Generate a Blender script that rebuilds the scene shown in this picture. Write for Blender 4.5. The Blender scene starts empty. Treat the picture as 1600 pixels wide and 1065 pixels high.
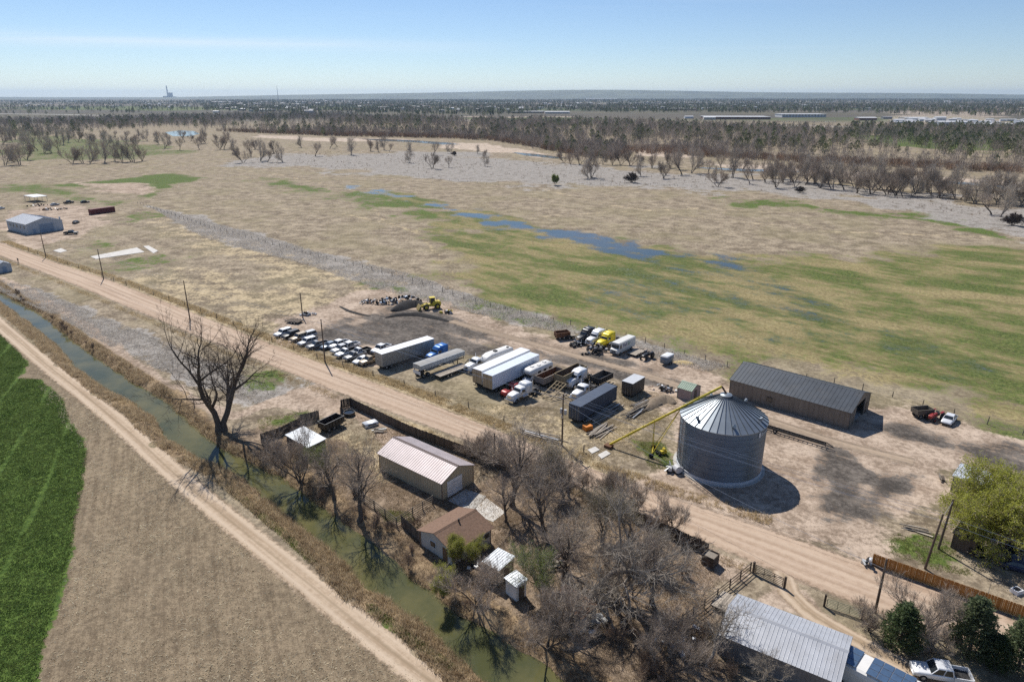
import bpy, math, random
import numpy as np
from mathutils import Vector, Matrix
R = math.radians
random.seed(7); rs = np.random.RandomState(11)
scene = bpy.context.scene
COL = scene.collection
# ------------------------------------------------------------------ camera
FPX, CAMH, HORY = 1067.0, 57.0, 150.0          # focal length in photo pixels, camera height, horizon row
PITCH = math.atan((532.5 - HORY) / FPX)
cd = bpy.data.cameras.new('camera'); cam = bpy.data.objects.new('camera', cd); COL.objects.link(cam)
cd.sensor_width = 36.0; cd.lens = 36.0 * FPX / 1600.0
cd.clip_start = 0.5; cd.clip_end = 120000
cam.location = (0, 0, CAMH); cam.rotation_euler = (math.pi/2 - PITCH, 0, 0)
scene.camera = cam
# ------------------------------------------------------------------ sky, sun, exposure
SUN_AZ, SUN_EL = -24.0, 48.0
world = bpy.data.worlds.new('World'); scene.world = world; world.use_nodes = True
wn, wl = world.node_tree.nodes, world.node_tree.links
bg = wn['Background']; bg.inputs[1].default_value = 0.085
sky = wn.new('ShaderNodeTexSky'); sky.sky_type = 'NISHITA'; sky.sun_disc = False
sky.sun_elevation = R(SUN_EL); sky.sun_rotation = R(SUN_AZ % 360)
sky.altitude = 1400; sky.air_density = 1.0; sky.dust_density = 0.0; sky.ozone_density = 3.0
wtc = wn.new('ShaderNodeTexCoord'); wsep = wn.new('ShaderNodeSeparateXYZ'); wl.new(wtc.outputs['Generated'], wsep.inputs[0])
def wmath(op, a, b=None, clamp=False):
    n = wn.new('ShaderNodeMath'); n.operation = op; n.use_clamp = clamp
    for i, s in enumerate((a, b)):
        if s is None: continue
        if isinstance(s, (int, float)): n.inputs[i].default_value = s
        else: wl.new(s, n.inputs[i])
    return n.outputs[0]
# thin cirrus lying on a flat layer high above: direction / height gives the place on the layer
wz = wmath('MAXIMUM', wsep.outputs[2], 0.012)
wx = wmath('DIVIDE', wsep.outputs[0], wz); wy = wmath('DIVIDE', wsep.outputs[1], wz)
wcomb = wn.new('ShaderNodeCombineXYZ'); wl.new(wmath('MULTIPLY', wx, 0.16), wcomb.inputs[0]); wl.new(wmath('MULTIPLY', wy, 0.5), wcomb.inputs[1])
wnoi = wn.new('ShaderNodeTexNoise'); wnoi.inputs['Scale'].default_value = 0.35; wnoi.inputs['Detail'].default_value = 6; wnoi.inputs['Roughness'].default_value = 0.62
wl.new(wcomb.outputs[0], wnoi.inputs['Vector'])
wcl = wmath('MULTIPLY', wmath('SUBTRACT', wnoi.outputs['Fac'], 0.56), 2.6, True)
wmix = wn.new('ShaderNodeMix'); wmix.data_type = 'RGBA'
# one long thin streak low on the left
wb1 = wmath('DIVIDE', wmath('SUBTRACT', wsep.outputs[2], 0.062), 0.007); wb2 = wmath('POWER', 2.718, wmath('MULTIPLY', wmath('MULTIPLY', wb1, wb1), -1.0))
wb3 = wmath('MULTIPLY', wmath('SUBTRACT', 0.02, wsep.outputs[0]), 4.0, True)
wb4 = wmath('MULTIPLY', wmath('SUBTRACT', wnoi.outputs['Fac'], 0.3), 2.5, True)
wband = wmath('MULTIPLY', wmath('MULTIPLY', wb2, wb3), wb4)
wl.new(wmath('MAXIMUM', wmath('MULTIPLY', wcl, 0.25), wmath('MULTIPLY', wband, 0.75)), wmix.inputs[0]); wtint = wn.new('ShaderNodeMix'); wtint.data_type = 'RGBA'; wtint.blend_type = 'MULTIPLY'; wtint.inputs[0].default_value = 1.0; wtint.inputs[7].default_value = (.95,.985,1.08,1); wl.new(sky.outputs[0], wtint.inputs[6]); wl.new(wtint.outputs[2], wmix.inputs[6]); wmix.inputs[7].default_value = (9.5, 10.2, 11.0, 1)
wl.new(wmix.outputs[2], bg.inputs[0])
sd_ = bpy.data.lights.new('sun', 'SUN'); sun = bpy.data.objects.new('sun', sd_); COL.objects.link(sun)
sd_.energy = 4.8; sd_.angle = R(0.53); sd_.color = (1.0, 0.955, 0.89)
svec = Vector((math.sin(R(SUN_AZ))*math.cos(R(SUN_EL)), math.cos(R(SUN_AZ))*math.cos(R(SUN_EL)), math.sin(R(SUN_EL))))
sun.rotation_euler = svec.to_track_quat('Z', 'Y').to_euler(); sun.location = (0, 0, 200)
vs = scene.view_settings; vs.view_transform = 'Standard'; vs.look = 'None'; vs.exposure = 0.15; vs.gamma = 1.0; vs.use_curve_mapping = False
scene.cycles.use_denoising = False
scene.cycles.max_bounces = 5; scene.cycles.diffuse_bounces = 2; scene.cycles.glossy_bounces = 2
scene.cycles.transparent_max_bounces = 10; scene.cycles.transmission_bounces = 3; scene.cycles.volume_bounces = 0
# ------------------------------------------------------------------ pixels of the photograph to points on the ground
CP, SP = math.cos(PITCH), math.sin(PITCH)
def G(px, py, z=0.0):
    a = (px - 800)/FPX; b = -(py - 532.5)/FPX
    dx, dy, dz = a, CP + b*SP, -SP + b*CP
    t = (z - CAMH)/dz
    return (dx*t, dy*t)
def G3(px, py, z=0.0):
    x, y = G(px, py, z); return (x, y, z)
def GA(pts, z=0.0): return np.array([G(p[0], p[1], z) for p in pts])
A1, A2 = -40.0, 50.0       # the road and across it
# ------------------------------------------------------------------ mesh helper
class MB:
    def __init__(s): s.v = []; s.f = []
    def add(s, vs, fs):
        n = len(s.v); s.v.extend(vs); s.f.extend([tuple(i + n for i in f) for f in fs]); return s
    def box(s, cx, cy, cz, sx, sy, sz, rz=0.0):
        c, k = math.cos(rz), math.sin(rz); o = []
        for dz in (-.5, .5):
            for dx, dy in ((-.5, -.5), (.5, -.5), (.5, .5), (-.5, .5)):
                x, y = dx*sx, dy*sy
                o.append((cx + x*c - y*k, cy + x*k + y*c, cz + dz*sz))
        return s.add(o, [(3,2,1,0), (4,5,6,7), (0,1,5,4), (1,2,6,5), (2,3,7,6), (3,0,4,7)])
    def bar(s, p, q, w, h=None, up=(0,0,1)):
        h = h or w; p = Vector(p); q = Vector(q); d = (q - p).normalized(); u = Vector(up)
        if abs(d.dot(u)) > .98: u = Vector((1, 0, 0))
        a = d.cross(u).normalized(); b = a.cross(d).normalized(); o = []
        for c in (p, q):
            for i, j in ((-.5,-.5), (.5,-.5), (.5,.5), (-.5,.5)): o.append(tuple(c + a*i*w + b*j*h))
        return s.add(o, [(3,2,1,0), (4,5,6,7), (0,1,5,4), (1,2,6,5), (2,3,7,6), (3,0,4,7)])
    def tube(s, pts, rad, n=6, cap=True):
        pts = [Vector(p) for p in pts]; m = len(pts); o = []
        if not hasattr(rad, '__len__'): rad = [rad]*m
        ref = Vector((.31, .77, .21))
        for i, p in enumerate(pts):
            d = (pts[min(i+1, m-1)] - pts[max(i-1, 0)])
            d = d.normalized() if d.length > 1e-9 else Vector((0,0,1))
            a = d.cross(ref)
            if a.length < .05: a = d.cross(Vector((1,0,0)))
            a.normalize(); b = d.cross(a)
            for k in range(n):
                t = 2*math.pi*k/n; o.append(tuple(p + (a*math.cos(t) + b*math.sin(t))*rad[i]))
        f = []
        for i in range(m-1):
            for k in range(n):
                k2 = (k+1) % n; f.append((i*n+k, i*n+k2, (i+1)*n+k2, (i+1)*n+k))
        if cap: f.append(tuple(range(n-1, -1, -1))); f.append(tuple((m-1)*n + k for k in range(n)))
        return s.add(o, f)
    def cyl(s, p, q, r, n=12): return s.tube([p, q], r, n)
    def poly(s, pts): return s.add([tuple(p) for p in pts], [tuple(range(len(pts)))])
    def prism(s, prof, y0, y1):            # closed (x,z) outline, counter-clockwise seen from -y
        n = len(prof); o = [(x, y0, z) for x, z in prof] + [(x, y1, z) for x, z in prof]
        return s.add(o, [tuple(range(n)), tuple(range(2*n-1, n-1, -1))] + [(i, i+n, (i+1) % n + n, (i+1) % n) for i in range(n)])
    def loft(s, rings):
        n = len(rings[0]); o = [tuple(p) for r in rings for p in r]; f = []
        for i in range(len(rings)-1):
            for k in range(n):
                k2 = (k+1) % n; f.append((i*n+k, i*n+k2, (i+1)*n+k2, (i+1)*n+k))
        f.append(tuple(range(n-1, -1, -1))); f.append(tuple((len(rings)-1)*n + k for k in range(n)))
        return s.add(o, f)
    def lathe(s, prof, n=24, a0=0.0, a1=2*math.pi):
        full = abs(a1 - a0 - 2*math.pi) < 1e-6; cols = n if full else n+1; o = []; m = len(prof)
        for k in range(cols):
            t = a0 + (a1-a0)*k/n
            for r, z in prof: o.append((r*math.cos(t), r*math.sin(t), z))
        f = []
        for k in range(n):
            k2 = (k+1) % cols
            for i in range(m-1): f.append((k*m+i, k2*m+i, k2*m+i+1, k*m+i+1))
        return s.add(o, f)
    def build(s, name, mat, parent=None, smooth=False):
        me = bpy.data.meshes.new(name); me.from_pydata(s.v, [], s.f); me.update()
        if mat: me.materials.append(mat)
        if smooth: me.polygons.foreach_set('use_smooth', [True]*len(me.polygons))
        return put(name, me, parent)
def put(name, me, parent=None, loc=None, rz=None, sc=None):
    o = bpy.data.objects.new(name, me); COL.objects.link(o)
    if parent is not None: o.parent = parent
    if loc is not None: o.location = loc
    if rz is not None: o.rotation_euler = (0, 0, rz)
    if sc is not None: o.scale = sc if hasattr(sc, '__len__') else (sc, sc, sc)
    return o
def tag(o, label, cat, group=None, kind=None):
    if label: o['label'] = label
    if cat: o['category'] = cat
    if group: o['group'] = group
    if kind: o['kind'] = kind
    return o
def thing(name, label, cat, loc=(0,0,0), deg=0.0, group=None):
    o = bpy.data.objects.new(name, None); COL.objects.link(o); o.empty_display_size = .3
    o.location = (loc[0], loc[1], loc[2] if len(loc) > 2 else 0.0); o.rotation_euler = (0, 0, R(deg))
    return tag(o, label, cat, group)
def structure(o): o['kind'] = 'structure'; return o
def copy_tree(o, parent=None):
    c = o.copy(); COL.objects.link(c); c.parent = parent
    for ch in o.children: copy_tree(ch, c)
    return c
# ------------------------------------------------------------------ materials
MATS = {}
def nd(nt, typ, **kw):
    n = nt.nodes.new(typ)
    for k, v in kw.items(): setattr(n, k, v)
    return n
def MAT(name, col, rough=.75, metal=0.0, var=.18, scale=1.2, bump=0.0, dirt=0.0, dirtcol=(.16,.12,.085), stretch=(1,1,1), spec=.4, rand=0.0):
    """painted/wooden/metal surface: two-scale noise over the base colour, optional blotches of dirt or rust"""
    if name in MATS: return MATS[name]
    m = bpy.data.materials.new(name); m.use_nodes = True; nt = m.node_tree; L = nt.links
    b = nt.nodes['Principled BSDF']; b.inputs['Roughness'].default_value = rough; b.inputs['Metallic'].default_value = metal
    b.inputs['Specular IOR Level'].default_value = spec
    tc = nd(nt, 'ShaderNodeTexCoord'); mp = nd(nt, 'ShaderNodeMapping'); mp.inputs['Scale'].default_value = stretch
    L.new(tc.outputs['Object'], mp.inputs[0])
    n1 = nd(nt, 'ShaderNodeTexNoise'); n1.inputs['Scale'].default_value = scale; n1.inputs['Detail'].default_value = 6; n1.inputs['Roughness'].default_value = .65
    L.new(mp.outputs[0], n1.inputs['Vector'])
    mr = nd(nt, 'ShaderNodeMapRange'); mr.inputs[1].default_value = .3; mr.inputs[2].default_value = .7
    L.new(n1.outputs['Fac'], mr.inputs[0])
    mx = nd(nt, 'ShaderNodeMix', data_type='RGBA')
    mx.inputs[6].default_value = tuple(min(1, c*(1-var)) for c in col) + (1,); mx.inputs[7].default_value = tuple(min(1, c*(1+var)) for c in col) + (1,)
    L.new(mr.outputs[0], mx.inputs[0]); out = mx.outputs[2]
    if rand > 0:
        oi = nd(nt, 'ShaderNodeObjectInfo'); r2 = nd(nt, 'ShaderNodeMapRange'); r2.inputs[3].default_value = 1-rand; r2.inputs[4].default_value = 1+rand
        L.new(oi.outputs['Random'], r2.inputs[0]); vm = nd(nt, 'ShaderNodeVectorMath', operation='SCALE')
        L.new(out, vm.inputs[0]); L.new(r2.outputs[0], vm.inputs['Scale']); out = vm.outputs[0]
    if dirt > 0:
        n2 = nd(nt, 'ShaderNodeTexNoise'); n2.inputs['Scale'].default_value = scale*.6; n2.inputs['Detail'].default_value = 8; n2.inputs['Roughness'].default_value = .72
        L.new(tc.outputs['Object'], n2.inputs['Vector'])
        m2 = nd(nt, 'ShaderNodeMapRange'); m2.inputs[1].default_value = .52; m2.inputs[2].default_value = .72; m2.inputs[4].default_value = dirt
        L.new(n2.outputs['Fac'], m2.inputs[0]); mz = nd(nt, 'ShaderNodeMix', data_type='RGBA'); mz.inputs[7].default_value = dirtcol + (1,)
        L.new(m2.outputs[0], mz.inputs[0]); L.new(out, mz.inputs[6]); out = mz.outputs[2]
    L.new(out, b.inputs['Base Color'])
    if bump > 0:
        n3 = nd(nt, 'ShaderNodeTexNoise'); n3.inputs['Scale'].default_value = scale*6; n3.inputs['Detail'].default_value = 4; L.new(mp.outputs[0], n3.inputs['Vector'])
        bp = nd(nt, 'ShaderNodeBump'); bp.inputs['Strength'].default_value = bump; bp.inputs['Distance'].default_value = .05
        L.new(n3.outputs['Fac'], bp.inputs['Height']); L.new(bp.outputs[0], b.inputs['Normal'])
    MATS[name] = m; return m
white = MAT('white_paint', (.74,.75,.76), .45, var=.08, dirt=.35, dirtcol=(.42,.37,.3), scale=.7)
rvwhite = MAT('off_white_gelcoat', (.72,.7,.66), .5, var=.08, dirt=.4, dirtcol=(.4,.35,.28), scale=.8)
glass = MAT('tinted_glass', (.025,.03,.035), .08, var=.05, spec=.7)
rubber = MAT('tyre_rubber', (.02,.02,.021), .85, var=.3, scale=4)
steel = MAT('bare_steel', (.42,.43,.44), .42, .8, var=.15, scale=3)
chrome = MAT('chrome', (.6,.61,.63), .2, .95, var=.06, scale=2)
darkmetal = MAT('dark_frame_metal', (.045,.043,.042), .65, .2, var=.3, scale=3, dirt=.5, dirtcol=(.13,.08,.05))
rust = MAT('rusted_steel', (.17,.085,.045), .85, .1, var=.35, scale=2, dirt=.6, dirtcol=(.07,.04,.028), bump=.2)
tanrust = MAT('tan_rusty_paint', (.30,.235,.14), .8, 0, var=.25, scale=1.6, dirt=.7, dirtcol=(.15,.08,.045))
lampglass = MAT('lamp_glass', (.75,.74,.7), .15, var=.05)
redlens = MAT('red_lens', (.3,.01,.01), .25, var=.1)
concrete = MAT('concrete', (.46,.44,.40), .9, var=.15, scale=1.5, bump=.15, dirt=.4, dirtcol=(.28,.24,.2))
polewood = MAT('weathered_pole_wood', (.13,.095,.07), .9, var=.3, scale=6, stretch=(1,1,.1), bump=.2)
oldwood = MAT('weathered_grey_wood', (.17,.145,.115), .92, var=.35, scale=3, stretch=(1,1,.25), bump=.2, rand=.3)
darkwood = MAT('dark_weathered_boards', (.115,.088,.066), .92, var=.35, scale=3, stretch=(1,1,.2), bump=.2, rand=.35)
palewood = MAT('sun_bleached_boards', (.36,.31,.25), .9, var=.3, scale=3, bump=.2, rand=.35)
cedar = MAT('stained_cedar_boards', (.36,.165,.038), .8, var=.22, scale=3, stretch=(1,1,.2), bump=.15, rand=.16)
bark = MAT('dark_bark', (.11,.088,.07), .95, var=.4, scale=5, stretch=(1,1,.3), bump=.4)
greybark = MAT('grey_bark', (.24,.205,.17), .95, var=.35, scale=5, stretch=(1,1,.3), bump=.4)
twig = MAT('brown_twigs', (.38,.31,.245), .9, var=.25, scale=.7, rand=.2)
greytwig = MAT('grey_twigs', (.43,.37,.30), .9, var=.25, scale=.7, rand=.2)
wire_m = MAT('aluminium_wire', (.55,.56,.58), .4, .6, var=.05)
yellow = MAT('yellow_enamel', (.62,.48,.035), .5, var=.12, scale=1, dirt=.3, dirtcol=(.3,.22,.06))
def translucent(m, fac):
    t = m.node_tree; b = t.nodes['Principled BSDF']; tr = nd(t, 'ShaderNodeBsdfTranslucent'); mx = nd(t, 'ShaderNodeMixShader'); mx.inputs[0].default_value = fac
    t.links.new(b.inputs['Base Color'].links[0].from_socket, tr.inputs[0]); t.links.new(b.outputs[0], mx.inputs[1]); t.links.new(tr.outputs[0], mx.inputs[2]); t.links.new(mx.outputs[0], t.nodes['Material Output'].inputs[0]); return m
def leafmat(name, col, var=.3):
    m = MAT(name, col, .7, var=var, scale=.9, rand=.12); return translucent(m, .45)
# ------------------------------------------------------------------ ground sheet: fine in front of the camera, coarse to the horizon
WATER_Z = -1.0
CAN_L = [(-140,385),(-60,424),(0,470),(47,504),(88,537),(126,578),(176,612),(215,632),(240,650),(262,682),(299,707),(346,728),(385,750),(425,780),(465,815),(516,853),(547,882),(569,914),(600,930),(634,951),(666,970),(690,994),(716,1019),(753,1052),(800,1090),(880,1150)]
CAN_R = [(-140,378),(-60,415),(0,458),(59,490),(117,537),(164,570),(217,606),(258,629),(293,661),(328,690),(362,712),(405,732),(450,757),(490,785),(530,816),(580,850),(616,886),(666,925),(697,950),(737,975),(775,1000),(809,1020),(845,1046),(900,1085),(980,1145)]
canal = np.vstack([GA(CAN_L, WATER_Z), GA(CAN_R, WATER_Z)[::-1]])
def sdist(P, poly):
    """signed distance to a closed polygon, positive inside"""
    x, y = P[:,0], P[:,1]; n = len(poly); best = np.full(len(P), 1e18); ins = np.zeros(len(P), bool)
    for i in range(n):
        a = poly[i]; b = poly[(i+1) % n]; d = b - a; L2 = d @ d + 1e-12
        t = np.clip(((x-a[0])*d[0] + (y-a[1])*d[1])/L2, 0, 1)
        best = np.minimum(best, (x-a[0]-t*d[0])**2 + (y-a[1]-t*d[1])**2)
        c = (a[1] > y) != (b[1] > y)
        with np.errstate(divide='ignore', invalid='ignore'):
            ins ^= c & (x < (b[0]-a[0])*(y-a[1])/(b[1]-a[1] + 1e-30) + a[0])
    return np.where(ins, 1, -1)*np.sqrt(best)
def ldist(P, line):
    x, y = P[:,0], P[:,1]; best = np.full(len(P), 1e18)
    for a, b in zip(line[:-1], line[1:]):
        d = b - a; t = np.clip(((x-a[0])*d[0] + (y-a[1])*d[1])/(d @ d + 1e-12), 0, 1)
        best = np.minimum(best, (x-a[0]-t*d[0])**2 + (y-a[1]-t*d[1])**2)
    return np.sqrt(best)
def sstep(a, b, v):
    t = np.clip((v-a)/(b-a), 0, 1); return t*t*(3-2*t)
_lat = rs.rand(257, 257)
def vnoise(x, y, s):
    x = x/s; y = y/s; xi = np.floor(x).astype(int); yi = np.floor(y).astype(int); fx = x-xi; fy = y-yi
    fx = fx*fx*(3-2*fx); fy = fy*fy*(3-2*fy); g = lambda i, j: _lat[i % 257, j % 257]
    return (g(xi,yi)*(1-fx)*(1-fy) + g(xi+1,yi)*fx*(1-fy) + g(xi,yi+1)*(1-fx)*fy + g(xi+1,yi+1)*fx*fy)*2 - 1
rr = [0.0, 6, 12, 18, 24, 29, 33]; r = 36.0
while r < 30000:
    rr.append(r); r += .5 if r < 120 else (r*.0042 if r < 1700 else r*.014)
rr = np.array(rr + [30000.0])
fine = np.arange(-56, 56.01, .3); coarse = np.arange(60, 301, 10.0)
th = np.radians(np.concatenate([fine, coarse])); nT, nR = len(th), len(rr)
RX = (rr[:,None]*np.sin(th)[None,:]).ravel(); RY = (rr[:,None]*np.cos(th)[None,:]).ravel()
GP = np.stack([RX, RY], 1); rad = np.hypot(RX, RY)
near = rad < 420
sdc = np.full(len(GP), -999.0); sdc[near] = sdist(GP[near], canal)
wob = vnoise(RX, RY, 3.1)*.35 + vnoise(RX+50, RY, 1.3)*.18
def ground_z(sd, w):
    """banks drop from 0 to the canal bed; the last bit steep"""
    d = sd + w
    return -1.85*sstep(-2.6, 1.3, d)
GZ = np.where(near, ground_z(sdc, wob*sstep(-6, -1, sdc)), 0.0)
# rough ground close by (clods and hummocks), none under roads and yards
NEARZ = sstep(-5.5, -3, sdc)*(1-sstep(-1.5, 0, sdc))
GZ += np.where(near, NEARZ*(vnoise(RX, RY, 1.1)*.07 + vnoise(RX, RY, 2.7)*.10), 0)
masks = {}
def mput(name, val): masks[name] = np.maximum(masks.get(name, np.zeros(len(GP))), val)
def region(name, px, soft=1.5, wobble=1.5, wscale=6.0, amt=1.0):
    wobble = wobble*1.3
    poly = GA(px) if not isinstance(px, np.ndarray) else px
    lo = poly.min(0) - 4*soft - 3*wobble - 5; hi = poly.max(0) + 4*soft + 3*wobble + 5
    k = (RX > lo[0]) & (RX < hi[0]) & (RY > lo[1]) & (RY < hi[1])
    if not k.any(): return
    s = sdist(GP[k], poly) + wobble*(vnoise(RX[k], RY[k], wscale) + .5*vnoise(RX[k]+99, RY[k], wscale*.4))
    v = np.zeros(len(GP)); v[k] = sstep(-soft, soft, s)*amt; mput(name, v)
def stripe(name, px, half, soft=1.0, wobble=.6, wscale=5.0, amt=1.0):
    line = GA(px); lo = line.min(0) - half - 4*soft - 3*wobble; hi = line.max(0) + half + 4*soft + 3*wobble
    k = (RX > lo[0]) & (RX < hi[0]) & (RY > lo[1]) & (RY < hi[1])
    if not k.any(): return
    s = half - ldist(GP[k], line) + wobble*(vnoise(RX[k], RY[k], wscale) + .5*vnoise(RX[k]+77, RY[k], wscale*.4))
    v = np.zeros(len(GP)); v[k] = sstep(-soft, soft, s)*amt; mput(name, v)
# far farmland and town ground
mput('far', sstep(1500, 2100, rad))
# silver weeds beyond the pasture, along its near edge, and between ditch and road
region('weed', [(350,256),(420,243),(560,240),(700,236),(840,252),(1000,262),(1150,274),(1300,288),(1450,305),(1600,330),(1750,350),(1750,390),(1600,362),(1450,332),(1300,311),(1200,302),(1080,293),(950,287),(850,294),(760,288),(650,276),(500,263)], 22, 22, 30, .95)
region('weed', [(228,322),(300,335),(400,366),(520,400),(640,428),(760,470),(880,505),(1000,535),(1140,572),(1100,578),(980,546),(860,515),(740,487),(660,462),(600,452),(480,412),(400,392),(320,370)], 3, 3, 14, .95)
region('weed', [(-60,424),(60,452),(150,490),(240,527),(330,565),(395,590),(450,615),(400,625),(330,600),(250,575),(180,540),(90,490),(0,452),(-60,430)], 2, 2, 6, .95)
region('weed', [(400,590),(470,590),(520,606),(470,622),(420,632),(380,640),(370,610)], 1.5, 1.5, 5, .6)
# straw coloured dry grass
region('straw', [(180,430),(280,420),(420,440),(560,455),(640,470),(560,490),(450,540),(380,520),(280,478)], 10, 8, 9, .55)
region('straw', [(250,340),(330,362),(420,392),(560,425),(640,450),(600,470),(480,440),(350,400),(260,370)], 8, 6, 9, .52)
stripe('straw', [(430,541),(540,577),(640,612),(760,660),(850,697),(940,732)], 1.6, 1.0, .8, 4, .95)
stripe('straw', [(0,383),(170,437),(300,487),(430,540)], 1.1, 1.0, .8, 5, .6)
region('straw', [(545,625),(720,690),(900,765),(1090,850),(1170,880),(1100,862),(900,783),(720,705),(560,640)], 1.0, .8, 4, .8)
region('straw', [(560,690),(640,735),(700,800),(640,800),(560,760),(540,720)], 3, 3, 6, .7)
region('straw', [(600,600),(760,650),(930,720),(1010,700),(1040,640),(900,650),(780,640),(690,610)], 4, 4, 8, .45)
# greens
region('green', [(85,290),(150,283),(230,275),(268,270),(318,278),(280,287),(258,298),(235,310),(222,307),(232,295),(215,285),(160,288),(110,294)], 8, 5, 14, .9)
region('green', [(0,288),(60,288),(100,295),(135,305),(190,316),(170,320),(110,312),(60,303),(0,300)], 9, 6, 14, .6)
region('green', [(400,276),(470,287),(560,300),(640,318),(700,332),(690,345),(600,325),(520,310),(450,295),(420,285)], 14, 10, 16, .75)
region('green', [(1130,310),(1230,315),(1330,327),(1440,337),(1520,352),(1600,372),(1600,381),(1520,362),(1440,348),(1340,340),(1260,326),(1180,320)], 11, 10, 16, .8)
region('green', [(545,437),(620,452),(640,465),(700,472),(790,480),(860,508),(800,500),(700,482),(600,458),(550,446)], 5, 4, 8, .75)
region('green', [(380,575),(450,580),(462,598),(420,612),(370,605)], 2.2, 1.6, 3, .7)
region('green', [(120,382),(170,375),(180,384),(140,392)], 5, 4, 6, .55)
region('green', [(125,412),(240,398),(285,402),(250,420),(180,426)], 7, 6, 7, .52)
region('green', [(200,333),(245,330),(255,340),(210,345)], 7, 5, 8, .52)
region('green', [(400,655),(470,640),(500,640),(450,668),(410,680)], 1.5, 1.5, 5, .6)
region('green', [(1000,690),(1040,690),(1050,730),(1015,735)], 1.5, 1.5, 4, .7)
region('green', [(1395,835),(1470,830),(1500,870),(1520,900),(1440,885),(1385,862)], 1.5, 1.5, 3, .65)
region('green', [(590,795),(640,800),(650,815),(600,815)], 1, 1, 3, .6)
stripe('green', [(360,768),(400,795),(445,835),(490,878)], .35, .4, .35, 2, .95)
stripe('green', [(575,948),(610,975),(650,1003),(705,1040)], .4, .4, .4, 2, 1)
region('green', [(0,200),(120,215),(230,225),(300,240),(150,252),(0,255)], 15, 25, 60, .55)
region('green', [(700,185),(860,183),(950,186),(860,190)], 15, 20, 80, .8)
region('green', [(1330,210),(1600,218),(1600,242),(1450,232),(1330,222)], 15, 20, 60, .75)
region('green', [(0,168),(200,166),(420,168),(600,168),(600,172),(300,173),(0,172)], 60, 100, 300, .6)
# the wet meadow
region('meadow', [(640,332),(720,322),(850,355),(1000,384),(1200,412),(1400,388),(1600,385),(1800,400),(1800,740),(1600,676),(1430,630),(1290,598),(1150,570),(1000,533),(880,503),(790,478),(730,450),(700,405),(705,360)], 16, 10, 16)
region('meadow', [(560,292),(640,304),(720,320),(700,335),(620,318)], 6, 5, 16, .8)
region('wet', [(538,289),(600,296),(650,307),(640,316),(590,308)], 11, 9, 12, .72)
region('wet', [(668,318),(740,328),(830,346),(930,370),(1040,390),(1130,402),(1215,420),(1190,434),(1080,414),(980,396),(880,378),(780,352),(700,338)], 15, 8, 12, 1.0)
region('wet', [(1050,400),(1220,420),(1400,470),(1600,520),(1600,640),(1400,600),(1200,560),(1000,500),(860,470),(900,430)], 25, 12, 20, .44)
region('wet', [(1150,520),(1260,545),(1330,570),(1230,560)], 9, 6, 9, .6)
region('wet', [(900,455),(1050,500),(1000,505),(880,470)], 9, 6, 9, .48)
# cattle trails and faint wheel tracks across the pasture
for tr_ in ([(250,330),(380,322),(520,330),(650,360),(720,440)], [(330,260),(450,275),(560,300),(600,345),(720,390)], [(850,296),(950,320),(1100,340),(1300,362),(1600,372)], [(1000,530),(1150,480),(1350,460),(1600,450)], [(760,345),(900,335),(1100,325),(1250,335)]): stripe('straw', tr_, .9, .9, .8, 8, .62)
# dirt
region('dirt', [(0,336),(60,318),(130,322),(180,330),(160,350),(120,368),(60,388),(0,380)], 4, 4, 12, .85)
region('dirt', [(105,285),(160,286),(230,287),(225,305),(150,298)], 6, 6, 20, .75)
region('dirt', [(420,500),(480,482),(560,455),(600,452),(720,482),(860,520),(1000,548),(1140,590),(1290,640),(1440,640),(1600,690),(1700,720),(1700,770),(1600,750),(1480,730),(1440,790),(1380,880),(1240,850),(1100,800),(1010,760),(1060,690),(1060,640),(1000,600),(880,570),(760,545),(640,560),(560,560),(440,535)], 4, 3, 10, .9)
region('dirt', [(500,600),(540,622),(640,690),(600,700),(540,650),(440,640),(380,640),(430,622)], 1.5, 1.5, 5, .8)
region('dirt', [(1010,890),(1100,850),(1175,882),(1130,930),(1060,980),(1000,960)], 1.5, 1.5, 5, .9)
region('dirt', [(1200,905),(1260,920),(1290,945),(1310,980),(1400,1020),(1480,1065),(1380,1080),(1290,1000),(1230,960),(1180,940)], 1.2, 1.0, 4, .85)
region('dirt', [(1440,760),(1600,790),(1700,860),(1600,900),(1480,860)], 2, 2, 5, .6)
stripe('dirt', [(-140,388),(-40,420),(40,452),(110,492),(180,545),(240,588),(320,635),(360,650),(440,625),(520,604)], 1.7, 1.0, .6, 4, .85)
region('sand', [(980,232),(1040,236),(1095,245),(1050,247),(1000,243)], 8, 8, 30)
region('sand', [(690,222),(760,224),(860,240),(840,246),(760,236),(680,232)], 8, 8, 30, .8)
region('sand', [(400,210),(520,216),(640,217),(640,221),(500,221),(400,215)], 8, 8, 30, .9)
region('sand', [(1040,252),(1200,258),(1330,268),(1600,285),(1700,300),(1700,312),(1500,285),(1330,277),(1180,268)], 8, 8, 30, .8)
region('sand', [(1390,172),(1600,176),(1600,200),(1440,202),(1330,198)], 60, 60, 150, .5)
region('sand', [(740,181),(900,182),(880,186),(740,187)], 60, 60, 150, .6)
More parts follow.
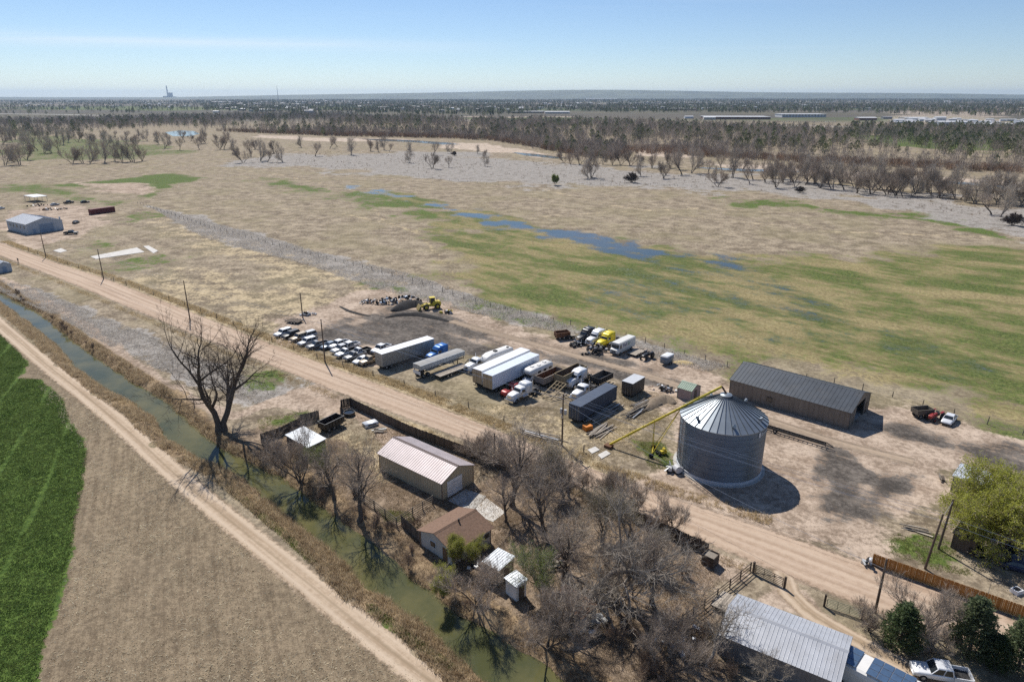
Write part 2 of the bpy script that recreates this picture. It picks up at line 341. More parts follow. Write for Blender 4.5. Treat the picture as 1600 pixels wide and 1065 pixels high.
# dark millings spread in the yards
region('dark', [(478,523),(505,506),(560,497),(600,489),(660,487),(720,503),(800,527),(870,546),(960,566),(1060,598),(1075,612),(1000,596),(900,574),(800,560),(730,553),(660,558),(600,552),(560,545),(520,535)], 5, 4, 9, .82)
region('dark', [(1268,700),(1300,690),(1335,712),(1362,738),(1350,770),(1400,740),(1440,742),(1412,770),(1385,810),(1345,855),(1330,860),(1310,835),(1280,822),(1262,795),(1280,750)], 2.5, 2.0, 4, .72)
region('dark', [(1390,655),(1480,672),(1600,700),(1700,730),(1700,775),(1600,752),(1500,720),(1420,700),(1380,680)], 5, 4, 8, .7)
region('dark', [(1180,655),(1290,690),(1400,715),(1440,740),(1380,745),(1290,700),(1190,672)], 3, 2, 5, .5)
# fields on the near side of the ditch
TRACK = [(-200,335),(-90,425),(0,508),(60,560),(130,615),(200,672),(270,738),(330,790),(400,846),(480,910),(560,975),(640,1040),(740,1115),(860,1200)]
tw = GA(TRACK)
side = np.vstack([tw, np.array([[60,0],[0,-300],[-600,-300],[-900,300]])])
region('plough', side, 1.2, .5, 3)
region('crop', [(-400,480),(0,522),(22,540),(45,570),(30,590),(60,592),(98,622),(108,655),(128,685),(136,710),(128,765),(118,815),(112,870),(98,930),(85,975),(68,1020),(58,1070),(50,1150),(-300,1300),(-500,900)], .5, .3, 2.0)
region('litter', [(330,690),(420,650),(520,690),(600,740),(720,760),(830,700),(920,740),(1000,790),(1120,860),(1060,900),(1180,940),(1120,1000),(1130,1100),(900,1110),(760,1000),(620,880),(500,790),(400,720)], 2.5, 2, 5, .9)
mput('bank', np.where(near, sstep(-5.5, -1.5, sdc), 0)*.95)
me = bpy.data.meshes.new('ground')
idx = np.arange(nR*nT).reshape(nR, nT)
a = idx[:-1,:]; b = idx[1:,:]
q = np.stack([a, np.roll(a, -1, 1), np.roll(b, -1, 1), b], -1).reshape(-1, 4)
q = q[:, ::-1]
me.vertices.add(nR*nT); me.vertices.foreach_set('co', np.stack([RX, RY, GZ], 1).astype(np.float32).ravel())
me.loops.add(q.size); me.loops.foreach_set('vertex_index', q.astype(np.int32).ravel())
me.polygons.add(len(q)); me.polygons.foreach_set('loop_start', (np.arange(len(q))*4).astype(np.int32)); me.polygons.foreach_set('loop_total', np.full(len(q), 4, np.int32))
me.update(calc_edges=True); me.validate()
if me.polygons[len(me.polygons)//2].normal.z < 0: me.flip_normals()
me.polygons.foreach_set('use_smooth', np.ones(len(me.polygons), bool))
if len(me.vertices) == nR*nT:
    for k, v in masks.items():
        at = me.attributes.new('m_' + k, 'FLOAT', 'POINT'); at.data.foreach_set('value', v.astype(np.float32))
ground = structure(put('ground', me))
# ground shader
gm = bpy.data.materials.new('ground_cover'); gm.use_nodes = True; nt = gm.node_tree; L = nt.links
bs = nt.nodes['Principled BSDF']; bs.inputs['Specular IOR Level'].default_value = .15
geo = nd(nt, 'ShaderNodeNewGeometry')
def noise(scale, detail=6, rough=.6, stretch=None, rot=0.0):
    n = nd(nt, 'ShaderNodeTexNoise', noise_dimensions='2D'); n.inputs['Scale'].default_value = scale; n.inputs['Detail'].default_value = detail; n.inputs['Roughness'].default_value = rough
    if stretch:
        mp = nd(nt, 'ShaderNodeMapping', vector_type='TEXTURE'); mp.inputs['Scale'].default_value = tuple(1/v for v in stretch); mp.inputs['Rotation'].default_value = (0, 0, rot)
        L.new(geo.outputs['Position'], mp.inputs[0]); L.new(mp.outputs[0], n.inputs['Vector'])
    else: L.new(geo.outputs['Position'], n.inputs['Vector'])
    return n.outputs['Fac']
def mth(op, a, b=0.0, clamp=False):
    n = nd(nt, 'ShaderNodeMath', operation=op); n.use_clamp = clamp
    for i, s in enumerate((a, b)):
        if isinstance(s, (int, float)): n.inputs[i].default_value = s
        else: L.new(s, n.inputs[i])
    return n.outputs[0]
def mrange(v, a, b, c=0.0, d=1.0):
    n = nd(nt, 'ShaderNodeMapRange'); n.interpolation_type = 'SMOOTHSTEP'
    for i, s in enumerate((v, a, b, c, d)):
        if isinstance(s, (int, float)): n.inputs[i].default_value = s
        else: L.new(s, n.inputs[i])
    return n.outputs[0]
def mix(f, a, b):
    n = nd(nt, 'ShaderNodeMix', data_type='RGBA')
    for i, s in ((0, f), (6, a), (7, b)):
        if isinstance(s, (int, float)): n.inputs[i].default_value = s
        elif isinstance(s, tuple): n.inputs[i].default_value = s + (1,)
        else: L.new(s, n.inputs[i])
    return n.outputs[2]
def attr(name):
    n = nd(nt, 'ShaderNodeAttribute'); n.attribute_name = 'm_' + name; return n.outputs['Fac']
nA = noise(.035, 3, .62); nB = noise(.16, 5, .7); nC = noise(1.1, 4, .75); nD = noise(6.0, 2, .7)
_fd = np.array(G(58,1070)) - np.array(G(136,710)); nF = noise(1.5, 4, .7, (.05, 1.0, 1.0), math.atan2(_fd[1], _fd[0])); nP = noise(.10, 5, .75, (.3, 1.0, 1.0), R(-46)); nS = noise(.13, 5, .7, (.2, 1.0, 1.0), R(-38)); nW = noise(.05, 7, .72, (.4, 1, 1), R(-42))
detail = mth('ADD', mth('MULTIPLY', nC, .6), mth('MULTIPLY', nD, .4))
dmid = mrange(mth('ADD', mth('MULTIPLY', nB, .45), mth('MULTIPLY', detail, .55)), .40, .60)
dfine = mrange(detail, .40, .60)
col = mix(dmid, (.195,.152,.105), (.35,.285,.20))
col = mix(mrange(nA, .42, .66, 0, .55), col, (.255,.215,.125))
col = mix(mrange(nS, .45, .7, 0, .45), col, (.38,.315,.22))
def layer(col, name, ca, cb, fac=dmid, nz=nC, amp=.55, lo=.38, hi=.62):
    nz = mth('ADD', mth('MULTIPLY', nz, .75), mth('MULTIPLY', nC, .45)); nz = mth('SUBTRACT', nz, .1); amp = amp*2.1; lo = lo-.06; hi = hi+.06
    f = mrange(mth('ADD', attr(name), mth('MULTIPLY', mth('SUBTRACT', nz, .5), amp*2)), lo, hi)
    f = mth('MULTIPLY', f, mrange(attr(name), .02, .15)); return mix(f, col, mix(fac, ca, cb)), f
# farmland patchwork
vor = nd(nt, 'ShaderNodeTexVoronoi'); vor.inputs['Scale'].default_value = .0016; vor.inputs['Randomness'].default_value = .75
mpv = nd(nt, 'ShaderNodeMapping'); mpv.inputs['Scale'].default_value = (.55, 1.0, 1); mpv.inputs['Rotation'].default_value = (0, 0, R(6)); L.new(geo.outputs['Position'], mpv.inputs[0]); L.new(mpv.outputs[0], vor.inputs['Vector'])
vr = nd(nt, 'ShaderNodeValToRGB'); sepv = nd(nt, 'ShaderNodeSeparateColor'); L.new(vor.outputs['Color'], sepv.inputs[0]); L.new(sepv.outputs[0], vr.inputs[0])
el = vr.color_ramp.elements; el[0].position = 0; el[0].color = (.12,.105,.08,1); el[1].position = 1; el[1].color = (.21,.15,.10,1)
for p, c in ((.25, (.14,.125,.085,1)), (.45, (.24,.20,.15,1)), (.66, (.11,.125,.06,1)), (.8, (.17,.145,.115,1))):
    e = el.new(p); e.color = c
vr.color_ramp.interpolation = 'CONSTANT'
fcol = mix(mrange(noise(.004, 5, .75), .45, .62, 0, .6), vr.outputs[0], (.085,.083,.068))
col = mix(attr('far'), col, fcol)
col, _ = layer(col, 'weed', (.235,.208,.175), (.40,.372,.335), nz=nB, amp=.5)
col = mix(mth('MULTIPLY', attr('weed'), mrange(nB, .5, .7, 0, .7)), col, (.17,.135,.11))
col, _ = layer(col, 'straw', (.315,.245,.145), (.46,.37,.235), nz=nB, amp=.6)
col, _ = layer(col, 'sand', (.42,.33,.25), (.55,.45,.35), nz=nB, amp=.3)
# wet meadow: green, straw and soaked ground intermixed
mg = mrange(mth('ADD', mth('ADD', mth('MULTIPLY', nW, .38), mth('MULTIPLY', nP, .2)), mth('ADD', mth('MULTIPLY', nB, .2), mth('MULTIPLY', nC, .22))), .45, .55)
mcol = mix(mg, mix(dfine, (.22,.18,.085), (.36,.29,.15)), mix(dfine, (.052,.085,.02), (.15,.165,.052)))
fm = mrange(mth('ADD', attr('meadow'), mth('MULTIPLY', mth('SUBTRACT', mth('ADD', mth('MULTIPLY', nB, .6), mth('MULTIPLY', nC, .4)), .5), 1.8)), .3, .7)
fm = mth('MULTIPLY', fm, mrange(attr('meadow'), .02, .2)); col = mix(fm, col, mcol)
col, _ = layer(col, 'green', (.055,.10,.018), (.135,.165,.045), fac=dfine, nz=nB, amp=.6)
col, _ = layer(col, 'dirt', (.32,.24,.175), (.46,.365,.28), nz=nB, amp=.4)
col = mix(mth('MULTIPLY', attr('dirt'), mrange(nS, .52, .7, 0, .5)), col, (.30,.215,.15))
col, _ = layer(col, 'dark', (.085,.074,.064), (.165,.142,.12), nz=nS, amp=.6)
# ploughed ground, rows along the field, then the young crop
pl, fp = layer(col, 'plough', (.165,.125,.082), (.275,.215,.142), fac=mrange(mth('ADD', mth('ADD', mth('MULTIPLY', nD, .45), mth('MULTIPLY', nC, .2)), mth('MULTIPLY', nF, .35)), .40, .60), amp=.25)
col = mix(mth('MULTIPLY', fp, mrange(nS, .5, .68, 0, .4)), pl, (.31,.245,.165))
col, _ = layer(col, 'litter', (.17,.125,.085), (.31,.235,.165), nz=nB, amp=.5)
col, _ = layer(col, 'bank', (.14,.095,.058), (.31,.225,.135), nz=nB, amp=.5, fac=mrange(mth('ADD', mth('MULTIPLY', nB, .5), mth('MULTIPLY', nC, .5)), .4, .6))
col, _ = layer(col, 'crop', (.045,.085,.016), (.10,.15,.032), fac=dfine, nz=nC, amp=.4)
# standing water between the grass
fw = mrange(mth('ADD', attr('wet'), mth('MULTIPLY', mth('SUBTRACT', mth('ADD', mth('ADD', mth('MULTIPLY', nB, .3), mth('MULTIPLY', nP, .4)), mth('MULTIPLY', nC, .3)), .5), 2.3)), .38, .82)
fw = mth('MULTIPLY', fw, mrange(attr('wet'), .05, .3, 0, .85))
col = mix(fw, col, (.028,.036,.032))
spk = mrange(mth('ADD', mth('MULTIPLY', nB, .45), mth('MULTIPLY', nC, .55)), .36, .64, .78, 1.2)
sc_ = nd(nt, 'ShaderNodeVectorMath', operation='SCALE'); L.new(col, sc_.inputs[0]); L.new(spk, sc_.inputs['Scale']); col = sc_.outputs[0]
L.new(col, bs.inputs['Base Color'])
rg = mrange(fw, 0, 1, .95, .1); L.new(rg, bs.inputs['Roughness']); L.new(mrange(fw, 0, 1, .1, .5), bs.inputs['Specular IOR Level'])
bp = nd(nt, 'ShaderNodeBump'); bp.inputs['Distance'].default_value = .25; L.new(mrange(fw, 0, 1, .6, .02), bp.inputs['Strength'])
L.new(mth('ADD', mth('MULTIPLY', nC, .3), mth('MULTIPLY', nD, .3)), bp.inputs['Height']); L.new(bp.outputs[0], bs.inputs['Normal'])
me.materials.append(gm)
# ------------------------------------------------------------------ ribbons: gravel road, field track, water
def resample(P, n):
    P = np.asarray(P, float); d = np.r_[0, np.cumsum(np.hypot(*np.diff(P, axis=0).T))]; t = np.linspace(0, d[-1], n)
    return np.stack([np.interp(t, d, P[:,k]) for k in range(P.shape[1])], 1)
def smoothline(P, n=400, k=9):
    Q = resample(P, n); ker = np.ones(k)/k; o = Q.copy()
    for c in range(Q.shape[1]): o[:,c] = np.convolve(np.pad(Q[:,c], k//2, 'edge'), ker, 'valid')
    return o
def ribbon(name, left, right, mat, z0=.012, crown=.05, nx=8, n=260):
    A = smoothline(left, n); B = smoothline(right, n); m = bpy.data.meshes.new(name); v = []; f = []; uv = []
    dist = np.r_[0, np.cumsum(np.hypot(*np.diff((A+B)/2, axis=0).T))]
    for i in range(n):
        for k in range(nx+1):
            t = k/nx; p = A[i]*(1-t) + B[i]*t; v.append((p[0], p[1], z0 + crown*(1-(2*t-1)**2))); uv.append((dist[i], t))
    for i in range(n-1):
        for k in range(nx): q = i*(nx+1)+k; f.append((q, q+1, q+nx+2, q+nx+1))
    m.from_pydata(v, [], f); m.update()
    if m.polygons[0].normal.z < 0: m.flip_normals()
    u = m.uv_layers.new(name='along'); li = np.zeros(len(m.loops), np.int32); m.loops.foreach_get('vertex_index', li)
    u.data.foreach_set('uv', np.array(uv, np.float32)[li].ravel()); m.materials.append(mat); m.polygons.foreach_set('use_smooth', [True]*len(m.polygons))
    return structure(put(name, m))
def dirtroad(name, ca, cb, tracks, edge=.12, width=8.0):
    m = bpy.data.materials.new(name); m.use_nodes = True; t = m.node_tree; K = t.links; b = t.nodes['Principled BSDF']; b.inputs['Roughness'].default_value = .95; b.inputs['Specular IOR Level'].default_value = .15
    uvn = nd(t, 'ShaderNodeUVMap'); uvn.uv_map = 'along'; sp = nd(t, 'ShaderNodeSeparateXYZ'); K.new(uvn.outputs[0], sp.inputs[0])
    ge = nd(t, 'ShaderNodeNewGeometry')
    mp = nd(t, 'ShaderNodeMapping'); mp.inputs['Scale'].default_value = (.035, width*.9, 1); K.new(uvn.outputs[0], mp.inputs[0])
    s = nd(t, 'ShaderNodeTexNoise', noise_dimensions='2D'); s.inputs['Scale'].default_value = 1.0; s.inputs['Detail'].default_value = 4; s.inputs['Roughness'].default_value = .65; K.new(mp.outputs[0], s.inputs['Vector'])
    g2 = nd(t, 'ShaderNodeTexNoise', noise_dimensions='2D'); g2.inputs['Scale'].default_value = 1.1; g2.inputs['Detail'].default_value = 4; g2.inputs['Roughness'].default_value = .7; K.new(ge.outputs['Position'], g2.inputs['Vector'])
    def mm(op, x, y=0.0):
        n = nd(t, 'ShaderNodeMath', operation=op)
        for i, q in enumerate((x, y)):
            if isinstance(q, (int, float)): n.inputs[i].default_value = q
            else: K.new(q, n.inputs[i])
        return n.outputs[0]
    def mr(v, a, b_, c=0., d=1.):
        n = nd(t, 'ShaderNodeMapRange'); n.interpolation_type = 'SMOOTHSTEP'; K.new(v, n.inputs[0])
        for i, q in enumerate((a, b_, c, d)): n.inputs[i+1].default_value = q
        return n.outputs[0]
    def mx(f, a, b_):
        n = nd(t, 'ShaderNodeMix', data_type='RGBA')
        for i, q in ((0, f), (6, a), (7, b_)):
            if isinstance(q, tuple): n.inputs[i].default_value = q + (1,)
            elif isinstance(q, float): n.inputs[i].default_value = q
            else: K.new(q, n.inputs[i])
        return n.outputs[2]
    c = mx(mr(mm('ADD', mm('MULTIPLY', s.outputs['Fac'], .6), mm('MULTIPLY', g2.outputs['Fac'], .4)), .38, .62), ca, cb)
    for pos, wd, cc, am in tracks:
        d = mm('ABSOLUTE', mm('SUBTRACT', mm('ADD', sp.outputs[1], mm('MULTIPLY', mm('SUBTRACT', s.outputs['Fac'], .5), .05)), pos))
        c = mx(mr(d, wd, 0., 0., am), c, cc)
    K.new(c, b.inputs['Base Color'])
    e = mm('MINIMUM', sp.outputs[1], mm('SUBTRACT', 1.0, sp.outputs[1]))
    al = mr(mm('ADD', e, mm('MULTIPLY', mm('SUBTRACT', g2.outputs['Fac'], .5), edge*1.6)), edge*.15, edge)
    K.new(al, b.inputs['Alpha'])
    bp = nd(t, 'ShaderNodeBump'); bp.inputs['Strength'].default_value = .35; bp.inputs['Distance'].default_value = .08; K.new(mm('ADD', s.outputs['Fac'], g2.outputs['Fac']), bp.inputs['Height']); K.new(bp.outputs[0], b.inputs['Normal'])
    return m
gravel = dirtroad('gravel_road_surface', (.40,.29,.205), (.52,.395,.29), [(.3, .07, (.56,.44,.33), .55), (.47, .06, (.56,.44,.33), .5), (.62, .06, (.555,.43,.325), .5), (.8, .06, (.54,.42,.31), .4), (.39, .04, (.36,.26,.185), .45), (.71, .04, (.36,.26,.185), .4)])
ROAD_T = [(-160,326),(0,378),(90,410),(170,435),(300,486),(430,538),(540,579),(640,615),(760,663),(850,700),(940,736),(1030,770),(1120,797),(1200,822),(1300,857),(1400,893),(1500,930),(1600,968),(1760,1030)]
ROAD_B = [(-160,338),(0,401),(100,440),(200,482),(300,524),(400,564),(520,612),(620,650),(720,687),(800,718),(900,761),(1000,806),(1100,852),(1185,886),(1260,918),(1330,946),(1420,980),(1520,1018),(1680,1080)]
ribbon('road', GA(ROAD_T), GA(ROAD_B), gravel, .012, .07)
trackm = dirtroad('field_track_surface', (.37,.275,.185), (.52,.405,.29), [(.24, .13, (.58,.465,.345), .7), (.72, .13, (.58,.465,.345), .7), (.5, .07, (.28,.21,.135), .6)], .2, 5.0)
def offset(P, d):
    Q = smoothline(P, 200, 9); t = np.gradient(Q, axis=0); t /= np.linalg.norm(t, axis=1)[:,None] + 1e-9
    return Q + np.stack([-t[:,1], t[:,0]], 1)*d
ribbon('field_track', offset(tw, 2.3), offset(tw, -2.3), trackm, .012, .03)
drive = GA([(360,652),(420,635),(480,615),(525,598)])
yt = dirtroad('yard_track_surface', (.30,.23,.165), (.42,.325,.235), [(.25, .12, (.24,.19,.145), .6), (.72, .12, (.24,.19,.145), .6)], .25, 5.0)
ribbon('yard_track', offset(GA([(700,500),(800,528),(900,556),(1000,583),(1060,602),(1150,640),(1300,690),(1440,725)]), 2.0), offset(GA([(700,500),(800,528),(900,556),(1000,583),(1060,602),(1150,640),(1300,690),(1440,725)]), -2.0), yt, .01, .02)
ribbon('gate_drive', offset(GA([(1222,890),(1232,925),(1262,955),(1310,985),(1360,1012),(1430,1050),(1500,1090)]), 1.7), offset(GA([(1222,890),(1232,925),(1262,955),(1310,985),(1360,1012),(1430,1050),(1500,1090)]), -1.7), trackm, .016, .02)
# canal water: murky, with the sky on it
def watermat(name, ca, cb, rough=.06):
    m = bpy.data.materials.new(name); m.use_nodes = True; t = m.node_tree; K = t.links; b = t.nodes['Principled BSDF']
    b.inputs['Roughness'].default_value = rough; b.inputs['IOR'].default_value = 1.333
    ge = nd(t, 'ShaderNodeNewGeometry'); n = nd(t, 'ShaderNodeTexNoise'); n.inputs['Scale'].default_value = .09; n.inputs['Detail'].default_value = 7; n.inputs['Roughness'].default_value = .62; K.new(ge.outputs['Position'], n.inputs['Vector'])
    mr = nd(t, 'ShaderNodeMapRange'); mr.inputs[1].default_value = .4; mr.inputs[2].default_value = .62; K.new(n.outputs['Fac'], mr.inputs[0])
    x = nd(t, 'ShaderNodeMix', data_type='RGBA'); x.inputs[6].default_value = ca + (1,); x.inputs[7].default_value = cb + (1,); K.new(mr.outputs[0], x.inputs[0]); K.new(x.outputs[2], b.inputs['Base Color'])
    n2 = nd(t, 'ShaderNodeTexNoise'); n2.inputs['Scale'].default_value = 1.6; n2.inputs['Detail'].default_value = 3; K.new(ge.outputs['Position'], n2.inputs['Vector'])
    bp = nd(t, 'ShaderNodeBump'); bp.inputs['Strength'].default_value = .06; bp.inputs['Distance'].default_value = .05; K.new(n2.outputs['Fac'], bp.inputs['Height']); K.new(bp.outputs[0], b.inputs['Normal'])
    return m
cl, cr = GA(CAN_L, WATER_Z), GA(CAN_R, WATER_Z)
mid0 = resample(cl, 120); mid1 = resample(cr, 120)
ex = (mid0 - mid1); ex /= np.linalg.norm(ex, axis=1)[:,None]
cw = ribbon('canal_water', mid0 + ex*1.5, mid1 - ex*1.5, watermat('murky_canal_water', (.075,.08,.035), (.15,.135,.055)), WATER_Z, 0.0, 6, 200)
# the far river
def sheet(name, px, mat, z):
    P = GA(px); return structure(MB().poly([(p[0], p[1], z) for p in P]).build(name, mat))
rw = watermat('river_water', (.10,.11,.10), (.15,.15,.13), .1)
sheet('river', [(258,207),(280,204),(303,205),(312,209),(298,213),(270,213)], rw, .12)
sheet('river', [(560,217),(600,217.5),(640,219),(700,223),(720,226),(690,226),(640,222),(590,220)], rw, .12)
sheet('river', [(800,238),(840,241),(885,247),(870,248),(820,243)], rw, .12)
sheet('river', [(1085,262),(1180,264.5),(1260,268),(1240,269.5),(1150,267)], rw, .12)
sheet('river', [(1430,280),(1520,286),(1600,293),(1590,295),(1500,288)], rw, .12)
# concrete slabs in the left-hand field
slabm = MAT('pale_old_concrete', (.60,.57,.52), .9, var=.12, scale=.8, bump=.1, dirt=.5, dirtcol=(.3,.26,.2))
def slab(name, px, label, mat=slabm, h=.12):
    P = GA(px); mb = MB(); n = len(P); mb.add([(p[0],p[1],-.05) for p in P] + [(p[0],p[1],h) for p in P], [tuple(range(n-1,-1,-1)), tuple(range(n,2*n))] + [(i,(i+1)%n,(i+1)%n+n,i+n) for i in range(n)])
    o = mb.build(name, mat); return tag(o, label, 'slab')
slab('concrete_slab', [(141,401),(150,405),(226,394),(214,387)], 'long pale concrete foundation slab in the dry grass left of the road')
slab('concrete_slab', [(224,385),(232,384),(247,392),(240,396)], 'small broken slab just right of the long pale foundation slab')
slab('concrete_slab', [(83,392),(95,388),(105,392),(94,395)], 'little square slab near the leftmost utility pole')
slab('concrete_slab', [(918,703),(930,698),(937,703),(925,709)], 'small pale concrete pad left of the auger intake')
slab('concrete_slab', [(934,711),(947,704),(954,709),(940,717)], 'small pale concrete pad beside the auger intake, nearest the road')
# ------------------------------------------------------------------ buildings
def gable(name, label, cat, c0, deg, Ln, W, eave, ridge, wallm, roofm, trimm=None, rib=.3, over=.25, opening=None, wrib=0.0, nopart=False):
    """c0: corner on the ground; x runs along the length (deg), y across; ridge along x"""
    t = thing(name, label, cat, (c0[0], c0[1], 0), deg); th_ = .16; trimm = trimm or roofm
    def ribs(mb, x0, x1, y, side):
        n = int((x1-x0)/wrib)
        for i in range(1, n): mb.box(x0 + i*(x1-x0)/n, y + side*.02, eave/2, .05, .04, eave-.02)
    for y, sd in ((th_/2, -1), (W-th_/2, 1)):
        mb = MB().box(Ln/2, y, eave/2, Ln, th_, eave)
        if wrib: ribs(mb, 0, Ln, y + sd*th_/2, sd)
        mb.build('wall', wallm, t)
    for x, sd in ((0, -1), (Ln, 1)):
        xa, xb = (x, x+th_) if sd < 0 else (x-th_, x); mb = MB()
        def slab_(p):
            o = [(xa,)+q for q in p] + [(xb,)+q for q in p]; n = len(p)
            mb.add(o, [tuple(range(n-1,-1,-1)), tuple(range(n, 2*n))] + [(i, (i+1) % n, (i+1) % n + n, i+n) for i in range(n)])
        a, b = th_+.002, W-th_-.002
        zr = lambda y: eave + (ridge-eave)*(1-abs(y-W/2)/(W/2)) - .02
        if opening and opening[0] == sd:
            _, y0, y1, h = opening
            slab_([(a,0),(y0,0),(y0,zr(y0)),(a,zr(a))]); slab_([(y1,0),(b,0),(b,zr(b)),(y1,zr(y1))])
            top = [(y0,h),(y1,h),(y1,zr(y1))] + ([(W/2,zr(W/2))] if y0 < W/2 < y1 else []) + [(y0,zr(y0))]; slab_(top)
        else: slab_([(a,0),(b,0),(b,zr(b)),(W/2,zr(W/2)),(a,zr(a))])
        if wrib:
            k = int(W/wrib)
            for i in range(1, k):
                yy = i*W/k
                if opening and opening[0] == sd and opening[1]-.1 < yy < opening[2]+.1: continue
                mb.box(x + sd*.02, yy, zr(yy)/2, .04, .05, zr(yy)-.04)
        mb.build('wall', wallm, t)
    sl = math.hypot(W/2, ridge-eave); k = over/(W/2)
    for s in (-1, 1):
        mb = MB(); ye = W/2 + s*(W/2)*(1+k); ze = eave - (ridge-eave)*k
        n_ = Vector((0, s*(ridge-eave), W/2)).normalized()
        def P(x, u, h): return (x, W/2 + (ye-W/2)*u + n_.y*h, ridge + (ze-ridge)*u + n_.z*h)
        x0, x1 = -over, Ln+over
        mb.add([P(x0,0,0),P(x1,0,0),P(x1,1,0),P(x0,1,0),P(x0,0,.06),P(x1,0,.06),P(x1,1,.06),P(x0,1,.06)], [(0,1,2,3),(7,6,5,4),(0,4,5,1),(1,5,6,2),(2,6,7,3),(3,7,4,0)])
        m = int((x1-x0)/rib) if rib < 20 else -1
        for i in range(m+1):
            xx = x0 + .04 + i*(x1-x0-.08)/m
            mb.add([P(xx-.04,.01,.055),P(xx+.04,.01,.055),P(xx+.04,1,.055),P(xx-.04,1,.055),P(xx-.015,.01,.10),P(xx+.015,.01,.10),P(xx+.015,1,.10),P(xx-.015,1,.10)], [(7,6,5,4),(0,4,5,1),(1,5,6,2),(2,6,7,3),(3,7,4,0)])
        o = mb.build('roof_slope', roofm, t)
    MB().add([(x, W/2 + y, ridge + z) for x in (-over-.02, Ln+over+.02) for y, z in ((-.28,-.02),(0,.13),(.28,-.02),(0,.08))], [(0,4,5,1),(1,5,6,2),(2,6,7,3),(3,7,4,0),(0,1,2,3),(7,6,5,4)]).build('ridge_cap', trimm, t)
    for x in (-.015, Ln+.015):
        for y in (-.015, W+.015): MB().box(x, y, eave/2-.03, .1, .1, eave-.06).build('corner_trim', trimm, t)
    return t
def fit(a, b, c, z=0.0):
    """corner a, direction to b, width to c (pixels on plane z) -> corner, degrees, length, width (c on the left of a->b)"""
    a, b, c = [np.array(G(p[0], p[1], z)) for p in (a, b, c)]; d = b-a; Ln = np.linalg.norm(d); d /= Ln; n = np.array([-d[1], d[0]])
    return a, math.degrees(math.atan2(d[1], d[0])), Ln, float((c-a) @ n)
def end_panel(t, x, y0, y1, z0, z1, name, mat, sd=1, th_=.06): return MB().box(x + sd*.035, (y0+y1)/2, (z0+z1)/2, th_, y1-y0, z1-z0).build(name, mat, t)
def side_panel(t, y, x0, x1, z0, z1, name, mat, sd=-1, th_=.06): return MB().box((x0+x1)/2, y + sd*.035, (z0+z1)/2, x1-x0, th_, z1-z0).build(name, mat, t)
blackroof = MAT('dark_slate_metal_roof', (.052,.062,.076), .5, .25, var=.22, scale=.5, dirt=.3, dirtcol=(.12,.11,.10))
taupe = MAT('taupe_metal_siding', (.20,.175,.15), .6, .1, var=.15, scale=.6, dirt=.35, dirtcol=(.13,.105,.085))
a, dg, Ln, W = fit((1139,617), (1324,671), (1362,640))
barn = gable('machine_shed', 'long dark-roofed taupe steel machine shed behind the round grain bin', 'shed', G(1139,617), -42, 22.9, 11.6, 3.5, 5.5, taupe, blackroof, MATS['dark_slate_metal_roof'], rib=.75, opening=(1, 3.0, 8.6, 3.6), wrib=.9)
end_panel(barn, 22.9, 9.4, 10.3, 0, 2.1, 'door', MAT('dark_brown_door', (.05,.042,.038), .6))
w_ = side_panel(barn, 0, 7.6, 8.7, 1.0, 2.1, 'window', MAT('shed_window_frame', (.06,.05,.045), .6)); MB().box(8.15, -.085, 1.55, .9, .03, .9).build('pane', glass, w_)
MB().box(11.4, 5.8, .02, 22.4, 11.1, .03).build('floor_slab', concrete, barn)
end_panel(barn, 22.9, 2.2, 2.95, .05, 3.6, 'sliding_door', taupe, 1, .05)
cream = MAT('cream_metal_siding', (.46,.39,.27), .6, 0, var=.08, scale=.6, dirt=.25, dirtcol=(.3,.25,.18))
pinkroof = MAT('pale_mauve_metal_roof', (.52,.45,.44), .5, .15, var=.12, scale=.5, dirt=.3, dirtcol=(.38,.31,.28))
brownroof = MAT('mauve_brown_trim', (.12,.08,.07), .6)
c0 = G(592,707,3.1); far = G(690,754,3.1); ww = G(737,725,3.1)
a, dg, Ln, W = fit((592,707), (690,754), (737,725), 3.1)
shop = gable('workshop', 'cream steel workshop with pale mauve roof inside the fenced yard', 'workshop', a, dg, Ln, W, 3.1, 4.5, cream, pinkroof, brownroof, rib=.45, wrib=.5)
dr = end_panel(shop, Ln, W*.16, W*.16+3.2, .05, 2.7, 'overhead_door', white)
for z in (.7, 1.4, 2.05): MB().box(Ln+.07, W*.16+1.6, z, .02, 3.1, .04).build('door_groove', steel, dr)
slab('concrete_apron', [(700,782),(728,764),(760,775),(738,800)], 'grey concrete apron in front of the workshop door', concrete, .05)
slab('concrete_apron', [(735,800),(760,778),(790,800),(770,815)], 'pale concrete pad between workshop and brown-roofed house', slabm, .05)
# brown house
shingle = MAT('brown_shingles', (.20,.125,.085), .95, var=.3, scale=4, bump=.3)
sidingw = MAT('cream_house_siding', (.48,.45,.40), .8, var=.08)
a = np.array(G(657,827,2.5)); b = np.array(G(716,794,2.5)); rg_ = np.array(G(680,832,3.6)); d = (b-a)/np.linalg.norm(b-a); n = np.array([d[1], -d[0]]); hw = float((rg_-a) @ n)
Lh = float(np.linalg.norm(b-a)); hw = max(2.6, min(4.2, hw))
a2 = a + n*2*hw
house = gable('bungalow', 'small brown-shingled house between the workshop and the leafing tree', 'house', a2, math.degrees(math.atan2(d[1], d[0])), Lh, 2*hw, 2.5, 3.6, sidingw, shingle, shingle, rib=50, over=.4)
MB().cyl((Lh*.55, hw*.9, 3.2), (Lh*.55, hw*.9, 4.0), .12).build('vent_pipe', darkmetal, house)
end_panel(house, 0, 1.0, 1.9, 0, 2.05, 'door', MAT('brown_door', (.16,.09,.05), .6), -1)
wv = end_panel(house, 0, 3.2, 4.4, 1.0, 2.0, 'window', white, -1); MB().box(-.085, 3.8, 1.5, .03, 1.0, .8).build('pane', glass, wv)
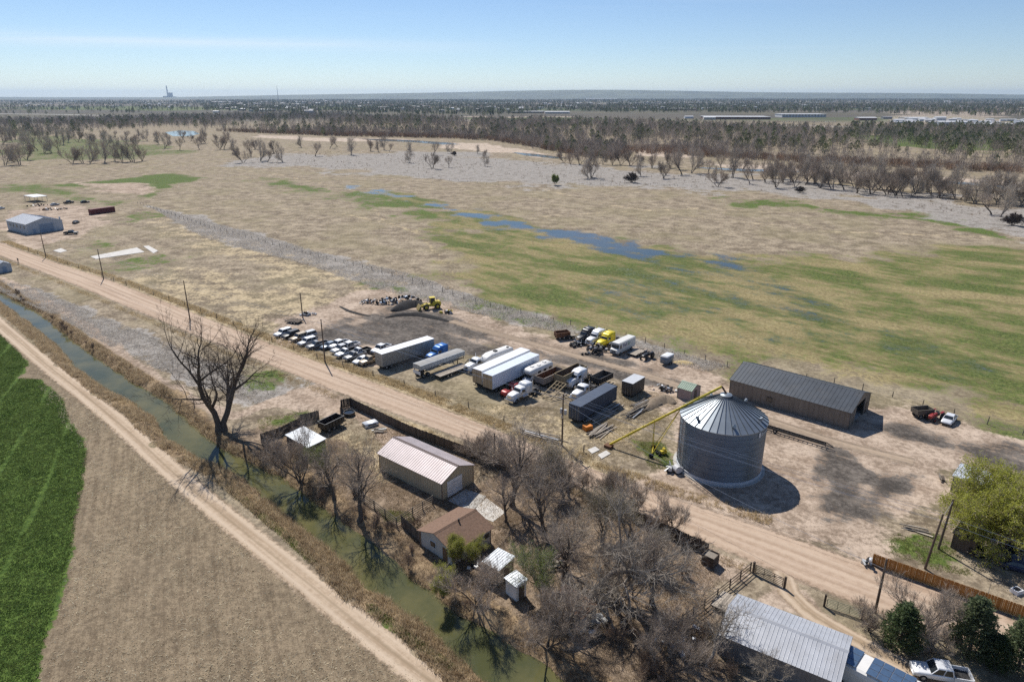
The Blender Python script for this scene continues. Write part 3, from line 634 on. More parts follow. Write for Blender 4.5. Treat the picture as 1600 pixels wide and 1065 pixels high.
for xx in (2.0, 5.5):
    wv = side_panel(house, 0, xx, xx+1.2, 1.0, 2.0, 'window', white); MB().box(xx+.6, -.085, 1.5, 1.0, .03, .8).build('pane', glass, wv)
# grey ribbed building, bottom right
galv = MAT('pale_galvanised_roof', (.48,.49,.51), .45, .3, var=.13, scale=.5, dirt=.35, dirtcol=(.30,.28,.26))
greyside = MAT('grey_metal_siding', (.22,.21,.21), .6, .2, var=.15, scale=.6, dirt=.35, dirtcol=(.15,.125,.105))
a, dg, Ln, W = fit((1125,989), (1310,1065), (1177,938), 2.7)
gb = gable('storage_building', 'grey ribbed steel building with pale metal roof in the foreground', 'building', a, dg, Ln, W, 2.7, 3.75, greyside, galv, galv, rib=.42, wrib=.4)
end_panel(gb, 0, .9, 1.8, 0, 2.05, 'door', white, -1)
# flat or single-pitch sheds
def shed(name, label, cat, quad, z, wallm, roofm, tilt=.15, door=True):
    P = [np.array(G(p[0], p[1], z)) for p in quad]; c = sum(P)/4
    e1 = ((P[1]-P[0]) + (P[2]-P[3]))/2; l1 = np.linalg.norm(e1); e1 /= l1; e2 = np.array([-e1[1], e1[0]]); l2 = abs(float((((P[3]-P[0]) + (P[2]-P[1]))/2) @ e2))
    t = thing(name, label, cat, (c[0], c[1], 0), math.degrees(math.atan2(e1[1], e1[0])))
    for s in (-1, 1):
        MB().box(0, s*(l2/2-.1), z/2-.04, l1-.1, .1, z-.08).build('wall', wallm, t)
        MB().box(s*(l1/2-.1), 0, z/2-.04, .1, l2-.32, z-.08).build('wall', wallm, t)
    mb = MB().add([(sx*(l1/2+.12), sy*(l2/2+.12), z + tilt*sx*.5 + h) for h in (-.02, .06) for sx, sy in ((-1,-1),(1,-1),(1,1),(-1,1))], [(3,2,1,0),(4,5,6,7),(0,1,5,4),(1,2,6,5),(2,3,7,6),(3,0,4,7)])
    k = int(l2/.35)
    for i in range(k+1):
        y = -l2/2 + i*l2/k; mb.bar((-l1/2-.12, y, z+.08-tilt*.5), (l1/2+.12, y, z+.08+tilt*.5), .05, .04)
    mb.build('roof', roofm, t)
    if door: MB().box(0, -l2/2+.03, .95, .85, .06, 1.85).build('door', darkwood, t)
    return t
shedwall = MAT('faded_tan_plywood', (.30,.24,.18), .9, var=.2, dirt=.4)
brightroof = MAT('shiny_galvanised_sheet', (.50,.53,.56), .5, .15, var=.1, scale=.6)
shed('garden_shed', 'tan shed with shiny flat metal roof under the grove', 'shed', [(754,876),(780,857),(802,871),(779,890)], 2.6, shedwall, brightroof, .2)
shed('garden_shed', 'small white shed in front of the tan metal-roofed shed', 'shed', [(789,902),(802,894),(827,904),(807,915)], 2.3, white, brightroof, .2)
shed('lean_to', 'low lean-to with bare metal roof beside the black dump trailer', 'shed', [(447,679),(472,667),(511,687),(480,697)], 2.2, darkwood, brightroof, .3)
shed('metal_shed', 'metal-roofed shed half hidden behind the yellow-green willow', 'shed', [(1490,742),(1500,727),(1565,742),(1552,763)], 2.8, greyside, brightroof, .2)
shed('plank_shed', 'dark plank shed beneath the yellow-green willow', 'shed', [(1488,832),(1506,812),(1545,822),(1530,845)], 2.4, darkwood, MAT('dark_tar_roof', (.05,.045,.042), .9), .2)
shed('hidden_cabin', 'brown-roofed cabin under the big leaning cottonwood', 'cabin', [(858,934),(880,918),(938,944),(912,962)], 2.4, sidingw, shingle, .3)
# small green-roofed shed
gs = thing('tool_shed', 'little pink-walled shed with green gable roof beside the junk pile', 'shed'); bpy.data.objects.remove(gs)
greenroof = MAT('faded_green_metal_roof', (.23,.30,.23), .6, .1, var=.12); pinkwall = MAT('dusty_pink_siding', (.36,.28,.26), .8, var=.1)
tool = gable('tool_shed', 'little pink-walled shed with green gable roof beside the junk pile', 'shed', G(1058,621), -42, 3.0, 3.6, 2.3, 3.1, pinkwall, greenroof, greenroof, rib=.4, over=.15)
end_panel(tool, 3.0, 1.2, 2.2, .05, 2.0, 'door', darkwood)
# far-left farm building
paleblue = MAT('pale_blue_metal_siding', (.40,.45,.50), .6, .1, var=.08, dirt=.2); bluedoor = MAT('slate_blue_door', (.22,.30,.40), .6)
a = G(18,360); fl = gable('farm_building', 'pale blue steel farm building with wide door beyond the road at far left', 'building', (a[0]-2, a[1]+1), -34, 19.5, 14.5, 4.4, 6.4, paleblue, MAT('pale_metal_roof', (.55,.56,.57), .45, .2, var=.08, scale=.4), None, rib=1.0, wrib=1.2)
d_ = end_panel(fl, 19.5, 5.0, 10.6, .05, 3.8, 'overhead_door', bluedoor)
for z in (1.0, 1.9, 2.8): MB().box(19.57, 7.8, z, .02, 5.5, .05).build('door_groove', darkmetal, d_)
end_panel(fl, 19.5, 2.2, 3.2, 0, 2.1, 'door', bluedoor)
for xx in (2.5, 6, 9.5, 13, 16.5): side_panel(fl, 0, xx, xx+.8, 2.2, 3.4, 'window', glass)
MB().bar((16.0, 15.2, 0), (16.0, 15.2, 5.4), .5).build('chimney', paleblue, fl)
small = gable('pump_house', 'small pale blue shed at the left edge beside the gravel road', 'shed', G(-8,424), -40, 4.2, 4.0, 2.6, 3.6, paleblue, MATS['pale_metal_roof'], None, rib=.8)
end_panel(small, 4.2, 1.4, 2.5, 0, 2.0, 'door', bluedoor)
cp = thing('carport', 'open carport with flat pale roof behind the pale blue farm building', 'carport', G(57,314), -34)
MB().box(0, 0, 3.0, 13, 7, .18).build('roof', MATS['pale_metal_roof'], cp)
for x in (-6.2, 0, 6.2):
    for y in (-3.2, 3.2): MB().box(x, y, 1.45, .16, .16, 2.9).build('post', steel, cp)
# ------------------------------------------------------------------ grain bin
binm = MAT('galvanised_bin_steel', (.185,.205,.23), .4, .6, var=.12, scale=.5, stretch=(1,1,3))
binroof = MAT('galvanised_roof_steel', (.30,.335,.365), .42, .55, var=.12, scale=.6)
binrib = MAT('dull_roof_rib', (.10,.115,.13), .6, .4)
RB, EB, PB = 6.65, 8.9, 12.45
gbin = thing('grain_bin', 'large round galvanised grain bin with ribbed conical roof', 'grain bin', (33.9, 98.9, 0))
nR_ = 8; hgt = (EB-.45)/nR_
for i in range(nR_):
    z0 = .45 + i*hgt; prof = []
    for k in range(13):
        prof.append((RB + (.035 if k % 2 else 0.0) , z0 + .02 + k*(hgt-.04)/12))
    MB().lathe([(RB-.05, z0)] + prof + [(RB-.05, z0+hgt)], 72).build('wall_ring', binm, gbin)
MB().lathe([(RB+.10, .0), (RB+.10, .5), (RB+.02, .56)], 72).build('base_ring', MAT('pale_base_flashing', (.58,.60,.62), .6, .1, var=.1, scale=1), gbin)
MB().lathe([(RB+.6, -.05), (RB+.6, .08), (0.01, .08)], 64).build('foundation', concrete, gbin)
NP = 36
mb = MB().add([(RB*1.03*math.cos(t), RB*1.03*math.sin(t), EB) for t in (-math.pi/NP, math.pi/NP)] + [(.75*math.cos(t), .75*math.sin(t), PB) for t in (math.pi/NP, -math.pi/NP)], [(0,1,2,3)])
ov = RB*1.03; mb.add([(ov*math.cos(t), ov*math.sin(t), EB-h) for h in (0, .12) for t in (-math.pi/NP, math.pi/NP)], [(0,2,3,1)])
first = None
for k in range(NP):
    if first is None: first = mb.build('roof_panel', binroof, gbin)
    else:
        o = first.copy(); COL.objects.link(o); o.rotation_euler = (0, 0, 2*math.pi*k/NP)
rb0 = None
for k in range(NP):
    t = 2*math.pi*(k+.5)/NP
    if rb0 is None:
        rb0 = MB().bar((ov, 0, EB+.04), (.75, 0, PB+.04), .06, .12).build('roof_rib', binrib, gbin); rb0.rotation_euler = (0, 0, t)
    else:
        o = rb0.copy(); COL.objects.link(o); o.rotation_euler = (0, 0, t)
MB().lathe([(.95, PB-.12), (.95, PB+.12), (.5, PB+.28), (.01, PB+.3)], 20).build('peak_cap', binroof, gbin)
for adeg in (-150, -92, -34, 38, 95):
    t = R(adeg); rv = RB*.86; zv = EB + (PB-EB)*(ov-rv)/(ov-.75)
    v = MB().tube([(rv*math.cos(t), rv*math.sin(t), zv-.05), (rv*math.cos(t), rv*math.sin(t), zv+.35), ((rv+.3)*math.cos(t), (rv+.3)*math.sin(t), zv+.45)], [.2, .22, .26], 10).build('roof_vent', binroof, gbin)
t = R(196); lx, ly = (RB+.35)*math.cos(t), (RB+.35)*math.sin(t); tx, ty = -math.sin(t), math.cos(t)
for nm, off in (('ladder', 0),):
    mb = MB()
    for s in (-.25, .25): mb.bar((lx+tx*s, ly+ty*s, .3), (lx+tx*s, ly+ty*s, EB+.6), .05)
    for i in range(28): mb.bar((lx-tx*.25, ly-ty*.25, .5+i*.32), (lx+tx*.25, ly+ty*.25, .5+i*.32), .035)
    lad = mb.build('ladder', steel, gbin)
    mb = MB(); cx, cy = (RB+.75)*math.cos(t), (RB+.75)*math.sin(t)
    for i in range(7):
        z = 2.6 + i*1.0; mb.tube([(cx+.42*math.cos(q), cy+.42*math.sin(q), z) for q in np.linspace(0, 2*math.pi, 13)], .02, 4)
    for q in (R(120), R(170), R(220), R(270)): mb.bar((cx+.42*math.cos(q), cy+.42*math.sin(q), 2.6), (cx+.42*math.cos(q), cy+.42*math.sin(q), 8.8), .03)
    mb.build('safety_cage', rust, lad)
# maker's plate near the eave: pale oblong with a square emblem and a row of letters
def arcplate(t0, t1, z0, z1, r_, n=8):
    mb = MB(); 
    for k in range(n+1):
        q = R(t0 + (t1-t0)*k/n); mb.v += [(r_*math.cos(q), r_*math.sin(q), z0), (r_*math.cos(q), r_*math.sin(q), z1), ((r_-.03)*math.cos(q), (r_-.03)*math.sin(q), z0), ((r_-.03)*math.cos(q), (r_-.03)*math.sin(q), z1)]
    for k in range(n): b = 4*k; mb.f += [(b, b+4, b+5, b+1), (b+2, b+3, b+7, b+6), (b+1, b+5, b+7, b+3), (b, b+2, b+6, b+4)]
    return mb
sg = arcplate(-55, -51, EB-1.15, EB-.35, RB+.09, 3).build('sign_emblem', white, gbin)
for i, (w_, h_) in enumerate(((2.2,.62),(1.5,.5),(1.7,.5),(1.7,.5),(1.5,.62),(1.7,.5),(1.5,.5))):
    t0 = -49.5 + i*2.9; arcplate(t0, t0+w_, EB-1.05, EB-1.05+h_, RB+.09, 2).build('sign_letter', MAT('weathered_white_lettering', (.5,.52,.54), .7, var=.25, scale=4), gbin)
dk = MAT('unloading_gear_white', (.6,.6,.6), .6, dirt=.5)
fan = thing('aeration_fan', 'white aeration fan standing at the left foot of the grain bin', 'fan', (33.9 + (RB+1.2)*math.cos(R(200)), 98.9 + (RB+1.2)*math.sin(R(200)), 0), 200)
MB().cyl((0, -.5, .75), (0, .5, .75), .62, 16).build('housing', dk, fan); MB().bar((-1.0, 0, .6), (0, 0, .6), .5).build('duct', dk, fan); MB().box(0, 0, .08, 1.0, 1.1, .14).build('skid', darkmetal, fan)
# yellow auger
A0 = np.array(G3(953, 694, .5)); A1p = np.array([33.3, 99.6, 13.6]); ad = (A1p-A0)
aug = thing('grain_auger', 'long yellow grain auger leaning up to the bin peak', 'auger', (A0[0], A0[1], 0))
lo = lambda u, dz=0: tuple(Vector(A0 + ad*u + np.array([0,0,dz])) - Vector((A0[0], A0[1], 0)))
MB().tube([lo(0), lo(1)], .2, 10).build('auger_tube', yellow, aug)
end = np.array(lo(1)); MB().tube([tuple(end), tuple(end + np.array([.25,-.2,-.3])), (33.9-A0[0], 98.9-A0[1], PB+.25)], .16, 8).build('discharge_spout', rust, aug)
mb = MB()
for u in np.linspace(.12, .9, 9): mb.bar(lo(u), lo(u, .55 if .3 < u < .75 else .4), .05)
mb.tube([lo(.08), lo(.2, .45), lo(.5, .62), lo(.8, .45), lo(.96)], .02, 4); mb.build('truss_cable', yellow, aug)
pu = ad/np.linalg.norm(ad); pn = np.array([-pu[1], pu[0], 0]); pn /= np.linalg.norm(pn)
mb = MB(); foot = np.array(lo(.42)); 
for s in (-1, 1):
    ft = np.array([foot[0], foot[1], .45]) + pn*s*1.5; mb.bar(lo(.42), tuple(ft), .09); mb.bar(lo(.66), tuple(ft), .09)
mb.bar(tuple(np.array([foot[0], foot[1], .45]) + pn*1.5), tuple(np.array([foot[0], foot[1], .45]) - pn*1.5), .1); mb.build('undercarriage', yellow, aug)
for s in (-1, 1):
    c = np.array([foot[0], foot[1], .4]) + pn*s*1.62; w = MB().cyl(tuple(c - pn*.12), tuple(c + pn*.12), .4, 14).build('wheel', rubber, aug)
mb = MB(); b0 = np.array(lo(0)); mb.box(b0[0]-.2, b0[1]-.1, .25, 1.3, 1.1, .5, R(-40)); mb.build('intake_hopper', rust, aug)
# yellow drive unit lying at the bin's foot
dv = thing('sweep_drive', 'yellow drive unit lying in the grass left of the grain bin', 'machine part', G(1036,709), 20)
MB().box(0,0,.45,1.1,.6,.5).build('motor_guard', yellow, dv); MB().bar((-1.3,0,.5),(.6,.1,.35),.16).build('shaft', darkmetal, dv)
MB().prism([(-.3,.6),(.5,.6),(.2,1.2)], -.3, .3).build('hood', yellow, dv)
for s in (-.5, .5): MB().cyl((-.9,s-.08,.3),(-.9,s+.08,.3),.3,12).build('wheel', rubber, dv)
# ------------------------------------------------------------------ vehicles (x forward, y left, origin on the ground)
def paint(name, col, dirt=.3): return MAT('paint_' + name, col, .38, .15, var=.06, scale=.8, dirt=dirt, dirtcol=(.33,.28,.22), spec=.5)
P_ = {'white': paint('white', (.74,.75,.76)), 'silver': paint('silver', (.45,.46,.47)), 'black': paint('black', (.018,.019,.021)), 'tan': paint('tan', (.36,.29,.20), .5),
      'blue': paint('blue', (.03,.16,.48)), 'slate': paint('slate_blue', (.14,.19,.25)), 'grey': paint('grey', (.2,.205,.21)), 'red': paint('red', (.33,.035,.03), .4), 'navy': paint('navy', (.03,.045,.10)), 'yellow': paint('yellow', (.72,.56,.01), .2), 'green': paint('green', (.05,.09,.05)), 'maroon': paint('maroon', (.13,.02,.03))}
def ring(x, w, z0, z1, wt=None, b=.12):
    wt = wt if wt is not None else w*.94; h = z1-z0
    return [(x, w*.9, z0), (x, w, z0+h*.2), (x, w, z0+h*.72), (x, wt, z1-h*.06), (x, wt*.8, z1), (x, -wt*.8, z1), (x, -wt, z1-h*.06), (x, -w, z0+h*.72), (x, -w, z0+h*.2), (x, -w*.9, z0)]
def wheel(t, x, y, r=.34, w=.22, rim=steel, dual=False):
    s = 1 if y > 0 else -1; ww = w*(2.3 if dual else 1)
    prof = [(r*.55, -ww/2), (r*.93, -ww/2), (r, -ww*.35), (r, ww*.35), (r*.93, ww/2), (r*.55, ww/2)]
    mb = MB(); n = 16
    for k in range(n):
        q = 2*math.pi*k/n
        for pr, py in prof: mb.v.append((x + pr*math.cos(q), y + py, r + pr*math.sin(q)))
    m = len(prof)
    for k in range(n):
        k2 = (k+1) % n
        for i in range(m-1): mb.f.append((k*m+i, k*m+i+1, k2*m+i+1, k2*m+i))
    w_ = mb.build('wheel', rubber, t, True)
    MB().cyl((x, y - s*ww*.3, r), (x, y + s*ww*.42, r), r*.58, 12).build('rim', rim, w_); return w_
def quad(t, name, pts, mat, off=(0,0,0)):
    """thin panel from four corners, 3 cm thick"""
    P = [Vector(p) + Vector(off) for p in pts]; n = (P[1]-P[0]).cross(P[2]-P[0]).normalized()*.015
    return MB().add([tuple(p-n) for p in P] + [tuple(p+n) for p in P], [(3,2,1,0),(4,5,6,7),(0,1,5,4),(1,2,6,5),(2,3,7,6),(3,0,4,7)]).build(name, mat, t)
def cabin(t, xs, w, zb, zt, inset, col, pillars=True):
    """greenhouse: xs = rear-bottom, rear-top, front-top, front-bottom"""
    rb_, rt_, ft_, fb_ = xs; wi = w - inset
    MB().loft([[(rb_+.03, w-.03, zb), (rb_+.03, -w+.03, zb), (rb_+.05, -w+.04, zb-.05), (rb_+.05, w-.04, zb-.05)]][:0] or [[(rb_, -w, zb), (fb_, -w, zb), (fb_, w, zb), (rb_, w, zb)], [(rt_, -wi, zt), (ft_, -wi, zt), (ft_, wi, zt), (rt_, wi, zt)]]).build('window_glass', glass, t)
    MB().loft([[(rt_-.06, -wi-.03, zt-.03), (ft_+.08, -wi-.03, zt-.03), (ft_+.08, wi+.03, zt-.03), (rt_-.06, wi+.03, zt-.03)], [(rt_, -wi+.06, zt+.06), (ft_, -wi+.06, zt+.06), (ft_, wi-.06, zt+.06), (rt_, wi-.06, zt+.06)]]).build('roof', col, t)
    mb = MB()
    for s in (-1, 1):
        mb.bar((rb_+.02, s*(w+.005), zb), (rt_+.02, s*(wi+.01), zt), .11, .07); mb.bar((fb_-.02, s*(w+.005), zb), (ft_-.02, s*(wi+.01), zt), .07, .07)
        xm = (rb_+fb_)/2 - .05; mb.bar((xm, s*(w+.005), zb), ((rt_+ft_)/2-.05, s*(wi+.01), zt), .10, .05)
    mb.build('pillars', col, t)
def lights(t, xf, xr, w, z):
    for s in (-1, 1):
        MB().box(xf, s*(w-.2), z, .06, .32, .15).build('headlight', lampglass, t); MB().box(xr, s*(w-.12), z+.1, .05, .18, .26).build('tail_light', redlens, t)
def sedan(name, label, px, deg, col, group=None, cat='car', pt=None):
    t = thing(name, label, cat, pt if pt else G(*px), deg, group)
    MB().loft([ring(-2.3,.78,.35,.82), ring(-2.2,.88,.25,.93), ring(-1.5,.9,.22,.97), ring(0,.91,.2,.97), ring(1.2,.9,.22,.95), ring(2.0,.86,.25,.82), ring(2.32,.74,.32,.66)]).build('body', col, t, True)
    cabin(t, (-1.75,-1.05,.25,1.05), .82, .94, 1.38, .16, col); lights(t, 2.28, -2.28, .84, .62)
    for x in (-1.4, 1.42):
        for y in (-.8, .8): wheel(t, x, y, .32)
    MB().box(2.3, 0, .42, .12, 1.6, .16).build('bumper', darkmetal, t); return t
def suv(name, label, px, deg, col, group=None, roofcol=None, long=0.0):
    t = thing(name, label, 'suv', G(*px), deg, group); b = -2.3-long
    MB().loft([ring(b,.86,.45,1.05), ring(b+.15,.92,.38,1.12), ring(0,.95,.36,1.14), ring(.95,.94,.36,1.12), ring(1.1,.93,.38,1.08), ring(2.1,.9,.42,.98), ring(2.38,.8,.48,.85)]).build('body', col, t, True)
    cabin(t, (b+.08,b+.32,.45,1.0), .87, 1.1, 1.74, .12, roofcol or col); lights(t, 2.34, b-.01, .86, .78)
    for x in (b+.9, 1.45):
        for y in (-.84, .84): wheel(t, x, y, .38, .25)
    MB().box(2.38, 0, .52, .14, 1.75, .2).build('bumper', steel, t); return t
def pickup(name, label, px, deg, col, group=None, crew=True, bedmat=None, bedcol=None, pt=None, cat='pickup'):
    t = thing(name, label, cat, pt if pt else G(*px), deg, group); cb = -1.05 if crew else -.35
    MB().loft([ring(cb,.93,.45,1.12), ring(0,.95,.42,1.14), ring(1.0,.94,.42,1.12), ring(1.15,.93,.44,1.08), ring(2.2,.91,.46,1.03), ring(2.62,.84,.5,.92)]).build('body', col, t, True)
    cabin(t, (cb+.04,cb+.18,.5,1.08), .87, 1.1, 1.76, .12, col); bc = bedcol or col; L0 = -2.85
    bed = MB().box((L0+cb)/2, 0, .62, cb-L0-.05, 1.8, .12).build('bed', bedmat or darkmetal, t)
    for s in (-1, 1): MB().box((L0+cb)/2, s*.9, .82, cb-L0-.06, .1, .66).build('bed_side', bc, t)
    MB().box(L0, 0, .84, .1, 1.72, .62).build('tailgate', bc, t); MB().box(cb-.06, 0, .86, .06, 1.7, .6).build('bed_front', bc, t)
    lights(t, 2.6, L0-.03, .86, .82)
    for x in (-1.85, 1.72):
        for y in (-.84, .84): wheel(t, x, y, .39, .26)
    MB().box(2.68, 0, .55, .16, 1.85, .22).build('bumper', chrome, t); MB().box(L0-.14, 0, .5, .16, 1.8, .18).build('bumper', chrome, t); return t
def tractor_unit(name, label, px, deg, col, sleeper=True, hood=True, pt=None, group=None, fair=True):
    t = thing(name, label, 'truck', pt if pt else G(*px), deg, group)
    mb = MB()
    for s in (-1, 1): mb.box(-1.6, s*.42, .92, 7.2, .12, .28)
    for x in (-4.9, -3.2, -1.4): mb.box(x, 0, .92, .12, .74, .22)
    mb.build('frame', darkmetal, t)
    if hood:
        MB().loft([ring(.85,1.0,.85,2.0,.9), ring(1.6,.98,.75,1.95,.86), ring(2.6,.9,.7,1.78,.78), ring(2.95,.72,.72,1.62,.62)]).build('hood', col, t, True)
        MB().box(2.95, 0, 1.2, .08, .95, .8).build('grille', chrome, t)
        for s in (-1, 1):
            f_ = MB().lathe([(.62,-.19),(.66,-.19),(.66,.19),(.62,.19)], 10, 0, math.pi).build('fender', col, t); f_.rotation_euler = (R(90),0,0); f_.location = (2.05, s*1.05, .52)
            MB().box(2.75, s*.85, 1.15, .2, .26, .2).build('headlight', lampglass, t)
    MB().loft([ring(-.75,1.08,.85,2.75,1.0), ring(.1,1.08,.85,2.75,1.0), ring(.55,1.06,.85,2.62,.95), ring(.95,1.02,.85,1.95,.92)]).build('cab', col, t, True)
    quad(t, 'windshield', [(.97,-.88,1.98),(.97,.88,1.98),(.62,.84,2.52),(.62,-.84,2.52)], glass)
    for s in (-1, 1):
        quad(t, 'side_window', [(-.45,s*1.095,1.8),(.62,s*1.095,1.8),(.40,s*1.07,2.4),(-.45,s*1.07,2.4)], glass)
        MB().box(.85, s*1.32, 2.05, .12, .22, .6).build('mirror', chrome, t); MB().cyl((-1.2, s*.98, .85), (.3, s*.98, .85), .32, 14).build('fuel_tank', chrome, t)
    if sleeper:
        MB().loft([ring(-2.5,1.14,.95,3.25,1.08), ring(-1.0,1.14,.95,3.25,1.08), ring(-.72,1.1,.95,2.9,1.02)]).build('sleeper', col, t, True)
        if fair: MB().loft([ring(-.8,1.02,2.7,3.3,.95), ring(-.1,.98,2.7,3.1,.88), ring(.45,.9,2.6,2.75,.8)]).build('roof_fairing', col, t, True)
    for s in (-1, 1): MB().tube([(-.85 if not sleeper else -2.7, s*1.0, 1.0), (-.85 if not sleeper else -2.7, s*1.0, 3.5)], .08, 8).build('exhaust_stack', chrome, t)
    MB().box(3.1, 0, .62, .2, 2.35, .42).build('bumper', chrome, t)
    for y in (-1.0, 1.0): wheel(t, 2.05, y, .52, .3, chrome)
    for x in (-3.3, -4.65):
        for y in (-.86, .86): wheel(t, x, y, .52, .28, chrome, True)
    MB().box(-4.0, 0, 1.12, 1.0, .9, .1).build('fifth_wheel', darkmetal, t); return t
def running_gear(t, xr, n=2, w=1.0, r=.5):
    for i in range(n):
        for s in (-1, 1): wheel(t, xr + .75 + i*1.28, s*(w-.05), r, .26, steel, True)
        MB().cyl((xr+.75+i*1.28, -w, r), (xr+.75+i*1.28, w, r), .07, 8).build('axle', darkmetal, t)
def landing(t, x, z):
    for s in (-1, 1): MB().bar((x, s*.75, 0.02), (x, s*.75, z), .14).build('landing_leg', darkmetal, t)
plywhite = MAT('white_trailer_skin', (.76,.77,.79), .42, .1, var=.05, scale=.4, dirt=.15, dirtcol=(.5,.46,.4)); tandoor = MAT('tan_weathered_trailer_door', (.42,.32,.2), .8, var=.15, scale=1.5, dirt=.5)
def box_trailer(name, label, px, deg, Ln, skin, doorm, rear_at_px=True, H=4.1, Wd=2.6, floor=1.15, group=None):
    """px: middle of the rear end on the ground; x runs to the front"""
    t = thing(name, label, 'trailer', G(*px), deg, group); w = Wd/2
    for s in (-1, 1):
        mb = MB().box(Ln/2, s*(w-.04), (floor+H)/2, Ln, .08, H-floor)
        for i in range(1, int(Ln/1.22)): mb.box(i*1.22, s*(w+.005), (floor+H)/2, .05, .02, H-floor-.1)
        mb.build('side_wall', skin, t)
    MB().box(Ln-.04, 0, (floor+H)/2, .08, Wd-.18, H-floor).build('front_wall', skin, t)
    mb = MB().box(Ln/2, 0, H+.02, Ln, Wd, .05)
    for i in range(1, int(Ln/1.22)): mb.box(i*1.22, 0, H+.048, .05, Wd-.1, .012)
    mb.build('roof', skin, t); MB().box(Ln/2, 0, floor-.06, Ln, Wd-.02, .12).build('floor', darkmetal, t)
    for s in (-1, 1):
        d = MB().box(-.02, s*w/2, (floor+H)/2, .08, w-.06, H-floor-.12).build('door', doorm, t)
        for y in (.25, .9): MB().bar((-.09, s*y, floor+.1), (-.09, s*y, H-.1), .04).build('lock_rod', steel, d)
    mb = MB().box(-.05, 0, .55, .1, Wd-.2, .12)
    for s in (-1, 1): mb.bar((.1, s*.6, floor-.1), (-.02, s*.6, .55), .1)
    mb.build('underride_guard', darkmetal, t)
    mb = MB()
    for s in (-1, 1): mb.box(2.2, s*.5, floor-.28, 4.2, .12, .32)
    mb.build('bogie_frame', darkmetal, t); running_gear(t, .6); landing(t, Ln-2.6, floor-.1); return t
box_trailer('box_trailer', 'left of the two long white box trailers parked side by side', (746,606), 50.5, 16.0, plywhite, tandoor, group='white box trailers')
box_trailer('box_trailer', 'right of the two long white box trailers, its side in shade', (762,614), 50.5, 15.6, MAT('shade_tinted_white_trailer_skin', (.66,.71,.78), .42, .1, var=.05, scale=.4, dirt=.1, dirtcol=(.5,.46,.4)), tandoor, group='white box trailers')  # white skin made darker and bluish: the side's shade is put into its colour
navy = MAT('dark_blue_trailer_skin', (.055,.075,.115), .6, .2, var=.12, scale=.6, dirt=.3, dirtcol=(.14,.13,.12)); box_trailer('box_trailer', 'dark blue box trailer standing behind the transformer pole', (897,660), 50, 12.6, navy, navy, H=3.55, floor=.75)
# livestock trailer: slatted sides with rows of openings
stockm = MAT('dull_aluminium_slats', (.44,.43,.40), .5, .4, var=.15, scale=1, dirt=.3, dirtcol=(.25,.22,.17))
t = thing('livestock_trailer', 'slatted aluminium livestock trailer with white roof, first trailer after the row of cars', 'trailer', G(593,577), 45); Ln = 14.6
for s in (-1, 1):
    mb = MB()
    for k in range(13): mb.box(Ln/2, s*1.26, 1.02+k*.225, Ln, .05, .15)
    for i in range(int(Ln/.42)+1): mb.box(min(i*.42, Ln-.04), s*1.29, 2.45, .08, .06, 2.9)
    mb.build('slatted_side', stockm, t); MB().box(Ln/2, s*1.2, 2.4, Ln-.2, .02, 2.7).build('inner_lining', darkmetal, t)
mb = MB()
for k in range(9): mb.box(0, -1.15+k*.287, 2.4, .06, .2, 2.9)
mb.box(0.05, 0, 2.4, .03, 2.4, 2.8); mb.build('rear_gate', stockm, t); MB().box(Ln, 0, 2.4, .08, 2.45, 2.9).build('front_wall', stockm, t)
MB().box(Ln/2, 0, 3.92, Ln+.1, 2.66, .07).build('roof', plywhite, t); MB().box(Ln/2, 0, .88, Ln, 2.5, .12).build('floor', darkmetal, t); running_gear(t, .4); landing(t, Ln-2.4, .85)
# hopper trailer
t = thing('hopper_trailer', 'long pale grey grain hopper trailer beside the livestock trailer', 'trailer', G(652,590), 46.5); Ln = 12.8
hop = MAT('pale_grey_hopper_steel', (.40,.44,.48), .42, .35, var=.1, scale=.5); tarp = MAT('grey_roll_tarp', (.33,.32,.30), .8, var=.15)
MB().loft([[(0,-1.28,2.0),(0,-1.28,3.0),(0,1.28,3.0),(0,1.28,2.0)], [(Ln,-1.28,2.0),(Ln,-1.28,3.0),(Ln,1.28,3.0),(Ln,1.28,2.0)]]).build('tub', hop, t)
for x0 in (.8, 6.6): MB().loft([[(x0,-1.2,2.0),(x0+5.4,-1.2,2.0),(x0+5.4,1.2,2.0),(x0,1.2,2.0)], [(x0+2.2,-.5,.85),(x0+3.2,-.5,.85),(x0+3.2,.5,.85),(x0+2.2,.5,.85)]]).build('hopper', hop, t)
mb = MB().loft([[(x,-1.3,2.98),(x,-.7,3.08),(x,0,3.14),(x,.7,3.08),(x,1.3,2.98)] for x in np.linspace(-.03, Ln+.03, 12)]); mb.build('tarp', tarp, t)
mb = MB()
for i in range(15): mb.box(.4+i*.86, -1.3, 2.5, .07, .06, .95); mb.box(.4+i*.86, 1.3, 2.5, .07, .06, .95)
mb.build('side_stakes', hop, t); mb = MB()
for s in (-1, 1): mb.bar((0, s*.5, 1.15), (Ln, s*.5, 1.15), .12, .25); mb.bar((Ln-.2, s*1.1, 2.0), (Ln-.2, s*1.0, 1.1), .1); mb.bar((.2, s*1.1, 2.0), (.2, s*1.0, 1.1), .1)
mb.build('frame', darkmetal, t); running_gear(t, .1); landing(t, Ln-1.8, 1.1)
quad(t, 'mudguard', [(-.05,-1.2,.9),(-.05,1.2,.9),(-.05,1.2,1.7),(-.05,-1.2,1.7)], plywhite)
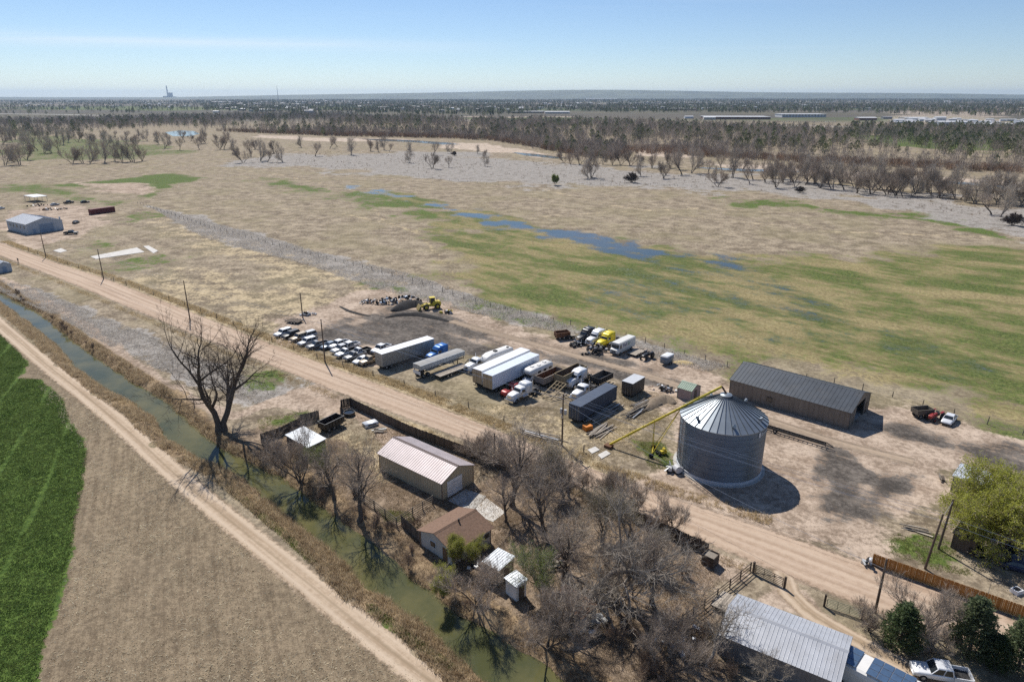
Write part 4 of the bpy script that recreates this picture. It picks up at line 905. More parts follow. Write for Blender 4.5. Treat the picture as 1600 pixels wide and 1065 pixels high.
def flatbed(name, label, px, deg, Ln, deckm, goose=True, z=.85, w=1.25, n=2, boards=True, cat='trailer', group=None):
    t = thing(name, label, cat, G(*px), deg, group)
    if boards:
        for k in range(9): MB().box(Ln/2, -w+.14+k*(2*w-.28)/8, z, Ln, (2*w-.2)/9.3, .07).build('deck_board', deckm, t)
    mb = MB()
    for s in (-1, 1): mb.box(Ln/2, s*w, z-.06, Ln, .09, .2); mb.box(Ln/2, s*.4, z-.18, Ln, .12, .2)
    for i in range(int(Ln/.8)+1): mb.box(min(.05+i*.8, Ln-.05), 0, z-.14, .07, 2*w-.1, .1)
    if goose: mb.bar((Ln,-.4,z),(Ln+1.2,-.3,1.7),.14); mb.bar((Ln,.4,z),(Ln+1.2,.3,1.7),.14); mb.bar((Ln+1.2,0,1.75),(Ln+2.4,0,1.6),.18); mb.bar((Ln+2.4,0,1.6),(Ln+2.4,0,.9),.12)
    else: mb.bar((Ln,-.6,z-.1),(Ln+1.4,0,.5),.1); mb.bar((Ln,.6,z-.1),(Ln+1.4,0,.5),.1)
    mb.build('frame', darkmetal if not boards or deckm is not palewood else darkmetal, t)
    for i in range(n):
        for s in (-1, 1): wheel(t, Ln*.25+i*.95, s*(w+.02), .38, .22)
    MB().bar((Ln-.1, .5, .02), (Ln-.1, .5, z), .1).build('jack', darkmetal, t); return t
flatbed('gooseneck_trailer', 'gooseneck flatbed trailer with bleached deck in front of the hopper trailer', (682,592), 47, 8.6, palewood)
flatbed('flatbed_trailer', 'empty white-framed flatbed trailer between the red chassis and the rusty dump bed', (822,612), 47, 5.0, white, False, .95, 1.15, 2, False)
flatbed('flatbed_trailer', 'low flatbed trailer with bleached boards next to the step van', (986,557), 48, 4.2, palewood, False, .6)
flatbed('pole_trailer', 'long rusty pole trailer lying between the grain bin and the machine shed', (1187,668), -41, 11.5, rust, False, .9, .32, 1, False)
flatbed('utility_trailer', 'bleached plank trailer at the corner of the grey storage building', (1125,958), 48, 3.2, palewood, False, .6)
# open dump trailers
def dump(name, label, px, deg, Ln, col, inner, H=1.5, z=1.1, w=1.2, ribs=True, n=2, cat='trailer'):
    t = thing(name, label, cat, G(*px), deg)
    for s in (-1, 1):
        mb = MB().box(Ln/2, s*w, z+H/2, Ln, .07, H)
        if ribs:
            for i in range(int(Ln/.75)+1): mb.box(min(.05+i*.75, Ln-.05), s*(w+.06), z+H/2, .09, .08, H)
        mb.box(Ln/2, s*w, z+H+.04, Ln+.06, .15, .1); mb.build('side_wall', col, t); MB().box(Ln/2, s*(w-.045), z+H/2, Ln-.15, .015, H-.05).build('liner', inner, t)
    for x in (0, Ln): MB().box(x, 0, z+H/2, .08, 2*w-.1, H).build('end_wall', col, t)
    MB().box(Ln/2, 0, z, Ln-.1, 2*w-.15, .08).build('floor', inner, t); mb = MB()
    for s in (-1, 1): mb.box(Ln/2+.4, s*.45, z-.22, Ln+.8, .14, .26)
    mb.build('frame', darkmetal, t)
    for i in range(n):
        for s in (-1, 1): wheel(t, .8+i*1.15, s*(w-.15), .45, .25)
    MB().bar((Ln-.2, .5, .02), (Ln-.2, .5, z-.2), .12).build('landing_leg', darkmetal, t); return t
dump('dump_trailer', 'grey-brown open dump trailer beside the white motorhome', (843,606), 48, 7.0, MAT('grey_brown_dump_paint', (.30,.25,.21), .8, var=.2, dirt=.5), rust, 1.3)
dump('dump_trailer', 'tall tan rusty dump trailer behind the tilted frame', (873,606), 48, 8.0, tanrust, MAT('black_rust_liner', (.045,.03,.024), .9, var=.3), 1.7, 1.2)
dump('dump_truck_bed', 'black open dump bed behind the white sleeper truck', (930,606), 48, 4.6, darkmetal, MAT('grey_bed_liner', (.14,.13,.115), .9), 1.1, 1.2)
dump('dump_trailer', 'black open-topped dump trailer beside the metal lean-to', (504,676), 56, 4.4, P_['black'], MATS['black_rust_liner'], 1.1, .8, 1.05)
# tilted rusty frame
t = thing('tilted_frame', 'rusty tan steel frame tipped up in front of the dump trailers', 'frame', G(853,624), 48)
mb = MB()
for y in (-1.2, 1.2): mb.bar((0,y,.35), (5.0,y,2.1), .16, .2)
for u in np.linspace(0, 1, 6): mb.bar((5*u,-1.2,.35+1.75*u), (5*u,1.2,.35+1.75*u), .12)
mb.bar((2.5,-.4,1.2),(5,-.4,2.1),.1); mb.bar((2.5,.4,1.2),(5,.4,2.1),.1); mb.build('ladder_frame', tanrust, t)
for y in (-1.0, 1.0): MB().bar((4.7,y,0),(4.7,y,2.0),.12).build('prop', darkmetal, t)
# trucks in the yard
tractor_unit('semi_truck', 'white long-nosed semi truck parked alone facing the road', (812,623), 226, P_['white'], True, fair=False)
tractor_unit('semi_truck', 'white sleeper semi truck between the tan dump trailer and the black dump bed', (899,601), 228, P_['white'], True)
tractor_unit('semi_truck', 'white semi cab half hidden behind the dark blue box trailer', (910,620), 230, P_['white'], False)
tractor_unit('semi_truck', 'bright blue semi truck beside the livestock trailer', (683,561), 230, P_['blue'], True)
tractor_unit('semi_truck', 'white semi truck left of the two white box trailers', (744,577), 226, P_['white'], False)
tractor_unit('semi_truck', 'black sleeper truck at the back of the yard near the junk engines', (914,533), 228, P_['black'], True)
tractor_unit('semi_truck', 'white sleeper cab between the black truck and the yellow truck', (930,536), 228, P_['white'], True)
tractor_unit('semi_truck', 'yellow sleeper truck beside the white step van', (946,540), 228, P_['yellow'], True)
# red chassis trucks
for lab, px in (('red bare truck chassis right of the white box trailers, nearer the road', (795,618)), ('red bare truck chassis right of the white box trailers, farther back', (808,606))):
    t = thing('truck_chassis', lab, 'truck', G(*px), 228, 'red truck chassis')
    mb = MB()
    for s in (-1, 1): mb.box(-1.2, s*.42, .9, 5.6, .14, .26)
    for x in (-3.9,-2.6,-1.2,0): mb.box(x, 0, .9, .12, .7, .2)
    mb.build('frame', P_['red'], t); MB().loft([ring(.4,.95,.75,1.5,.85), ring(1.3,.92,.7,1.5,.8), ring(1.9,.7,.75,1.3,.6)]).build('hood', P_['red'], t, True)
    for x, d in ((1.2, False), (-3.0, True)):
        for y in (-.9, .9): wheel(t, x, y, .48, .27, steel, d)
# motorhome, fifth-wheel camper
t = thing('motorhome', 'off-white motorhome with overhanging front beside the white box trailers', 'motorhome', G(838,592), 228)
MB().loft([ring(-4.2,1.15,.6,3.0,1.05), ring(-3.9,1.2,.55,3.15,1.1), ring(1.2,1.2,.55,3.15,1.1), ring(1.5,1.2,1.7,3.15,1.1), ring(2.8,1.18,1.95,3.05,1.05), ring(3.2,1.05,2.1,2.75,.9)]).build('body', rvwhite, t, True)
MB().loft([ring(1.2,1.0,.55,1.75,.92), ring(2.4,.98,.55,1.7,.88), ring(2.9,.95,.55,1.2,.85), ring(3.7,.88,.55,1.05,.75)]).build('cab', P_['white'], t, True)
quad(t, 'windshield', [(2.95,-.8,1.2),(2.95,.8,1.2),(2.5,.78,1.75),(2.5,-.78,1.75)], glass)
quad(t, 'front_window', [(3.12,-.7,2.25),(3.12,.7,2.25),(2.98,.7,2.65),(2.98,-.7,2.65)], glass)
for s in (-1, 1):
    for x in (-3.2, -1.4, .4): MB().box(x, s*1.2, 2.1, .9, .05, .55).build('window', glass, t)
    MB().box(-1, s*1.205, 1.45, 5.8, .03, .12).build('stripe', tandoor, t)
for x, y in ((-2.6,0),(-.4,.3),(1.2,-.2)): MB().box(x, y, 3.2, .7, .6, .22).build('roof_vent', rvwhite, t)
mb = MB()
for s in (-1, 1): mb.bar((-4,s*.95,3.35),(-1.8,s*.95,3.35),.04)
mb.bar((-4,-.95,3.35),(-4,.95,3.35),.04); mb.build('roof_rail', steel, t)
for x in (-2.4, 2.9):
    for y in (-.95, .95): wheel(t, x, y, .38, .25)
t = thing('camper_trailer', 'white fifth-wheel camper with sloped nose behind the left box trailer', 'camper', G(771,573), 226)
MB().loft([ring(-5.2,1.15,.7,3.5,1.1), ring(-4.9,1.2,.6,3.6,1.1), ring(1.0,1.2,.6,3.6,1.1), ring(1.3,1.2,1.8,3.6,1.1), ring(2.6,1.15,1.9,3.2,1.0), ring(3.4,1.0,2.0,2.6,.85)]).build('body', rvwhite, t, True)
for s in (-1, 1):
    for x in (-4.0, -2.2, -.3): MB().box(x, s*1.2, 2.3, .9, .05, .6).build('window', glass, t)
MB().box(-4.2, .3, 3.68, .45, .45, .2).build('roof_vent', darkmetal, t); MB().box(-.6, 0, 3.7, .8, .7, .26).build('air_conditioner', darkmetal, t)
for x in (-2.8, -1.8):
    for y in (-1.0, 1.0): wheel(t, x, y, .38, .24)
landing(t, 2.4, 1.9)
# step van with lettering
t = thing('step_van', 'white delivery step van with faded lettering parked at the back of the yard', 'van', G(972,549), 229)
vanw = MAT('cream_white_van_skin', (.68,.67,.62), .5, var=.06, dirt=.25, dirtcol=(.45,.4,.33))
MB().loft([ring(-3.9,1.15,.55,3.1,1.12), ring(2.6,1.15,.55,3.1,1.12), ring(3.0,1.14,.55,3.0,1.05), ring(3.15,1.12,.55,1.75,1.05), ring(3.75,1.05,.55,1.5,.95)]).build('body', vanw, t)
quad(t, 'windshield', [(3.18,-.98,1.8),(3.18,.98,1.8),(3.04,.95,2.6),(3.04,-.95,2.6)], glass)
for s in (-1, 1): quad(t, 'side_window', [(2.2,s*1.16,1.7),(2.9,s*1.16,1.7),(2.85,s*1.155,2.5),(2.2,s*1.155,2.5)], glass); MB().box(3.78, s*.8, 1.05, .05, .26, .22).build('headlight', lampglass, t)
MB().box(3.78, 0, 1.05, .05, 1.1, .35).build('grille', darkmetal, t); MB().box(3.9, 0, .6, .15, 2.1, .22).build('bumper', darkmetal, t)
for x in (-2.4, 2.5):
    for y in (-1.0, 1.0): wheel(t, x, y, .42, .26)
def lettering(parent, txt, loc, rot, size, mat, name='lettering'):
    cu = bpy.data.curves.new(name, 'FONT'); cu.body = txt; cu.size = size; cu.extrude = .008; cu.align_x = 'CENTER'
    o = bpy.data.objects.new(name, cu); COL.objects.link(o); dg_ = bpy.context.evaluated_depsgraph_get(); dg_.update()
    m = bpy.data.meshes.new_from_object(o.evaluated_get(dg_)); bpy.data.objects.remove(o); m.materials.clear(); m.materials.append(mat)
    q = put(name, m, parent); q.location = loc; q.rotation_euler = rot; return q
fade1 = MAT('faded_purple_print', (.14,.11,.22), .8); fade2 = MAT('faded_green_print', (.12,.30,.22), .8)
lettering(t, 'Fed', (.75, 1.175, 1.85), (R(90), 0, R(180)), 1.15, fade1); lettering(t, 'Ex', (-1.05, 1.175, 1.85), (R(90), 0, R(180)), 1.15, fade2)
# row of cars and pickups along the roadside fence
RG = 'cars parked nose out along the roadside fence'
suv('parked_suv', 'white suv at the left end of the parked row', (443,524), 232, P_['white'], RG)
suv('parked_suv', 'black suv second from the left end of the parked row', (455,527), 232, P_['black'], RG)
suv('parked_suv', 'tan suv third from the left end of the parked row', (468,531), 230, P_['tan'], RG)
suv('parked_suv', 'silver suv just behind the tan one in the parked row', (481,528), 230, P_['silver'], RG)
suv('parked_suv', 'white suv with dark lower body, left of the roadside utility pole', (481,538), 228, P_['silver'], RG, P_['white'])
pickup('parked_pickup', 'dark grey pickup just left of the roadside utility pole', (496,543), 222, P_['grey'], RG, False)
sedan('parked_car', 'slate blue sedan just right of the roadside utility pole', (515,543), 232, P_['slate'], RG)
pickup('parked_pickup', 'white pickup right of the slate blue sedan', (529,542), 232, P_['white'], RG)
pickup('parked_pickup', 'silver pickup with pale blue tint in the middle of the parked row', (534,549), 228, P_['silver'], RG)
pickup('parked_pickup', 'white crew-cab pickup at the back of the parked row', (545,545), 230, P_['white'], RG)
pickup('parked_pickup', 'white pickup with black bed in the middle of the parked row', (541,555), 228, P_['white'], RG, False, None, P_['black'])
pickup('parked_pickup', 'grey pickup with dark bed near the right end of the parked row', (554,560), 228, P_['grey'], RG, False)
pickup('parked_pickup', 'white pickup with dark bed behind the grey pickup', (562,554), 228, P_['white'], RG, False, None, P_['black'])
sedan('parked_car', 'white sedan in front of the tan stake truck', (566,566), 232, P_['white'], RG)
t = pickup('stake_truck', 'old tan stake truck against the livestock trailer', (578,567), 226, P_['tan'], None, False, rust, tanrust)
pickup('parked_pickup', 'white pickup set back alone left of the livestock trailer roof', (595,549), 236, P_['white'])
pickup('parked_pickup', 'white pickup with dark windscreen in the lower right corner', (1466,1058), 166, P_['white'])
sedan('parked_car', 'white and silver car on the dark lot beyond the machine shed', (1482,659), 225, P_['white'])
sedan('parked_car', 'dark red car in the shade beside the willow', (1565,838), 200, P_['maroon'])
pickup('parked_pickup', 'black pickup under the willow behind the cedar fence', (1552,872), -30, P_['black'])
sedan('parked_car', 'dark car near the right edge behind the cedar fence', (1592,890), -30, P_['navy'])
# far-left yard
pickup('parked_pickup', 'black pickup right of the pale blue farm building', (112,366), 12, P_['black'])
sedan('parked_car', 'dark car just above the black pickup at the farm building', (119,349), 100, P_['black'])
sedan('parked_car', 'pale blue car in the scrap row behind the farm building', (86,321), 60, P_['silver'])
pickup('parked_pickup', 'dark pickup in the scrap row behind the farm building', (108,318), 70, P_['black'])
sedan('parked_car', 'small black car at the right end of the far scrap row', (133,317), 40, P_['black'])
sedan('parked_car', 'white car cut by the left edge of the picture', (1,327), 80, P_['white'])
redbox = MAT('oxide_red_container', (.13,.028,.03), .7, .1, var=.15, scale=.5)
def container(name, label, px, deg, Ln, mat, H=2.6, W=2.45, roofm=None, z=.08):
    t = thing(name, label, 'container', G(*px), deg)
    for s in (-1, 1):
        mb = MB().box(0, s*W/2, H/2+z, Ln, .06, H)
        for i in range(int(Ln/.3)): mb.box(-Ln/2+.15+i*.3, s*(W/2+.03), H/2+z, .14, .04, H-.25)
        mb.build('side_wall', mat, t)
    for s in (-1, 1):
        e = MB().box(s*(Ln/2-.04), 0, H/2+z, .08, W-.08, H).build('end_wall', mat, t)
        if s > 0:
            for y in (-.6, -.15, .15, .6): MB().bar((Ln/2+.03, y, .2), (Ln/2+.03, y, H-.1), .04).build('lock_rod', steel, e)
    MB().box(0, 0, H+z+.02, Ln, W, .05).build('roof', roofm or mat, t)
    for x in (-Ln/2+.08, Ln/2-.08):
        for y in (-W/2+.04, W/2-.04): MB().box(x, y, H/2+z, .2, .2, H+.14).build('corner_post', mat, t)
    MB().box(0, 0, z/2, Ln-.2, W-.2, z).build('skid', darkmetal, t); return t
container('shipping_container', 'dark red shipping container beyond the far-left farm building', (160,333), 58, 12.2, redbox)
tr = box_trailer('cargo_trailer', 'small dark enclosed trailer with pale roof near the lumber piles', (979,619), 50, 4.8, MAT('brown_black_trailer_skin', (.07,.062,.055), .6, .1, var=.15, dirt=.4), MATS['brown_black_trailer_skin'], H=3.0, Wd=2.5, floor=.35)
MB().box(2.4, 0, 3.07, 4.9, 2.6, .06).build('roof_sheet', MAT('pale_grey_sheet', (.52,.53,.54), .5, .2, var=.08), tr)
t = thing('horse_trailer', 'small dark horse trailer with white domed roof at the back of the yard', 'trailer', G(1042,568), 49)
MB().loft([ring(-1.6,.9,.45,2.0,.88), ring(1.3,.9,.45,2.0,.88), ring(1.7,.7,.5,1.8,.65)]).build('body', P_['slate'], t, True)
MB().loft([ring(-1.66,.93,1.95,2.25,.8), ring(1.3,.93,1.95,2.25,.8), ring(1.76,.7,1.9,2.1,.6)]).build('roof', white, t, True)
for y in (-.85, .85): wheel(t, -.2, y, .33); wheel(t, .6, y, .33)
MB().bar((1.6,0,.5),(2.8,0,.45),.12).build('tongue', darkmetal, t)
# solar roofed trailer house in the corner
t = thing('trailer_house', 'white trailer house with rows of blue solar panels on its roof, bottom edge', 'trailer house', G(1352,1072), -44)
MB().loft([ring(-5,1.6,.5,2.75,1.5), ring(5,1.6,.5,2.75,1.5)]).build('body', rvwhite, t)
sol = MAT('blue_solar_glass', (.10,.16,.25), .12, .3, var=.15, scale=2, spec=.8)
for x in [-4.4 + i*.98 for i in range(9)]:
    if -.6 < x < .2: continue
    for y in (-.95, 0, .95):
        p = MB().box(x, y, 2.86, .9, .88, .04).build('solar_panel', sol, t); MB().box(x, y, 2.835, .96, .94, .03).build('panel_frame', steel, p)
MB().cyl((-4.6,-1.1,2.7),(-4.6,-1.1,3.2),.12).build('vent_pipe', steel, t)
for x in (-2, -1): wheel(t, x, 1.5, .36); wheel(t, x, -1.5, .36)
MB().box(0,0,.3,9.6,2.9,.5).build('skirt', darkmetal, t)
# wheel loader
t = thing('wheel_loader', 'yellow wheel loader by the black gravel heap', 'loader', G(673,482), 200)
MB().loft([ring(-2.9,.8,.9,1.9,.7), ring(-2.6,.95,.8,2.2,.85), ring(-.6,.95,.8,2.3,.85), ring(-.4,.9,.8,1.9,.8)]).build('engine_cover', yellow, t); MB().loft([ring(-.4,.6,.8,1.6,.5), ring(1.9,.6,.8,1.5,.5)]).build('front_frame', yellow, t)
MB().box(-.5, 0, 2.5, 1.3, 1.4, 1.5).build('cab', glass, t); MB().box(-.5, 0, 3.3, 1.6, 1.6, .16).build('cab_roof', yellow, t); mb = MB()
for x in (-1.1,.1):
    for y in (-.68,.68): mb.bar((x,y,1.8),(x,y,3.25),.12)
mb.build('cab_posts', yellow, t)
for s in (-1,1): MB().bar((.9,s*.5,1.7),(3.0,s*.5,.8),.2,.35).build('lift_arm', yellow, t)
MB().loft([[(3.0,-1.5,.15),(3.0,-1.5,1.3),(3.2,-1.5,1.4),(3.9,-1.5,.2),(3.4,-1.5,.06)],[(3.0,1.5,.15),(3.0,1.5,1.3),(3.2,1.5,1.4),(3.9,1.5,.2),(3.4,1.5,.06)]]).build('bucket', MAT('worn_yellow_steel', (.3,.23,.08), .7, dirt=.6), t)
for x in (-1.8, 1.5):
    for y in (-1.05, 1.05): wheel(t, x, y, .8, .5, yellow)
MB().cyl((-1.8,.4,2.2),(-1.8,.4,3.2),.08).build('exhaust_stack', darkmetal, t)
# farm tractor, wagon, implement
def farm_tractor(name, label, px, deg, col):
    t = thing(name, label, 'tractor', G(*px), deg)
    MB().loft([ring(-.2,.4,.8,1.45,.35), ring(1.6,.38,.75,1.35,.33), ring(1.9,.32,.75,1.2,.28)]).build('hood', col, t); MB().box(-.8,0,.85,1.5,.6,.5).build('transmission', darkmetal, t)
    MB().box(-.9,0,1.45,.5,.55,.12).build('seat', darkmetal, t); MB().bar((-.4,0,1.2),(-.6,0,1.7),.06).build('steering_column', darkmetal, t)
    for s in (-1,1): MB().box(-1.0, s*.75, 1.5, 1.2, .4, .08).build('fender', col, t); wheel(t, -1.0, s*.95, .75, .4, col); wheel(t, 1.4, s*.7, .4, .2, col)
    MB().cyl((.9,.1,1.3),(.9,.1,2.1),.05).build('exhaust_stack', darkmetal, t); return t
farm_tractor('farm_tractor', 'small red tractor left of the white car on the dark lot', (1459,655), 215, P_['red'])
farm_tractor('farm_tractor', 'black old tractor right of the step van', (1010,560), 230, P_['black'])
t = dump('box_wagon', 'loaded grey-brown wagon by the fence beyond the machine shed', (1427,652), 10, 3.4, oldwood, oldwood, .9, .9, .95, True, 2, 'wagon')
dump('feed_wagon', 'red-brown wagon by the pasture fence, left end of the back row', (868,530), 20, 3.6, rust, rust, 1.1, .7, 1.0, True, 2, 'wagon')
flatbed('small_trailer', 'dark empty car trailer above the left end of the parked row', (470,505), 160, 4.0, darkwood, False, .6)
flatbed('small_trailer', 'pale flat trailer between the feed wagon and the black truck', (898,527), 190, 3.0, palewood, False, .9)
# ------------------------------------------------------------------ utility poles and wires
POLES = []
def pole(label, px, h, arm=True, can=False, deg=A1, lean=0.0):
    x, y = G(*px); t = thing('utility_pole', label, 'utility pole', (x, y, 0), deg, 'utility poles')
    MB().tube([(0,0,-.3), (lean*.5,0,h*.5), (lean,0,h)], [.17,.145,.11], 8).build('pole_shaft', polewood, t)
    if arm:
        a = MB().bar((lean-.0,-1.1,h-.45), (lean,1.1,h-.45), .11).build('crossarm', polewood, t)
        for s in (-1.0, -.45, .45, 1.0): MB().cyl((lean, s, h-.4), (lean, s, h-.18), .05, 8).build('insulator', white, a)
    if can:
        for s in (-.42, .42): MB().cyl((s,.15,h*.62), (s,.15,h*.62+.85), .24, 12).build('transformer', MAT('transformer_grey', (.42,.43,.43), .5), t)
        MB().box(.1,-.3,h*.58,.3,.25,.5).build('switch_box', steel, t)
    return (x, y, h, lean, deg)
p1_ = pole('utility pole nearest the pale blue farm building, leftmost in the line', (72,402), 9.0, False)
p2_ = pole('utility pole in front of the long concrete slab', (162,436), 10.0, False)
p3_ = pole('utility pole rising behind the big bare cottonwood', (297,500), 11.0, False)
p4_ = pole('utility pole standing in front of the row of parked cars', (508,566), 10.3, False)
p5_ = pole('utility pole with grey transformers at the corner of the dark blue trailer', (878,696), 9.8, True, True)
p6_ = pole('grey leaning utility pole just behind the cedar fence', (1445,888), 8.4, False, False, A1, .5)
p7_ = pole('lone brown utility pole beside the pipe gate and dark evergreen', (1367,957), 7.6, False)
p8_ = pole('utility pole beneath the left side of the willow', (1466,857), 7.8, False, False, A1, .3)
p9_ = pole('short pole at the roadside behind the workshop', (773,722), 5.4, False)
p10_ = pole('short utility pole by the white junk left of the black heap', (473,496), 7.0, False)
def wire(label, a, b, dz, off, sag, group='overhead wires'):
    def top(p, o): 
        d = R(p[4]); return Vector((p[0] + math.cos(d)*p[3] - math.sin(d)*o, p[1] + math.sin(d)*p[3] + math.cos(d)*o, p[2]+dz))
    A, B = top(a, off), top(b, off); pts = []
    for i in range(17):
        u = i/16; q = A.lerp(B, u); q.z -= 4*sag*u*(1-u); pts.append(tuple(q))
    o = MB().tube(pts, .018, 4).build('overhead_wire', wire_m); return tag(o, label, 'wire', group)
beyond = (p6_[0]+50, p6_[1]-40, 8.4, 0, A1)
nm = ['between the two leftmost poles', 'from the slab pole to the cottonwood pole', 'from the cottonwood pole to the parked cars', 'from the parked cars to the transformer pole', 'from the transformer pole past the grain bin', 'from the cedar fence pole out of the picture']
ch = [p1_, p2_, p3_, p4_, p5_, p6_, beyond]
for i in range(6):
    for dz, off, lb in ((-.15, .0, 'top overhead wire '), (-1.0, .0, 'lower overhead wire ')) + (((-.3, 1.0, 'far-side overhead wire '), (-.3, -1.0, 'near-side overhead wire ')) if i in (3, 4) else ()):
        wire(lb + nm[i], ch[i], ch[i+1], dz, off, .9)
wire('single service wire from the transformer pole to the lone brown pole', p5_, p7_, -1.4, 0, 1.2)
wire('service wire from the willow pole to the cedar fence pole', p8_, p6_, -.3, 0, .1)
wire('service wire from the transformer pole to the short roadside pole', p5_, p9_, -1.2, 0, .5)
# ------------------------------------------------------------------ fences
def post_mesh(h, w): 
    m = MB().tube([(0,0,-.2),(0,0,h*.5),(0,0,h)], [w,w*.95,w*.85], 6); me_ = bpy.data.meshes.new('post'); me_.from_pydata(m.v, [], m.f); me_.update(); return me_
def board_mesh(w, th_, h, mat):
    m = MB().add([(x*w/2, y*th_/2, 0.02) for x, y in ((-1,-1),(1,-1),(1,1),(-1,1))] + [(-w/2,-th_/2,h-.05),(w/2,-th_/2,h-.05),(w/2,th_/2,h-.05),(-w/2,th_/2,h-.05),(-w*.3,-th_/2,h),(w*.3,-th_/2,h),(w*.3,th_/2,h),(-w*.3,th_/2,h)],
        [(3,2,1,0),(0,1,5,4),(1,2,6,5),(2,3,7,6),(3,0,4,7),(4,5,9,8),(5,6,10,9),(6,7,11,10),(7,4,8,11),(8,9,10,11)])
    me_ = bpy.data.meshes.new('board'); me_.from_pydata(m.v, [], m.f); me_.update(); me_.materials.append(mat); return me_
def wire_fence(name, label, px, step, h=1.3, w=.07, wires=3, mat=oldwood, jit=.2, cat='fence'):
    L_ = GA(px); tot = np.sum(np.hypot(*np.diff(L_, axis=0).T)); P = resample(L_, max(2, int(tot/step)+1))
    t = thing(name, label, cat, (P[0][0], P[0][1], 0)); pm = post_mesh(h, w); pm.materials.append(mat); pts = []
    for i, p in enumerate(P):
        q = (p[0]-P[0][0], p[1]-P[0][1], 0); o = put('post', pm, t, q); o.rotation_euler = (random.uniform(-.06,.06), random.uniform(-.06,.06), random.random()*6); o.scale = (1, 1, 1 + random.uniform(-jit, jit)); pts.append(q)
    for k in range(wires):
        z = h*(.35+.27*k); MB().tube([(q[0], q[1], z) for q in pts], .008, 3).build('strand', wire_m, t)
    return t
wire_fence('pasture_fence', 'long wire fence of wooden posts along the near edge of the wet pasture', [(215,318),(330,357),(480,396),(640,438),(740,473),(870,503),(1000,533),(1150,577),(1290,597),(1420,626),(1600,680),(1720,715)], 5.5, 1.35, .09)
wire_fence('roadside_fence', 'sparse wire fence of short posts between the road and the truck yard', [(425,533),(520,568),(626,598),(770,650),(860,690),(912,706)], 9, 1.2, .1)
wire_fence('roadside_fence', 'sparse wire fence of short posts along the far side of the road at left', [(45,392),(150,428),(230,457),(300,481),(365,508)], 9, 1.2, .09)
wire_fence('boundary_fence', 'faint wire fence at the far edge of the brown pasture', [(650,276),(760,288),(850,294),(950,286),(1080,292)], 9, 1.3, .09)
def board_fence(name, label, px, h, mat, bw=.15, postm=None, rails=True, vary=.04, gap=.012):
    L_ = GA(px); t = thing(name, label, 'fence', (L_[0][0], L_[0][1], 0)); bm_ = board_mesh(bw-gap, .03, h, mat); o0 = L_[0]
    for a, b in zip(L_[:-1], L_[1:]):
        d = b-a; Ls = np.linalg.norm(d); ang = math.atan2(d[1], d[0]); n = max(1, int(Ls/bw)); nn = np.array([-d[1], d[0]])/Ls
        for i in range(n):
            p = a + d*(i+.5)/n - o0; o = put('board', bm_, t, (p[0], p[1], .0), ang); o.scale = (1, 1, 1 + random.uniform(-vary, vary)); o.rotation_euler = (0, random.uniform(-.01,.01), ang)
        m = max(1, int(Ls/2.4))
        for i in range(m+1):
            p = a + d*i/m - o0 + nn*.09; MB().box(p[0], p[1], h/2-.05, .1, .1, h-.1, ang).build('post', postm or mat, t)
        for z in (.35, h-.35):
            p, q = a-o0+nn*.045, b-o0+nn*.045; MB().bar((p[0],p[1],z), (q[0],q[1],z), .05, .09).build('rail', postm or mat, t)
    return t
board_fence('cedar_fence', 'new orange-brown cedar board fence along the right side of the road', [(1362,882),(1480,924),(1600,967),(1700,1003)], 1.75, cedar, .15, None, True, .012, .008)
board_fence('privacy_fence', 'dark weathered board fence along the road behind the workshop', [(533,650),(534,638),(548,635),(640,679),(720,709),(790,737)], 1.9, darkwood, .24, None, True, .035, .012)
board_fence('privacy_fence', 'dark brush-covered board fence along the road at the right end of the grove', [(985,812),(1060,845),(1105,866)], 1.8, darkwood, .24, None, True, .05, .015)
board_fence('corral_fence', 'dark board pen fence left of the metal lean-to', [(470,664),(440,679),(408,690),(424,708),(440,722)], 1.6, darkwood, .24, None, True, .035, .012)
board_fence('privacy_fence', 'short grey plank screen beside the black dump trailer', [(470,662),(499,655)], 1.9, oldwood, .24, None, True, .035, .012)
board_fence('privacy_fence', 'dark solid board panel at the corner of the brown-roofed house', [(627,821),(657,849)], 1.9, darkwood, .24, None, True, .06, .015)
def rail_fence(name, label, px, h, rails, mat, step=2.6, cat='fence'):
    L_ = GA(px); P = []
    for a, b in zip(L_[:-1], L_[1:]):
        n = max(1, round(np.linalg.norm(b-a)/step)); P += [a + (b-a)*i/n for i in range(n)]
    P.append(L_[-1]); t = thing(name, label, cat, (P[0][0], P[0][1], 0)); o0 = P[0]
    for p in P: MB().box(p[0]-o0[0], p[1]-o0[1], h/2, .14, .14, h).build('post', mat, t)
    for a, b in zip(P[:-1], P[1:]):
        for k in range(rails):
            z = h*(k+.6)/rails; MB().bar((a[0]-o0[0], a[1]-o0[1], z), (b[0]-o0[0], b[1]-o0[1], z), .05, .11).build('rail', mat, t)
    return t
rail_fence('corral_fence', 'grey rail corral fence between the workshop yard and the canal trees', [(552,772),(585,795),(620,822),(645,806),(676,787)], 1.5, 4, oldwood)
rail_fence('pole_fence', 'dark rail fence running from the road gate back toward the canal', [(1172,892),(1140,918),(1100,950),(1065,975)], 1.4, 3, darkwood)
